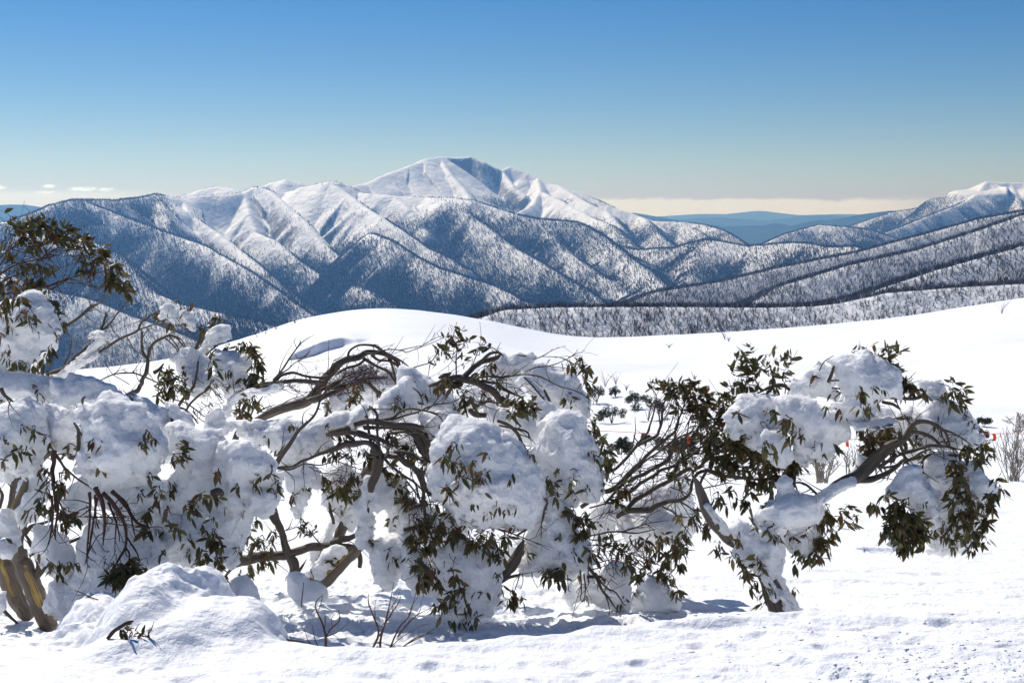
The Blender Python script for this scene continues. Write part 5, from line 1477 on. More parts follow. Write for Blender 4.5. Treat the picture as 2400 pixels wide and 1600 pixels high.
branches(T4, Z6, [
    [(20, -40, 44), (60, 30, 42), (130, 150, 44), (230, 230, 44), (330, 290, 34), (400, 350, 28), (560, 430, 24), (700, 470, 20), (850, 520, 14), (1000, 580, 7), (1118, 640, 4)],
    [(150, 60, 26), (250, 190, 28), (340, 250, 30), (400, 330, 24), (450, 390, 20), (600, 400, 16), (730, 400, 12), (830, 388, 4)],
    [(230, 230, 22), (330, 320, 20), (430, 400, 16)], [(420, 280, 12), (500, 310, 12), (560, 360, 12), (700, 385, 12), (770, 375, 5)],
    [(100, -20, 32), (118, 200, 28), (128, 400, 28), (190, 560, 20), (225, 700, 14), (290, 800, 12), (400, 880, 8)],
    [(-20, 90, 20), (60, 200, 16), (105, 290, 10)], [(-40, 480, 50), (60, 455, 44), (180, 460, 34)], [(-30, 330, 40), (60, 290, 30), (130, 290, 20)],
    [(90, 640, 12), (90, 750, 10), (60, 850, 6)], [(130, 660, 12), (170, 760, 9), (200, 850, 6)], [(330, 540, 14), (370, 680, 12), (360, 780, 7)],
    [(770, 860, 60), (790, 800, 110), (840, 720, 105), (890, 620, 70), (912, 560, 16)], [(860, 525, 22), (920, 485, 20), (975, 462, 12)],
    [(715, 910, 30), (790, 860, 36), (880, 835, 26)],
    [(1000, 240, 16), (1095, 250, 24), (1070, 330, 18), (1055, 420, 12), (1050, 545, 8)], [(1100, 230, 22), (1085, 320, 16)],
    [(880, 820, 12), (860, 900, 10), (830, 1000, 6)], [(900, 830, 10), (905, 900, 8), (880, 960, 5)], [(975, 820, 9), (990, 880, 8), (1025, 950, 4)],
    [(1240, 840, 10), (1240, 980, 5)], [(1260, 840, 10), (1270, 960, 8), (1290, 975, 4)], [(1365, 800, 14), (1375, 950, 12), (1365, 1040, 7)], [(1395, 830, 14), (1405, 960, 12), (1395, 1060, 6)], [(1430, 760, 12), (1425, 900, 9)],
    [(1430, 780, 26), (1500, 870, 34), (1540, 970, 24), (1600, 1040, 18), (1680, 1150, 8)], [(1480, 820, 20), (1560, 930, 16), (1650, 990, 14), (1720, 1085, 8)],
    [(1560, 980, 16), (1590, 1080, 12), (1595, 1160, 6)],
    [(1420, 600, 10), (1520, 620, 9), (1600, 740, 8), (1680, 850, 4)], [(1430, 560, 12), (1540, 570, 12), (1680, 640, 10), (1850, 700, 8), (1980, 760, 5)],
    [(1600, 640, 8), (1620, 760, 8), (1635, 880, 4)], [(1470, 760, 12), (1600, 720, 8), (1700, 740, 5)], [(1420, 855, 34), (1535, 855, 26)],
    [(1250, 350, 10), (1330, 370, 14), (1400, 400, 10)], [(1240, 300, 20), (1290, 330, 26), (1330, 390, 16)], [(1380, 390, 7), (1450, 350, 7), (1500, 300, 4)],
    [(1440, 400, 6), (1530, 360, 6), (1650, 320, 3)]], d=7.7, rough=0.13)
leaves(T4, Z6, [(60, 430, 70, 60), (40, 520, 60, 60), (130, 580, 90, 60), (170, 500, 80, 60), (80, 620, 70, 50), (240, 560, 60, 50), (330, 490, 60, 60), (310, 560, 50, 50), (390, 520, 50, 60), (20, 270, 60, 50)], d=7.55, dens=1.5)
leaves(T4, Z6, [(510, 590, 50, 60), (480, 560, 50, 50), (590, 620, 50, 60), (620, 540, 60, 50), (680, 630, 50, 60), (730, 700, 30, 50), (760, 560, 60, 50), (640, 700, 30, 60), (840, 470, 30, 30), (220, 300, 50, 30)], d=7.5, dens=1.15)
leaves(T4, Z6, [(60, 800, 60, 50), (80, 880, 60, 60), (40, 740, 60, 30), (190, 880, 70, 60), (220, 930, 60, 40), (170, 810, 40, 50), (340, 830, 50, 40)], d=7.4, dens=1.5)
leaves(T4, Z6, [(370, 920, 50, 60), (400, 980, 50, 50), (350, 1000, 60, 40), (250, 1090, 70, 30), (300, 1060, 60, 40), (390, 1090, 40, 30), (260, 1170, 20, 40), (470, 1110, 40, 40), (460, 1160, 30, 30), (320, 1220, 30, 20), (530, 1160, 40, 20), (480, 1220, 20, 20)], d=7.4, dens=1.1)
leaves(T4, Z6, [(820, 1000, 50, 50), (790, 1060, 50, 40), (830, 1050, 40, 30), (900, 1040, 25, 25), (740, 935, 40, 20), (1100, 820, 60, 40), (1200, 840, 80, 50), (1180, 810, 60, 40), (1130, 870, 50, 30), (1220, 890, 40, 30)], d=7.65, dens=1.3)
leaves(T4, Z6, [(1390, 370, 50, 40), (1400, 450, 50, 50), (1370, 520, 50, 50), (1300, 320, 50, 40), (1420, 430, 40, 50), (1290, 390, 25, 30), (1440, 670, 40, 40), (1500, 700, 25, 25), (1310, 680, 20, 20)], d=7.75, dens=1.7)
leaves(T4, Z6, [(1640, 600, 50, 40), (1540, 570, 40, 30), (1700, 640, 50, 40), (1820, 580, 70, 40), (1760, 570, 50, 30), (1880, 600, 50, 40), (1770, 700, 80, 60), (1850, 760, 80, 50), (1780, 790, 70, 60), (1760, 870, 40, 40), (1850, 840, 50, 40)], d=8.3, dens=1.1)
leaves(T4, Z6, [(1990, 640, 50, 50), (2060, 700, 60, 60), (2120, 620, 60, 60), (2180, 560, 60, 60), (2150, 690, 50, 50), (2200, 640, 40, 60), (2100, 560, 60, 50), (2000, 560, 50, 50), (2210, 480, 40, 50), (1950, 650, 30, 20)], d=8.5, dens=1.1)
leaves(T4, Z6, [(1960, 760, 80, 50), (2040, 820, 60, 50), (1980, 830, 50, 40), (2090, 880, 50, 40), (2120, 940, 50, 50), (2080, 850, 40, 30), (1780, 1000, 50, 30), (1820, 985, 30, 20), (1750, 1030, 25, 20), (1680, 1140, 50, 40), (1740, 1190, 50, 12), (1700, 1070, 40, 20), (1690, 930, 30, 60), (1720, 970, 30, 30)], d=8.2, dens=1.1)
leaves(T4, Z5, [(300, 1150, 60, 40), (380, 1050, 40, 30), (350, 1190, 60, 40), (420, 1200, 50, 30), (570, 1260, 50, 25), (600, 1240, 30, 25), (270, 1120, 20, 15), (500, 1170, 20, 25), (290, 1380, 50, 40), (310, 1420, 40, 30), (460, 1300, 40, 12), (400, 1280, 10, 20), (620, 1100, 10, 8), (360, 1020, 30, 20)], d=7.28, dens=1.3)
leaves(T4, Z5, [(1120, 1320, 40, 25), (1100, 1290, 20, 12), (1330, 1340, 40, 35), (1310, 1410, 25, 20), (1160, 1430, 30, 20), (1410, 1390, 15, 12), (1180, 1220, 10, 10), (730, 1545, 40, 20), (930, 1490, 20, 30), (950, 1500, 15, 15), (1060, 1270, 15, 8)], d=7.62, dens=1.5)
leaves(T4, Z3, [(1420, 1080, 100, 90), (1500, 1000, 60, 100), (1250, 1000, 90, 50), (1000, 1130, 120, 40), (1180, 1300, 90, 90), (1330, 1400, 90, 70), (1480, 1500, 70, 60)], d=8.15, dens=1.0)
leaves(T4, Z6, [(150, 420, 120, 90), (330, 540, 110, 70), (80, 600, 110, 70), (560, 560, 110, 60), (1650, 640, 90, 50), (1900, 740, 110, 60), (1780, 820, 100, 70), (1480, 640, 60, 60)], d=7.9, dens=0.9)
S4 = lambda z, pts, **k: snow(T4, z, pts, **k)
S4(Z3, [(-30, 880), (100, 862), (350, 850), (550, 860), (680, 840), (800, 790), (930, 720), (1000, 705), (1060, 740), (1010, 800), (940, 860), (880, 920), (740, 900), (720, 980), (740, 1050), (650, 1100), (500, 1140), (350, 1150), (330, 1060), (150, 1000), (0, 960)], d=8.25)
S4(Z3, [(350, 1230), (480, 1210), (620, 1230), (640, 1330), (560, 1380), (530, 1480), (490, 1568), (440, 1560), (420, 1440), (390, 1320)], d=8.15, thick=0.6)
S4(Z3, [(660, 1220), (750, 1180), (860, 1190), (960, 1260), (940, 1400), (940, 1500), (860, 1540), (720, 1500), (670, 1400)], d=8.5)
S4(Z3, [(830, 1400), (920, 1380), (960, 1480), (950, 1600), (900, 1680), (830, 1640), (790, 1560)], d=8.55)
S4(Z3, [(1115, 710), (1150, 620), (1200, 580), (1270, 590), (1290, 530), (1380, 530), (1410, 620), (1420, 730), (1330, 770), (1240, 820), (1150, 800), (1110, 770)], d=8.2)
S4(Z5, [(-60, 410), (20, 430), (100, 480), (170, 520), (220, 580), (330, 640), (390, 740), (405, 790), (280, 800), (60, 820), (-60, 800), (-90, 600)], d=8.75)
S4(Z5, [(90, 830), (170, 780), (330, 790), (400, 800), (300, 880), (250, 950), (225, 1060), (180, 1040), (120, 980)], d=8.2)
S4(Z3, [(1210, 1020), (1300, 960), (1400, 970), (1440, 1060), (1400, 1120), (1300, 1100), (1220, 1080)], d=8.3)
S4(Z5, [(165, 1220), (190, 1130), (210, 1000), (250, 900), (320, 830), (420, 800), (520, 795), (620, 850), (700, 910), (800, 1000), (900, 1070), (980, 1160), (1030, 1250), (1040, 1400), (1030, 1500), (990, 1568), (920, 1640), (600, 1690), (400, 1640), (260, 1480), (180, 1350)], d=7.6, thick=1.15)
S4(Z6, [(280, 320), (420, 280), (700, 260), (970, 230), (970, 400), (860, 450), (700, 440), (560, 400), (400, 400), (320, 380)], d=7.75)
S4(Z6, [(-60, 330), (120, 310), (300, 360), (420, 420), (430, 520), (330, 600), (100, 560), (-60, 500)], d=8.1)
S4(Z5, [(1060, 870), (1080, 820), (1200, 780), (1320, 780), (1390, 830), (1420, 960), (1500, 1060), (1550, 1200), (1520, 1330), (1500, 1450), (1400, 1480), (1250, 1500), (1080, 1450), (1040, 1300), (1010, 1180), (980, 1100), (1030, 980)], d=7.95, thick=1.1)
S4(Z5, [(1000, 675), (1060, 680), (1180, 740), (1280, 780), (1300, 840), (1200, 860), (1060, 880), (1030, 780)], d=8.1)
S4(Z5, [(640, 410), (700, 340), (800, 320), (940, 330), (1000, 370), (980, 420), (850, 460), (720, 490), (655, 470)], d=8.55)
S4(Z5, [(950, 430), (1060, 412), (1200, 440), (1330, 500), (1400, 590), (1440, 700), (1440, 800), (1400, 830), (1300, 770), (1180, 730), (1100, 690), (1000, 600), (860, 520)], d=8.85)
S4(Z5, [(450, 570), (600, 540), (760, 510), (880, 560), (890, 620), (760, 640), (620, 660), (560, 750), (500, 740), (450, 650)], d=9.0)
S4(Z5, [(560, 740), (650, 700), (740, 740), (900, 760), (1030, 820), (1050, 920), (980, 1010), (880, 960), (820, 900), (700, 860), (620, 800)], d=8.8)
S4(Z6, [(980, 300), (1080, 240), (1220, 290), (1240, 380), (1330, 430), (1340, 520), (1400, 580), (1440, 700), (1420, 800), (1300, 820), (1060, 800), (920, 830), (870, 760), (880, 680), (960, 560), (985, 430)], d=7.85)
S4(Z6, [(260, 640), (400, 560), (560, 600), (700, 680), (740, 780), (715, 900), (710, 1000), (660, 1100), (600, 1150), (480, 1190), (400, 1240), (300, 1180), (280, 1060), (330, 900), (260, 800)], d=7.65)
S4(Z6, [(-50, 520), (60, 640), (120, 700), (200, 640), (270, 700), (310, 900), (220, 1000), (100, 960), (0, 900), (-50, 700)], d=7.85)
S4(Z4, [(1170, 160), (1240, 70), (1350, 80), (1400, 170), (1380, 300), (1250, 340), (1300, 420), (1270, 500), (1280, 600), (1200, 600), (1170, 450), (1160, 300)], d=7.95)
S4(Z4, [(1290, 590), (1400, 530), (1560, 550), (1600, 640), (1500, 760), (1440, 900), (1340, 890), (1290, 800), (1275, 680)], d=7.95)
S4(Z4, [(1370, 60), (1480, 90), (1560, 220), (1600, 400), (1580, 560), (1480, 560), (1420, 400), (1370, 240)], d=8.2)
S4(Z6, [(1450, 310), (1560, 280), (1660, 280), (1720, 340), (1690, 420), (1560, 450), (1540, 560), (1440, 520)], d=8.7)
S4(Z6, [(1740, 480), (1900, 340), (2080, 400), (2100, 520), (1960, 640), (1800, 640), (1735, 600)], d=8.9)
S4(Z6, [(2010, 110), (2150, 80), (2250, 300), (2240, 520), (2120, 560), (2080, 420)], d=9.0)
S4(Z6, [(1540, 820), (1620, 740), (1700, 760), (1750, 900), (1740, 1000), (1700, 1120), (1620, 1080), (1420, 1040), (1280, 1040), (1290, 900), (1350, 830)], d=8.05)
S4(Z6, [(740, 700), (780, 600), (860, 545), (900, 590), (860, 680), (780, 740)], d=8.6)
S4(Z4, [(880, 640), (980, 620), (1080, 640), (960, 720), (880, 800), (780, 860), (740, 840), (820, 740)], d=8.15, h=0.010)
S4(Z4, [(830, 780), (900, 730), (940, 560), (1000, 420), (960, 380), (870, 560), (790, 700)], d=8.6, h=0.010)
snowline(T4, Z5, [(930, 520), (1020, 600), (1090, 690)], 30, d=8.5)
icicle(T4, Z4, 682, 320, 90, 8, d=8.1); icicle(T4, Z6, 2090, 740, 200, 14, d=8.2)

def tangle(tree, z, regions, d=None, mat=None, seed=1, w=(1.3, 3.2)):
    """fine crooked twigs filling an ellipse: (x, y, rx, ry, n, angle in degrees, spread)"""
    r = np.random.default_rng(seed)
    parts = []
    for (x, y, rx, ry, n, ang, spr) in regions:
        for k in range(n):
            a = r.uniform(0, 6.283); q = math.sqrt(r.random())
            sx, sy = x + math.cos(a) * q * rx, y + math.sin(a) * q * ry
            th = math.radians(ang + r.normal() * spr); L = r.uniform(0.35, 0.85) * max(rx, ry)
            pts = []; cx, cy = sx, sy; w0 = r.uniform(*w) * z.s
            for m in range(5):
                pts.append((cx, cy, w0 * (1 - m / 5.5)))
                th += r.normal() * 0.28
                cx += math.cos(th) * L / 4; cy -= math.sin(th) * L / 4
            branch(tree, z, pts, d=(tree.d if d is None else d) + r.uniform(-0.12, 0.12), into=parts, wob=0.06)
    V, Q, T_, U = merge_parts(parts)
    tw = tree.part("twigs", V, [Q, T_], [mat or M_REDTWIG], uvs=U)
    tw["kind"] = "stuff"


tangle(T4, Z3, [(1350, 1000, 200, 140, 34, -30, 40), (1480, 1100, 90, 120, 26, -70, 30), (1150, 1250, 120, 120, 24, -60, 40), (900, 1080, 200, 60, 24, -20, 40), (850, 1250, 140, 90, 20, -30, 50), (1250, 920, 220, 50, 20, -5, 20)], d=8.0, seed=1)
tangle(T4, Z6, [(100, 300, 120, 260, 34, -75, 25), (420, 420, 200, 110, 34, -35, 30), (150, 650, 140, 160, 26, -80, 25), (600, 560, 160, 100, 22, -55, 30), (350, 820, 120, 160, 18, -75, 25), (1640, 660, 200, 120, 30, -40, 30), (1850, 680, 180, 140, 30, -50, 30), (1500, 850, 120, 120, 18, -60, 25)], d=7.6, seed=2)
tangle(T4, Z5, [(500, 560, 200, 80, 22, -15, 35), (750, 560, 200, 100, 18, -30, 30), (420, 650, 90, 90, 14, -50, 40), (350, 250, 130, 110, 18, 60, 40), (1250, 350, 130, 60, 12, -20, 40), (560, 700, 80, 60, 10, 30, 40)], d=8.3, seed=3)
tangle(T4, Z4, [(350, 620, 140, 90, 18, -40, 50), (950, 120, 200, 80, 24, -30, 40), (740, 500, 60, 70, 10, 70, 40)], d=8.3, seed=4)
tangle(T3, Z3, [(100, 600, 120, 120, 20, 20, 40), (500, 560, 240, 60, 22, 15, 25), (950, 380, 260, 90, 26, -40, 30), (800, 620, 160, 70, 22, 15, 30), (150, 720, 100, 90, 16, 60, 30)], d=9.4, seed=5)
tangle(T2, Z1, [(200, 420, 220, 140, 34, 20, 30), (500, 420, 240, 140, 30, 10, 30), (150, 650, 200, 120, 26, 15, 30), (850, 560, 160, 120, 18, -30, 40), (60, 900, 90, 120, 14, -70, 30), (1550, 980, 120, 80, 12, 20, 40)], d=8.4, seed=6)
tangle(T2, Zc, [(200, 230, 180, 120, 22, -20, 40), (560, 420, 160, 140, 24, -50, 25), (960, 350, 90, 200, 16, 70, 30), (740, 200, 100, 100, 14, -50, 25)], d=8.7, seed=7)
tangle(T1, Zb, [(500, 200, 120, 140, 18, -80, 25), (900, 100, 200, 120, 20, -70, 30), (1000, 560, 140, 120, 26, -100, 30)], d=7.05, seed=8)

# ================================================================== MANY-STEMMED TREE right of centre
T6 = Tree("snow_gum", (1400, 1240), 8.3, "many-stemmed gum with a fan of bare limbs rising right into a dense leafy crown")
branches(T6, Z7, [
    [(-80, 1240, 20), (0, 1110, 26), (120, 1050, 28), (220, 960, 26), (300, 860, 26), (380, 760, 22), (420, 660, 15), (450, 500, 10), (425, 430, 6)],
    [(-120, 1330, 40), (0, 1240, 42), (150, 1170, 40), (230, 1080, 36), (300, 1010, 32), (400, 920, 30), (500, 830, 27), (600, 740, 20), (640, 620, 14), (680, 500, 8)],
    [(230, 1140, 34), (330, 1090, 38), (420, 1040, 36), (540, 970, 32), (570, 870, 24), (600, 760, 14), (620, 660, 8)],
    [(150, 1420, 28), (230, 1340, 36), (300, 1270, 42), (430, 1190, 42), (560, 1120, 38), (680, 1050, 36), (790, 1020, 34), (810, 985, 36), (880, 960, 38), (980, 940, 34), (1090, 890, 30), (1180, 820, 25), (1300, 720, 18), (1400, 650, 14), (1500, 600, 8), (1570, 540, 4)],
    [(150, 1400, 40), (240, 1360, 52), (400, 1350, 54), (440, 1320, 50), (540, 1290, 44), (660, 1270, 32), (720, 1190, 28), (750, 1090, 28), (840, 1050, 32), (950, 1090, 36), (1100, 1110, 28), (1300, 1120, 20), (1500, 1100, 10)],
    [(220, 1120, 20), (340, 1000, 18), (480, 900, 18), (620, 800, 16), (760, 740, 12), (840, 640, 7)],
    [(220, 960, 18), (270, 850, 13), (290, 740, 9), (290, 640, 4)],
    [(300, 860, 30), (440, 790, 28), (490, 700, 24), (500, 560, 16), (560, 440, 8)],
    [(560, 1110, 36), (640, 970, 28), (760, 900, 20), (880, 800, 9)],
    [(100, 1300, 30), (230, 1230, 36), (330, 1150, 30), (480, 1060, 28), (600, 1010, 24), (720, 940, 20), (800, 870, 10)],
    [(60, 1310, 24), (160, 1190, 28), (220, 1120, 30)], [(-60, 1340, 16), (60, 1306, 16), (180, 1290, 8)],
    [(-80, 1560, 14), (0, 1540, 14), (150, 1520, 18), (300, 1530, 14), (450, 1500, 6)], [(200, 1520, 12), (380, 1460, 10), (495, 1440, 4)],
    [(600, 1270, 16), (700, 1330, 14), (800, 1420, 10)], [(500, 1330, 14), (590, 1380, 14), (680, 1500, 10)],
    [(590, 740, 12), (620, 640, 10), (600, 540, 6)], [(640, 970, 14), (680, 860, 12), (700, 700, 8), (740, 600, 5)], [(700, 820, 12), (780, 700, 9), (820, 560, 5)],
    [(400, 920, 16), (470, 840, 12), (560, 700, 9), (600, 560, 5)], [(540, 960, 16), (600, 860, 14), (700, 780, 12), (760, 680, 8)],
    [(1080, 890, 20), (1130, 790, 20), (1190, 725, 20), (1215, 640, 18), (1208, 560, 12), (1180, 420, 6)],
    [(1190, 720, 20), (1170, 620, 16), (1110, 580, 12), (1050, 560, 8)], [(1230, 720, 18), (1220, 600, 16), (1250, 520, 10)],
    [(980, 600, 8), (1010, 660, 9), (1100, 760, 12)], [(830, 1060, 26), (800, 1120, 26), (780, 1180, 14)],
    [(1230, 460, 14), (1320, 415, 30), (1420, 400, 38), (1490, 440, 46), (1550, 500, 44)], [(1430, 490, 12), (1440, 400, 9), (1380, 300, 5)],
    [(1480, 1060, 10), (1600, 1010, 9), (1755, 955, 4)], [(1420, 960, 10), (1560, 930, 8), (1645, 905, 4)], [(1470, 620, 8), (1540, 560, 6), (1590, 520, 3)], [(1480, 600, 7), (1520, 530, 4)],
    [(1160, 1410, 14), (1210, 1470, 22), (1250, 1505, 16)], [(1175, 1350, 24), (1190, 1440, 24)], [(1300, 1330, 90), (1330, 1290, 60), (1330, 1200, 14)],
    [(800, 1190, 12), (900, 1170, 10), (1000, 1150, 8), (1100, 1160, 4)], [(560, 1180, 12), (640, 1210, 10), (700, 1240, 8)],
    [(430, 1120, 10), (420, 1220, 9), (410, 1290, 5)], [(600, 1270, 10), (600, 1360, 8), (640, 1480, 5)]], d=8.3, rough=0.12, wob=0.12)
L6 = lambda sp, **k: leaves(T6, Z7, sp, **k)
L6([(410, 415, 36, 24), (480, 385, 45, 25), (540, 400, 60, 35), (600, 410, 70, 45), (560, 440, 60, 45), (660, 400, 60, 45), (700, 440, 70, 60), (740, 400, 50, 40), (630, 470, 70, 45)], d=8.3, dens=1.5, dirn=(0, 0.7), droop=0.1)
L6([(700, 520, 90, 50), (640, 560, 60, 50), (740, 580, 80, 50), (800, 510, 50, 50), (840, 540, 60, 50), (850, 470, 30, 40), (780, 640, 80, 50), (700, 640, 60, 50), (860, 620, 60, 60)], d=8.35, dens=1.1, dirn=(0.2, 0.5), droop=0.1)
L6([(920, 610, 60, 60), (930, 520, 50, 50), (980, 480, 60, 50), (1030, 430, 60, 40), (1050, 500, 50, 40), (900, 690, 80, 50), (820, 720, 80, 50), (950, 680, 60, 60), (1000, 560, 40, 40)], d=8.25, dens=1.3, dirn=(0.3, 0.5), droop=0.1)
L6([(1060, 200, 45, 45), (1115, 150, 45, 40), (1190, 130, 25, 20), (1100, 250, 50, 45), (1060, 300, 45, 40), (1150, 310, 60, 50), (1220, 250, 50, 45), (1150, 220, 45, 40), (1200, 340, 60, 45)], d=8.2, dens=1.15, dirn=(0.1, 0.8), droop=0)
L6([(1300, 170, 35, 30), (1290, 260, 50, 50), (1320, 310, 50, 40), (1370, 220, 45, 40), (1430, 230, 50, 35), (1480, 200, 40, 22), (1430, 290, 50, 40), (1450, 350, 40, 40), (1400, 330, 40, 40), (1230, 310, 50, 40)], d=8.2, dens=1.1, dirn=(0.2, 0.7), droop=0)
L6([(1120, 390, 80, 50), (1180, 430, 60, 40), (1080, 450, 60, 40), (1340, 450, 50, 40), (1380, 490, 40, 30), (1280, 480, 30, 20)], d=8.1, dens=1.2)
L6([(1020, 770, 50, 60), (1080, 760, 50, 60), (1060, 850, 80, 60), (1150, 800, 70, 60), (1220, 790, 50, 60), (1200, 870, 70, 60), (1120, 900, 80, 60), (1240, 900, 50, 50), (1000, 860, 50, 50)], d=8.0, dens=2.2)
L6([(900, 810, 90, 50), (880, 880, 80, 50), (1000, 960, 90, 50), (920, 980, 80, 40), (1120, 980, 90, 50), (1220, 980, 80, 60), (1060, 1040, 90, 40), (1180, 1050, 80, 40), (960, 1050, 70, 40)], d=8.1, dens=1.7)
L6([(1320, 1030, 80, 50), (1400, 1060, 80, 50), (1480, 1030, 70, 50), (1530, 960, 50, 60), (1540, 1040, 50, 50), (1460, 930, 60, 50), (1500, 880, 50, 40), (1370, 1110, 80, 40), (1280, 1100, 70, 50), (1470, 1100, 60, 30)], d=8.0, dens=1.9)
L6([(1330, 1170, 60, 50), (1390, 1190, 30, 25), (1170, 1180, 50, 50), (1130, 1240, 50, 60), (1130, 1310, 25, 40), (1060, 1290, 30, 50), (1240, 1160, 60, 50), (1180, 1250, 30, 40), (1020, 1210, 50, 50), (930, 1290, 45, 50), (900, 1250, 40, 40), (960, 1320, 30, 25)], d=8.05, dens=1.2)
L6([(1420, 690, 35, 50), (1440, 650, 30, 30), (1490, 660, 25, 12), (1480, 770, 40, 30), (1300, 840, 40, 25), (1280, 900, 30, 40), (1460, 740, 30, 30), (1360, 600, 16, 16), (1070, 620, 40, 20), (1350, 900, 20, 20), (1450, 830, 30, 25)], d=7.55, dens=1.4)
L6([(180, 1180, 60, 40), (170, 1250, 60, 50), (120, 1220, 40, 40), (170, 1340, 40, 40), (220, 1210, 40, 40), (40, 900, 30, 60), (60, 980, 40, 60), (90, 1030, 30, 40), (30, 820, 30, 40), (10, 1150, 30, 50)], d=7.9, dens=1.4)
L6([(680, 1120, 40, 40), (650, 1140, 30, 30), (740, 1380, 50, 40), (700, 1430, 50, 40), (760, 1440, 50, 40), (640, 1400, 40, 30), (850, 1440, 40, 30), (840, 1520, 20, 25), (560, 1060, 60, 30), (700, 960, 60, 40), (640, 900, 50, 40), (760, 980, 50, 40)], d=8.1, dens=0.9)
L6([(700, 470, 140, 90), (800, 600, 150, 90), (880, 720, 160, 90), (960, 840, 120, 90), (760, 560, 100, 60), (640, 440, 100, 40), (1000, 700, 70, 90), (940, 560, 60, 60), (850, 800, 130, 70), (1100, 880, 140, 80), (1000, 1000, 160, 70), (1250, 1040, 150, 50)], d=8.42, dens=0.8, dirn=(0.2, 0.4), droop=0.15)
S6 = lambda z, pts, **k: snow(T6, z, pts, **k)
S6(Z7, [(985, 690), (1000, 610), (1070, 550), (1110, 480), (1200, 470), (1300, 485), (1390, 530), (1420, 680), (1380, 800), (1280, 800), (1200, 860), (1100, 760), (1020, 770)], d=8.0)
S6(Z7, [(1380, 520), (1500, 495), (1640, 515), (1780, 560), (1890, 590), (1930, 680), (1940, 760), (1830, 830), (1760, 900), (1680, 960), (1560, 940), (1500, 850), (1440, 740), (1380, 640)], d=7.85)
S6(Z7, [(1250, 790), (1360, 760), (1450, 850), (1460, 960), (1400, 1010), (1290, 950), (1245, 900)], d=7.8)
S6(Z7, [(240, 1250), (380, 1170), (450, 1140), (560, 1170), (660, 1180), (660, 1290), (500, 1340), (300, 1380), (240, 1330)], d=8.8)
S6(Z7, [(200, 1420), (380, 1380), (560, 1380), (640, 1460), (660, 1560), (560, 1600), (380, 1560), (230, 1560)], d=8.7)

tangle(T6, Z7, [(300, 1150, 240, 120, 30, 30, 20), (600, 1000, 240, 140, 44, 38, 22), (650, 700, 180, 200, 40, 65, 25), (900, 800, 200, 160, 34, 40, 35), (1000, 1060, 260, 90, 30, 5, 25), (1150, 400, 120, 160, 22, 80, 25), (1400, 600, 140, 80, 12, 35, 25), (250, 1420, 260, 90, 16, 15, 25), (700, 1300, 140, 120, 20, -50, 30), (1350, 1000, 200, 80, 20, 5, 25)], d=8.3, seed=9)

# ================================================================== RIGHT TREE
T5 = Tree("snow_gum", (1830, 1440), 7.75, "gum tree at the right, short leaning forked trunk, crown hanging over open snow")
branch(T5, Zr, [(800, 800, 175), (760, 720, 165), (715, 620, 150), (680, 520, 135), (645, 420, 130), (600, 350, 130)], mat=M_BARK, name="trunk", wob=0.0, rough=0.1)
branch(T5, Zr, [(620, 370, 100), (540, 300, 95), (440, 240, 95), (370, 180, 96), (310, 110, 92), (270, 40, 88), (235, -50, 80), (215, -110, 60), (175, -190, 14)], mat=M_TRUNK, name="trunk", wob=0.02, rough=0.14)
branch(T5, Zr, [(640, 380, 110), (700, 270, 100), (780, 140, 90), (860, 60, 80), (960, 20, 60), (1010, -20, 60)], name="trunk", wob=0.02)
branches(T5, Z8, [
    [(150, 1120, 60), (200, 1070, 74), (280, 1010, 84), (400, 950, 94), (480, 890, 104), (560, 810, 96), (620, 755, 90), (690, 715, 66), (720, 690, 50)],
    [(700, 720, 54), (740, 665, 48), (790, 600, 40), (850, 580, 34), (900, 588, 30), (950, 620, 26), (1000, 660, 22), (1025, 745, 12)],
    [(970, 630, 18), (1050, 660, 14), (1120, 700, 10), (1180, 745, 4)],
    [(780, 650, 28), (850, 660, 30), (910, 685, 26), (975, 745, 16)],
    [(720, 790, 30), (830, 757, 26), (900, 742, 24), (1000, 747, 20), (1100, 765, 12), (1210, 795, 5)],
    [(720, 850, 20), (800, 810, 20), (850, 780, 16), (905, 762, 8)],
    [(380, 970, 60), (460, 965, 54), (540, 955, 48), (620, 915, 40), (690, 860, 34), (740, 820, 20)],
    [(560, 890, 34), (620, 840, 26), (700, 800, 20), (740, 760, 16)], [(550, 885, 14), (640, 880, 20), (700, 850, 16)],
    [(690, 650, 26), (705, 740, 28), (735, 815, 24), (770, 890, 8)], [(700, 660, 16), (690, 620, 6)],
    [(530, 475, 12), (560, 445, 24), (600, 428, 28), (700, 430, 26), (790, 430, 26), (860, 400, 26), (830, 365, 16)],
    [(590, 450, 26), (650, 472, 26), (700, 500, 16)], [(725, 540, 14), (765, 602, 10)],
    [(370, 590, 10), (420, 602, 10), (480, 605, 10), (600, 578, 9), (725, 545, 7)],
    [(250, 362, 14), (300, 365, 12), (315, 385, 12), (270, 430, 10), (288, 465, 6)],
    [(228, 322, 24), (250, 270, 22), (266, 218, 18)], [(168, 250, 8), (200, 190, 9), (262, 150, 5)], [(245, 311, 14), (298, 312, 12)],
    [(985, 760, 6), (985, 820, 5), (996, 900, 3)], [(720, 860, 10), (715, 930, 9), (700, 960, 4)],
    [(640, 240, 14), (690, 280, 16), (700, 330, 14), (760, 345, 12), (840, 380, 10)], [(1060, 400, 8), (1020, 350, 8), (940, 330, 5)],
    [(460, 560, 10), (480, 640, 14), (500, 720, 10)], [(170, 1080, 20), (80, 990, 20), (20, 980, 14)]], d=7.75, rough=0.11)
L8 = lambda sp, **k: leaves(T5, Z8, sp, **k)
L8([(640, 120, 60, 30), (600, 150, 60, 40), (560, 160, 50, 30), (620, 200, 50, 50), (680, 120, 30, 20), (480, 110, 10, 30), (400, 128, 40, 12), (650, 250, 50, 30)], d=7.8, dens=1.6, dirn=(0.5, 0.5), droop=0)
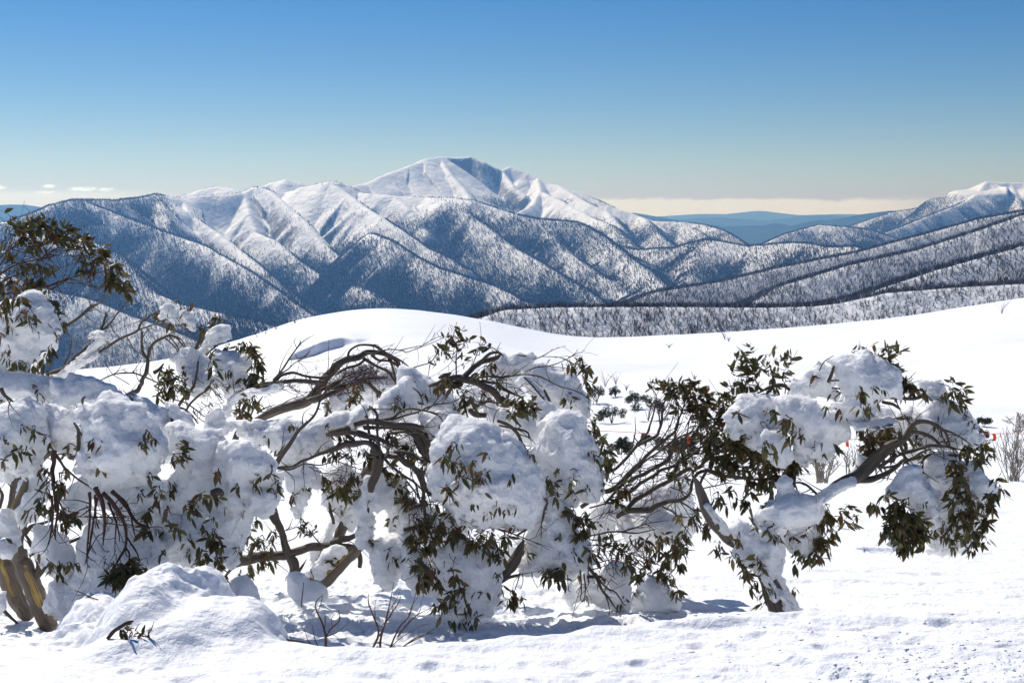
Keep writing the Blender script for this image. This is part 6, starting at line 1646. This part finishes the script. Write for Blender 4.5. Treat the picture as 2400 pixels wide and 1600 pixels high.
L8([(740, 310, 40, 40), (720, 360, 60, 30), (780, 370, 60, 30), (840, 400, 30, 50), (780, 350, 40, 30), (640, 290, 50, 30)], d=7.75, dens=1.3)
L8([(1040, 330, 50, 25), (1030, 370, 60, 30), (1100, 380, 60, 30), (1080, 430, 60, 40), (1120, 420, 30, 40), (1010, 410, 40, 40), (1100, 460, 30, 15)], d=7.85, dens=1.1, dirn=(0.6, -0.3))
L8([(430, 370, 40, 30), (450, 400, 25, 20), (440, 490, 15, 8), (280, 500, 20, 8), (215, 490, 20, 8), (260, 735, 30, 10)], d=7.42, dens=1.6)
L8([(430, 580, 50, 30), (480, 650, 40, 40), (490, 720, 60, 70), (480, 790, 50, 60), (540, 770, 40, 60), (530, 830, 40, 50), (560, 700, 25, 60)], d=7.9, dens=1.6)
L8([(620, 630, 40, 60), (590, 680, 35, 70), (640, 700, 40, 60), (660, 760, 40, 40), (680, 680, 40, 40), (740, 700, 40, 30), (790, 710, 30, 20), (590, 860, 50, 30)], d=7.95, dens=1.6)
L8([(880, 830, 40, 50), (860, 900, 35, 50), (890, 950, 30, 60), (840, 880, 30, 40), (900, 800, 30, 30)], d=8.0, dens=1.6)
L8([(1120, 740, 50, 30), (1200, 740, 60, 30), (1270, 730, 50, 20), (1280, 780, 50, 20), (1220, 800, 50, 30), (1150, 800, 50, 40), (1200, 850, 40, 40), (1110, 800, 40, 30), (1100, 860, 30, 30), (1200, 620, 20, 40)], d=7.7, dens=1.3, dirn=(0.7, -0.5))
L8([(1060, 880, 40, 40), (1100, 920, 60, 30), (1070, 980, 50, 40), (1150, 980, 50, 30), (1050, 1060, 60, 40), (1120, 1050, 60, 40), (1170, 1130, 30, 50), (1080, 1110, 50, 30), (1140, 920, 60, 20)], d=7.5, dens=1.5)
L8([(1340, 980, 40, 30), (1350, 1030, 40, 50), (1310, 1060, 40, 40), (1270, 1110, 50, 40), (1300, 1150, 30, 40), (1240, 1170, 40, 50), (1270, 1240, 30, 60), (1230, 1260, 40, 60)], d=7.6, dens=1.4)
L8([(1080, 1200, 50, 50), (1060, 1250, 40, 40), (1130, 1230, 60, 50), (1180, 1210, 50, 50), (1200, 1280, 50, 50), (1160, 1300, 40, 40), (1100, 1180, 50, 40)], d=7.5, dens=1.4)
L8([(1040, 1320, 50, 40), (1010, 1300, 30, 20), (1060, 1360, 30, 20), (1150, 1390, 40, 40), (1180, 1420, 20, 20), (1250, 1360, 30, 50), (1200, 1340, 30, 40)], d=7.6, dens=1.1)
L8([(560, 1120, 50, 30), (610, 1080, 30, 30), (620, 1150, 50, 40), (670, 1110, 60, 40), (660, 1190, 60, 50), (720, 1150, 60, 50), (590, 1280, 30, 50), (640, 1250, 50, 50)], d=7.4, dens=2.0)
L8([(720, 1230, 70, 60), (780, 1230, 60, 60), (700, 1300, 60, 60), (770, 1310, 60, 60), (830, 1260, 50, 50), (720, 1370, 50, 60), (790, 1370, 50, 50), (850, 1330, 50, 40), (740, 1430, 40, 30), (860, 1390, 30, 20)], d=7.4, dens=2.2)
leaves(T5, Zr, [(1050, 40, 50, 60), (1060, 110, 50, 60), (1090, 170, 40, 50), (1010, 130, 40, 70), (1040, 220, 50, 50), (980, 250, 50, 60), (1000, 320, 40, 50), (930, 330, 60, 50), (880, 370, 40, 40), (950, 370, 40, 40), (1040, 300, 30, 40), (860, 330, 40, 30)], d=7.9, dens=1.35)
leaves(T5, Zr, [(1200, 60, 40, 25), (1210, 20, 30, 15), (1260, 80, 40, 15), (1240, 130, 35, 25), (1180, 120, 30, 15), (825, 190, 20, 45), (1150, 60, 30, 20)], d=7.95, dens=1.2, dirn=(0.8, -0.3))
leaves(T5, Zr, [(460, 350, 40, 35), (490, 390, 40, 30), (530, 430, 30, 25), (545, 470, 20, 25), (600, 360, 25, 25), (610, 400, 30, 30), (640, 440, 25, 20), (590, 520, 35, 20), (560, 540, 25, 10), (630, 580, 25, 15), (660, 570, 25, 25), (510, 470, 15, 15), (650, 655, 12, 8)], d=7.5, dens=1.5)
leaves(T5, Zr, [(350, 260, 35, 25), (370, 300, 30, 30), (330, 290, 20, 20), (285, 180, 12, 20), (250, 150, 20, 10), (40, 310, 60, 60), (80, 350, 50, 50), (20, 260, 50, 50), (130, 250, 30, 40), (140, 200, 30, 40), (60, 560, 40, 30), (30, 500, 30, 40), (60, 600, 25, 20)], d=8.1, dens=1.0)
S5 = lambda z, pts, **k: snow(T5, z, pts, **k)
S5(Z8, [(-20, 390), (10, 330), (60, 280), (110, 240), (200, 210), (260, 230), (290, 300), (255, 330), (250, 420), (150, 430), (60, 430)], d=8.05)
S5(Z8, [(235, 195), (330, 145), (450, 138), (560, 190), (610, 240), (690, 300), (700, 400), (620, 420), (560, 460), (500, 520), (420, 565), (340, 530), (290, 480), (320, 400), (285, 300)], d=7.75)
S5(Z8, [(700, 500), (760, 480), (830, 500), (880, 430), (960, 430), (1060, 480), (1140, 540), (1190, 620), (1205, 720), (1150, 750), (1000, 750), (900, 740), (820, 700), (770, 620)], d=8.0)
S5(Z8, [(820, 340), (900, 325), (980, 360), (1000, 430), (880, 440), (850, 400)], d=8.05)
S5(Z8, [(480, 540), (560, 480), (680, 500), (730, 580), (700, 680), (620, 640), (560, 780), (500, 680)], d=8.15)
S5(Z8, [(740, 780), (820, 750), (900, 760), (905, 1000), (830, 920), (760, 860)], d=8.2)
S5(Z8, [(910, 800), (980, 760), (1060, 790), (1100, 870), (1180, 870), (1280, 930), (1320, 1000), (1300, 1080), (1240, 1160), (1200, 1240), (1150, 1260), (1170, 1340), (1100, 1420), (1000, 1450), (920, 1400), (900, 1300), (900, 1180), (940, 1040), (900, 960)], d=7.85, thick=0.9)
S5(Z8, [(620, 1050), (680, 960), (730, 890), (800, 900), (870, 960), (940, 1050), (960, 1180), (910, 1260), (850, 1240), (780, 1160), (700, 1070), (650, 1070)], d=7.6)
S5(Z8, [(650, 1320), (700, 1290), (720, 1400), (690, 1430), (655, 1390)], d=7.5)
S5(Zr, [(430, 165), (500, 135), (590, 175), (680, 190), (640, 110), (590, 80), (650, 25), (760, -30), (900, -60), (1000, -60), (1010, 30), (960, 90), (820, 130), (780, 200), (745, 290), (735, 380), (745, 430), (715, 455), (670, 440), (600, 410), (510, 390), (460, 310), (470, 240)], d=7.66)
S5(Zr, [(650, 450), (735, 440), (760, 490), (820, 570), (845, 650), (862, 735), (825, 740), (790, 650), (760, 610), (725, 560)], d=7.86, thick=0.6)
snowline(T5, Zr, [(610, 400), (650, 470), (690, 540), (700, 600)], 16, d=7.6)
for _p in ([(690, 590), (760, 600), (800, 650), (790, 690)], ):
    snowline(T5, Zr, _p, 22, d=7.62)
S5(Zr, [(800, 160), (920, 130), (1000, 140), (1010, 200), (940, 300), (880, 310), (810, 260)], d=7.95)
S5(Z8, [(375, 930), (400, 860), (430, 800), (500, 860), (470, 920), (420, 950)], d=7.85)
S5(Z7, [(1390, 1160), (1460, 1110), (1500, 1190), (1600, 1270), (1690, 1290), (1690, 1400), (1550, 1440), (1440, 1480), (1250, 1460), (1200, 1400), (1290, 1340), (1400, 1290)], d=7.72)
snowline(T5, Z8, [(170, 1100), (260, 1020), (330, 985), (390, 970)], 24, d=7.62)
snowline(T5, Z8, [(400, 598), (480, 602), (600, 576), (640, 565)], 12, d=7.7)
snowline(T5, Zr, [(260, -10), (310, 70), (350, 130), (400, 180)], 18, d=7.72)
icicle(T5, Zr, 838, 290, 60, 10, d=7.8)

tangle(T5, Z8, [(950, 700, 160, 100, 18, -25, 35), (1150, 780, 120, 60, 14, -20, 30), (700, 350, 120, 60, 10, 10, 40), (480, 700, 80, 120, 12, -70, 30), (1080, 950, 80, 120, 12, -80, 25), (680, 900, 120, 70, 12, -100, 30)], d=7.8, seed=10)
tangle(T5, Zr, [(980, 200, 80, 140, 14, -70, 25), (1150, 100, 100, 60, 10, -10, 30)], d=7.9, seed=11)

# ================================================================== snow mounds and banks
snow_thing("snow_bank", "shaded lumpy snow bank rising behind the rounded mound at the left", "snow bank", Zb,
           [(640, 480), (760, 260), (900, 230), (1100, 250), (1280, 350), (1370, 480), (1380, 570), (1250, 650), (1150, 800), (1100, 900), (950, 1060), (900, 1200), (700, 1330), (560, 1420), (380, 1400), (400, 1240), (500, 1130), (620, 1060), (560, 1000), (440, 1000), (400, 850), (450, 690), (560, 700), (630, 620)], 8.75, mat=M_CLUMP, h=0.014, thick=0.9)
snow_thing("snow_mound", "half-buried snow hump under the right edge of the centre gum", "snow mound", Z6,
           [(1780, 1060), (1840, 900), (1900, 850), (2000, 860), (2090, 950), (2150, 1050), (2130, 1130), (1950, 1160), (1800, 1130)], 9.8, h=0.014, smooth=True)
snow_thing("snow_mound", "small crusty snow heap beside the trunk of the centre gum", "snow mound", Z4,
           [(610, 850), (660, 825), (720, 840), (740, 880), (800, 900), (880, 900), (920, 950), (900, 1010), (760, 1030), (640, 1010), (600, 930)], 9.3, h=0.014, smooth=True)
snow_thing("snow_mound", "crumbly snow heap under the leaves between left and centre gums", "snow mound", Z4,
           [(60, 990), (120, 900), (200, 860), (270, 900), (320, 960), (330, 1060), (260, 1130), (120, 1150), (40, 1090)], 8.9, h=0.014, smooth=True)

def ground_depth(px, row, lo=5.9, hi=12.0):
    dd = np.linspace(lo, hi, 900)
    p = P(px, row, dd)
    g = ground_z(p[:, 0], p[:, 1])
    k = np.argmax(g >= p[:, 2])
    return float(dd[k])


# little broken bits lying on the mounds
def twig_thing(name, label, cat, z, base, dfix, lst, mat=M_REDTWIG, lv=None, group=None, **kw):
    d = 7.2 if dfix >= 6.89 else ground_depth(*z(*base)) - 0.015
    t = Tree(name, z(*base), d, label, cat, group)
    parts = []
    for pts in lst: branch(t, z, pts, mat=mat, into=parts, **kw)
    V, Q, T_, U = merge_parts(parts)
    t.part("stem", V, [Q, T_], [mat], uvs=U)
    if lv: leaves(t, z, lv, **{k: v for k, v in (("d", d - 0.02), ("dens", 0.8), ("size", 0.8), ("dirn", (0.9, 0.0)), ("droop", 0.25))})
    return t


twig_thing("broken_branch", "short brown branch end with olive leaves lying on the snow swell", "branch", Zb, (1000, 1180), 6.5,
           [[(895, 1200, 36), (960, 1130, 36), (1040, 1070, 34), (1110, 1050, 20)], [(1130, 1130, 12), (1150, 1090, 8), (1168, 1065, 5)], [(1240, 1150, 14), (1270, 1100, 9), (1288, 1050, 4)]],
           lv=[(1060, 1140, 40, 50), (1100, 1160, 50, 24), (1190, 1170, 36, 26), (1250, 1180, 60, 18), (1000, 1240, 20, 8)])
twig_thing("fallen_twig", "thin forked twig stuck in the shaded snow bank", "twig", Zb, (720, 840), 6.9,
           [[(620, 793, 8), (680, 812, 10), (740, 845, 12), (820, 872, 14)], [(640, 832, 7), (700, 835, 7)], [(730, 850, 6), (790, 875, 6)]])
twig_thing("fallen_branch", "long thin reddish branch lying along the lip of the snow hollow", "branch", Z4, (600, 1360), 6.75,
           [[(398, 1300, 28), (480, 1320, 28), (590, 1360, 26), (700, 1372, 14), (780, 1392, 10), (835, 1428, 5)]])
twig_thing("dead_twig", "lone dark upright twig in the shaded hollow near the striped trunk", "twig", Z4, (700, 1095), 7.6, [[(700, 1100, 9), (710, 1000, 10), (722, 900, 7)]])
twig_thing("bare_shrub", "small leafless forked shrub poking from the shaded hollow in front", "shrub", Z4, (895, 1440), 6.9,
           [[(895, 1450, 26), (895, 1330, 24), (885, 1260, 18), (840, 1170, 14), (815, 1090, 12), (830, 1040, 9), (870, 1005, 4)],
            [(895, 1345, 18), (940, 1270, 14), (1005, 1205, 12), (1000, 1120, 4)], [(890, 1300, 12), (893, 1160, 5)], [(900, 1335, 10), (1000, 1290, 8), (1088, 1210, 4)],
            [(842, 1430, 8), (805, 1330, 8), (790, 1240, 4)], [(832, 1428, 9), (760, 1370, 7), (728, 1275, 4)], [(830, 1150, 8), (860, 1060, 7), (875, 1000, 3)], [(950, 1270, 8), (945, 1190, 7), (1000, 1120, 3)], [(1000, 1430, 8), (1040, 1395, 5)], [(940, 1310, 7), (1000, 1340, 4)]])
fl = [[(1270, 1435, 20), (1320, 1290, 22), (1280, 1170, 14), (1240, 1070, 12), (1240, 990, 5)], [(1330, 1445, 24), (1350, 1300, 18), (1400, 1120, 12), (1440, 900, 4)],
      [(1330, 1330, 14), (1400, 1180, 12), (1480, 1060, 9), (1500, 1000, 4)], [(1400, 1445, 18), (1440, 1350, 16), (1500, 1240, 14), (1570, 1150, 10), (1625, 960, 4)],
      [(1470, 1330, 14), (1600, 1180, 11), (1740, 1100, 5)], [(1470, 1460, 16), (1560, 1380, 14), (1640, 1330, 10), (1765, 1300, 4)], [(1540, 1395, 12), (1680, 1320, 9), (1800, 1250, 3)],
      [(1500, 1290, 12), (1580, 1200, 10), (1650, 1130, 7), (1660, 1040, 3)], [(1290, 1200, 9), (1290, 1100, 7), (1300, 1040, 3)], [(1390, 1150, 8), (1460, 1040, 6), (1490, 970, 3)],
      [(1340, 1250, 10), (1420, 1160, 8), (1440, 1060, 4)], [(1470, 1460, 12), (1520, 1440, 10), (1640, 1430, 6), (1760, 1410, 3)], [(1390, 1445, 10), (1500, 1340, 8), (1650, 1250, 6), (1720, 1230, 3)], [(1600, 1190, 7), (1700, 1150, 5), (1750, 1090, 3)], [(1560, 1160, 7), (1590, 1080, 5), (1640, 1010, 3)]]
twig_thing("bare_shrub", "larger bushy leafless reddish shrub fanning up in front of the centre gum", "shrub", Z4, (1380, 1445), 6.9, fl)

# pale dead shrubs behind the right tree
def random_shrub(name, label, px, py, d, wpx, hpx, n, mat, seed, group=None, lw=2.2, lean=0.0):
    r = np.random.default_rng(seed)
    t = Tree(name, (px, py), d, label, "shrub", group)
    parts = []
    for k in range(n):
        bx = px + r.uniform(-0.12, 0.12) * wpx
        a = r.uniform(-1, 1)
        tx = px + (a * 0.5 + lean) * wpx; ty = py - hpx * (1 - 0.35 * a * a) * r.uniform(0.6, 1.0)
        mx, my = (bx + tx) / 2 + r.uniform(-.08, .08) * wpx - a * wpx * 0.05, (py + ty) / 2
        branch(t, ZP, [(bx, py + 3, lw), (mx, my, lw * 0.7), (tx, ty, lw * 0.3)], into=parts, wob=0.02 * d, rough=0.1)
        for q in range(3):
            f = r.uniform(0.35, 0.9); sx, sy = bx + (tx - bx) * f, py + (ty - py) * f
            branch(t, ZP, [(sx, sy, lw * 0.5), (sx + r.uniform(-.18, .18) * wpx, sy - r.uniform(0.08, 0.25) * hpx, lw * 0.25)], into=parts, wob=0.01 * d)
    V, Q, T_, U = merge_parts(parts)
    t.part("twigs", V, [Q, T_], [mat], uvs=U)


random_shrub("bare_shrub", "pale leafless shrub behind the fork of the right gum", 1925, 1128, 14, 110, 100, 20, M_PALETWIG, 1, lw=4)
random_shrub("bare_shrub", "pale wiry shrub just right of the one behind the right gum fork", 1990, 1120, 15, 90, 90, 14, M_PALETWIG, 2, lw=3, lean=0.2)
random_shrub("bare_shrub", "large pale leafless bush at the right edge beyond the rope", 2375, 1135, 24, 120, 150, 34, M_PALETWIG, 3, lw=2.2)
random_shrub("bare_shrub", "wispy leafless bush at the right edge above the rope", 2385, 1010, 60, 90, 45, 22, M_PALETWIG, 4, lw=1.6)
random_shrub("bare_shrub", "thin leafless bush in the gap under the many-stemmed gum", 1590, 1120, 16, 110, 90, 16, M_BARK, 5, lw=2.6)

# ---- dark evergreen bushes on the white slope
GD = np.array([100, 130, 160, 200, 240, 280, 320, 360, 400, 440])


def slope_depth(px, row):
    """distance at which the slope is seen at this row"""
    dd = np.linspace(100, 478, 600)
    x = (px - 1200) / FPX * dd
    z = ground_z(x, dd)
    # row of each ground point
    sp, cp = math.sin(PITCH), math.cos(PITCH)
    yc = dd * sp + z * cp; zc = dd * cp - z * sp
    rows = 800 - FPX * yc / zc
    k = np.argmin(np.abs(rows - row))
    return dd[k], z[k]


def slope_bush(name, label, px, row, wpx, hpx, seed, group, bare=False):
    r = np.random.default_rng(seed)
    d, z = slope_depth(px, row)
    s = d / FPX
    x0 = (px - 1200) / FPX * d
    root = empty(name, (x0, d, z), label, "bush", group)
    w, h = wpx * s * 1.3, hpx * s * 1.2
    parts = []
    ns = 8 if not bare else 16
    tips = []
    for k in range(ns):
        a = r.uniform(0, 6.283); rad = r.uniform(0.2, 0.5) * w
        tip = np.array([math.cos(a) * rad, math.sin(a) * rad * 0.7, h * r.uniform(0.6, 1.0)])
        C = catmull([[0, 0, -0.2], [tip[0] * 0.3, tip[1] * 0.3, h * 0.4], tip], 6)
        parts.append(tube(C, np.linspace(0.05, 0.015, len(C)) * (0.6 if bare else 1), 4)); tips.append(tip)
    V, Q, T_, U = merge_parts(parts)
    link("stems", mesh_from("stems", V, [Q, T_], [M_BARK], uvs=U), parent=root)
    if not bare:
        n = 1500
        nb = 12
        cen = np.stack([r.uniform(-0.42, 0.42, nb) * w, r.uniform(-0.3, 0.3, nb) * w, h * r.uniform(0.38, 0.95, nb)], -1)
        cen[:, 2] -= (cen[:, 0] / w) ** 2 * h * 0.7
        k = r.integers(0, nb, n)
        v = r.normal(size=(n, 3)); v /= np.linalg.norm(v, axis=1)[:, None]
        p = cen[k] + v * np.array([0.15 * w, 0.14 * w, 0.2 * h]) * (r.random(n) ** 0.4)[:, None]
        s1 = r.normal(size=(n, 3)) * 0.05 * (w / 3) ** 0.5; s2 = r.normal(size=(n, 3)) * 0.05 * (w / 3) ** 0.5
        s1 *= 1.6; s2 *= 1.6
        V = np.stack([p - s1, p + s2, p + s1], 1).reshape(-1, 3)
        T_ = np.arange(n * 3).reshape(-1, 3)
        link("crown", mesh_from("crown", V, [T_], [M_BUSH], smooth=False, attrs={"rnd": np.repeat(r.random(n), 3)}), parent=root)


bushes = [
    (1400, 945, 40, 34, "dark bush highest on the slope, beside the right snow dome of the centre gum"),
    (1444, 930, 24, 20, "tiny dark bush high on the slope between two wispy bare patches"),
    (1488, 958, 44, 34, "dark bush with spreading crown left of the many-stemmed gum's tip"),
    (1522, 985, 58, 46, "largest dark bush on the slope, just behind the left leaf crown"),
    (1436, 992, 52, 32, "flat-topped dark bush right above the red rope"),
    (1516, 1045, 26, 24, "small dark bush just below the red rope"),
    (1455, 1080, 50, 46, "dark bush low on the slope beside the bare limbs"),
    (1575, 1075, 60, 44, "dark bush seen through the fan of bare limbs"),
    (1640, 1090, 70, 50, "broad dark bush behind the crown of the many-stemmed gum"),
    (2299, 1000, 46, 24, "dark bush on the right slope above the rope flag"),
    (2305, 1030, 30, 26, "dark bush directly beside the rope flag at the right"),
    (1945, 1060, 40, 30, "dark bush seen between the snow of the right gum and its pale shrub"),
    (2080, 1120, 60, 34, "dark bush low behind the leaning limb of the right gum"),
]
for k, (px, row, w, h, lab) in enumerate(bushes):
    slope_bush("evergreen_bush", lab, px, row, w, h, 50 + k, "dark bushes scattered on the white slope")
wisps = [(1700, 795, 30, 26, "wispy grey twigs on the slope just under the wooded ridge"), (1420, 905, 60, 32, "wispy patch of thin grey twigs above the dark bushes"), (1470, 915, 16, 16, "few thin upright twigs right of the wispy patch"),
         (2350, 735, 50, 34, "wispy twigs under the crest at the upper right of the slope"), (1570, 815, 24, 10, "faint low twigs in the middle of the slope"), (690, 757, 40, 16, "brown twigs on the left shoulder of the dome"),
         (645, 772, 30, 12, "brown twig tuft lower on the left shoulder of the dome"), (600, 790, 26, 12, "brown twig tuft near the left foot of the dome"), (620, 783, 20, 10, "small brown tuft between the two on the dome's left shoulder"),
         (290, 875, 30, 14, "twigs on the snow between the upper-left branches"), (1710, 800, 14, 12, "tiny tuft right beside the wispy grey twigs under the ridge"), (1445, 900, 40, 26, "grey twigs overlapping the right side of the wispy patch")]
for k, (px, row, w, h, lab) in enumerate(wisps):
    slope_bush("dormant_shrub", lab, px, row, w, h, 90 + k, "leafless tufts on the white slope", bare=True)

# ---- red rope with orange flags along the piste
RD = 33.0
rp = [(1240, 1004), (1395, 1009), (1480, 1013), (1560, 1018), (1700, 1028), (1850, 1034), (1990, 1030), (2120, 1020), (2330, 1016), (2460, 1016)]
C = catmull(P(np.array([a for a, b in rp], float), np.array([b for a, b in rp], float), RD), 60)
V, Q, T_, U = tube(C, np.full(len(C), 0.007), 6)
rope = link("safety_rope", mesh_from("safety_rope", V, [Q, T_], [M_ROPE]), label="thin red rope strung along the far side of the groomed piste", cat="rope")
for px in (1255, 1715, 2445):
    x0 = (px - 1200) / FPX * RD; zt = P(px, np.interp(px, [a for a, b in rp], [b for a, b in rp]), RD)[2]
    zg = float(ground_z(x0, RD + 0.1))
    V, Q, T_, U = tube(np.array([[x0, RD + 0.04, zg - 0.3], [x0, RD + 0.04, (zg + zt) / 2], [x0, RD + 0.04, zt + 0.25]]), np.full(3, 0.02), 8)
    lab = {1255: "bamboo pole holding the left end of the red rope", 1715: "bamboo pole holding the rope behind the many-stemmed gum", 2445: "bamboo pole holding the rope beyond the right edge"}[px]
    link("rope_pole", mesh_from("rope_pole", V, [Q, T_], [M_POLE]), label=lab, cat="pole", group="poles of the red rope")
for px, sl, lab in ((1397, 0.0, "orange flag on the rope beside the tall snow dome of the centre gum"), (1618, 0.02, "orange flag on the rope seen through the leaves right of centre"),
                    (1992, 0.05, "orange flag on the rope below the biggest snow cap of the right gum"), (2341, 0.03, "orange flag on the rope at the far right")):
    zt = P(px, np.interp(px, [a for a, b in rp], [b for a, b in rp]), RD)[2]; x0 = (px - 1200) / FPX * RD
    nu, nv = 5, 7
    V = []
    for i in range(nu):
        for j in range(nv):
            u = i / (nu - 1) - 0.5; v = j / (nv - 1)
            V.append([x0 + u * 0.085 * (1 - 0.3 * v) + sl * (v - 0.3) + 0.01 * math.sin(v * 5), RD + 0.02 * math.sin(u * 6 + v * 3), zt - v * 0.17])
    V = np.array(V)
    Vb = V + np.array([0, 0.004, 0])
    a = np.array([[i * nv + j, (i + 1) * nv + j, (i + 1) * nv + j + 1, i * nv + j + 1] for i in range(nu - 1) for j in range(nv - 1)])
    link("rope_flag", mesh_from("rope_flag", np.vstack([V, Vb]), [np.vstack([a, a[:, ::-1] + len(V)])], [M_FLAG]), label=lab, cat="flag", group="orange flags on the red rope")

# ---- loose snow crumbs at the lower right
r = np.random.default_rng(77)
vs, fs, off = [], [], 0
ico_v = np.array([[0, 0, 1], [.9, 0, .35], [.28, .85, .4], [-.72, .53, .35], [-.72, -.53, .4], [.28, -.85, .35], [.72, .53, -.4], [-.28, .85, -.4], [-.9, 0, -.4], [-.28, -.85, -.4], [.72, -.53, -.4], [0, 0, -1]], float)
ico_f = np.array([[0, 1, 2], [0, 2, 3], [0, 3, 4], [0, 4, 5], [0, 5, 1], [1, 6, 2], [2, 7, 3], [3, 8, 4], [4, 9, 5], [5, 10, 1], [2, 6, 7], [3, 7, 8], [4, 8, 9], [5, 9, 10], [1, 10, 6], [11, 7, 6], [11, 8, 7], [11, 9, 8], [11, 10, 9], [11, 6, 10]])
for k in range(420):
    if k < 280: px, row = r.uniform(1900, 2440), r.uniform(1500, 1620)
    else: px, row = r.uniform(1550, 2440), r.uniform(1380, 1620)
    if k < 280 and (px - 1900) / 500 + (row - 1500) / 120 < r.uniform(0.3, 1.2): continue
    d = 2.08 / math.tan(PITCH + math.atan((row - 800) / FPX)); x = (px - 1200) / FPX * d
    s = r.uniform(0.004, 0.013)
    sc = s * np.array([r.uniform(.7, 1.6), r.uniform(.7, 1.4), r.uniform(.3, .55)])
    a = r.uniform(0, 6.28); M = np.array([[math.cos(a), -math.sin(a), 0], [math.sin(a), math.cos(a), 0], [0, 0, 1]])
    vv = (ico_v * (1 + 0.3 * r.normal(size=(12, 1))) * sc) @ M.T
    vs.append((x, d, vv))
xs = np.array([v[0] for v in vs]); ys = np.array([v[1] for v in vs]); zs = ground_z(xs, ys)
VV = np.concatenate([v[2] + np.array([v[0], v[1], z]) for v, z in zip(vs, zs)])
FF = np.concatenate([ico_f + 12 * k for k in range(len(vs))])
link("snow_crumbs", mesh_from("snow_crumbs", VV, [FF], [M_MOUND], smooth=True), kind="stuff", label="loose crumbs of trodden snow at the lower right")


# ------------------------------------------------------------------ air
hz = bpy.data.materials.new("haze_air"); hz.use_nodes = True
nt = hz.node_tree; nt.nodes.clear()
ho = nt.nodes.new("ShaderNodeOutputMaterial"); hv = nt.nodes.new("ShaderNodeVolumePrincipled")
hv.inputs['Color'].default_value = (0.20, 0.48, 1.0, 1)
hv.inputs['Absorption Color'].default_value = (1, 1, 1, 1)
hv.inputs['Density'].default_value = 7.5e-5
hv.inputs['Anisotropy'].default_value = 0.45
nt.links.new(hv.outputs[0], ho.inputs['Volume'])
bx0, bx1, by0, by1, bz0, bz1 = -24000, 24000, -100, 35500, -1000, 430
hvv = np.array([[x, y, z] for x in (bx0, bx1) for y in (by0, by1) for z in (bz0, bz1)], float)
hf = np.array([[0, 1, 3, 2], [4, 6, 7, 5], [0, 4, 5, 1], [2, 3, 7, 6], [0, 2, 6, 4], [1, 5, 7, 3]])
link("haze", mesh_from("haze", hvv, [hf], [hz], smooth=False), kind="stuff", label="thin blue winter air between the camera and the far ranges")
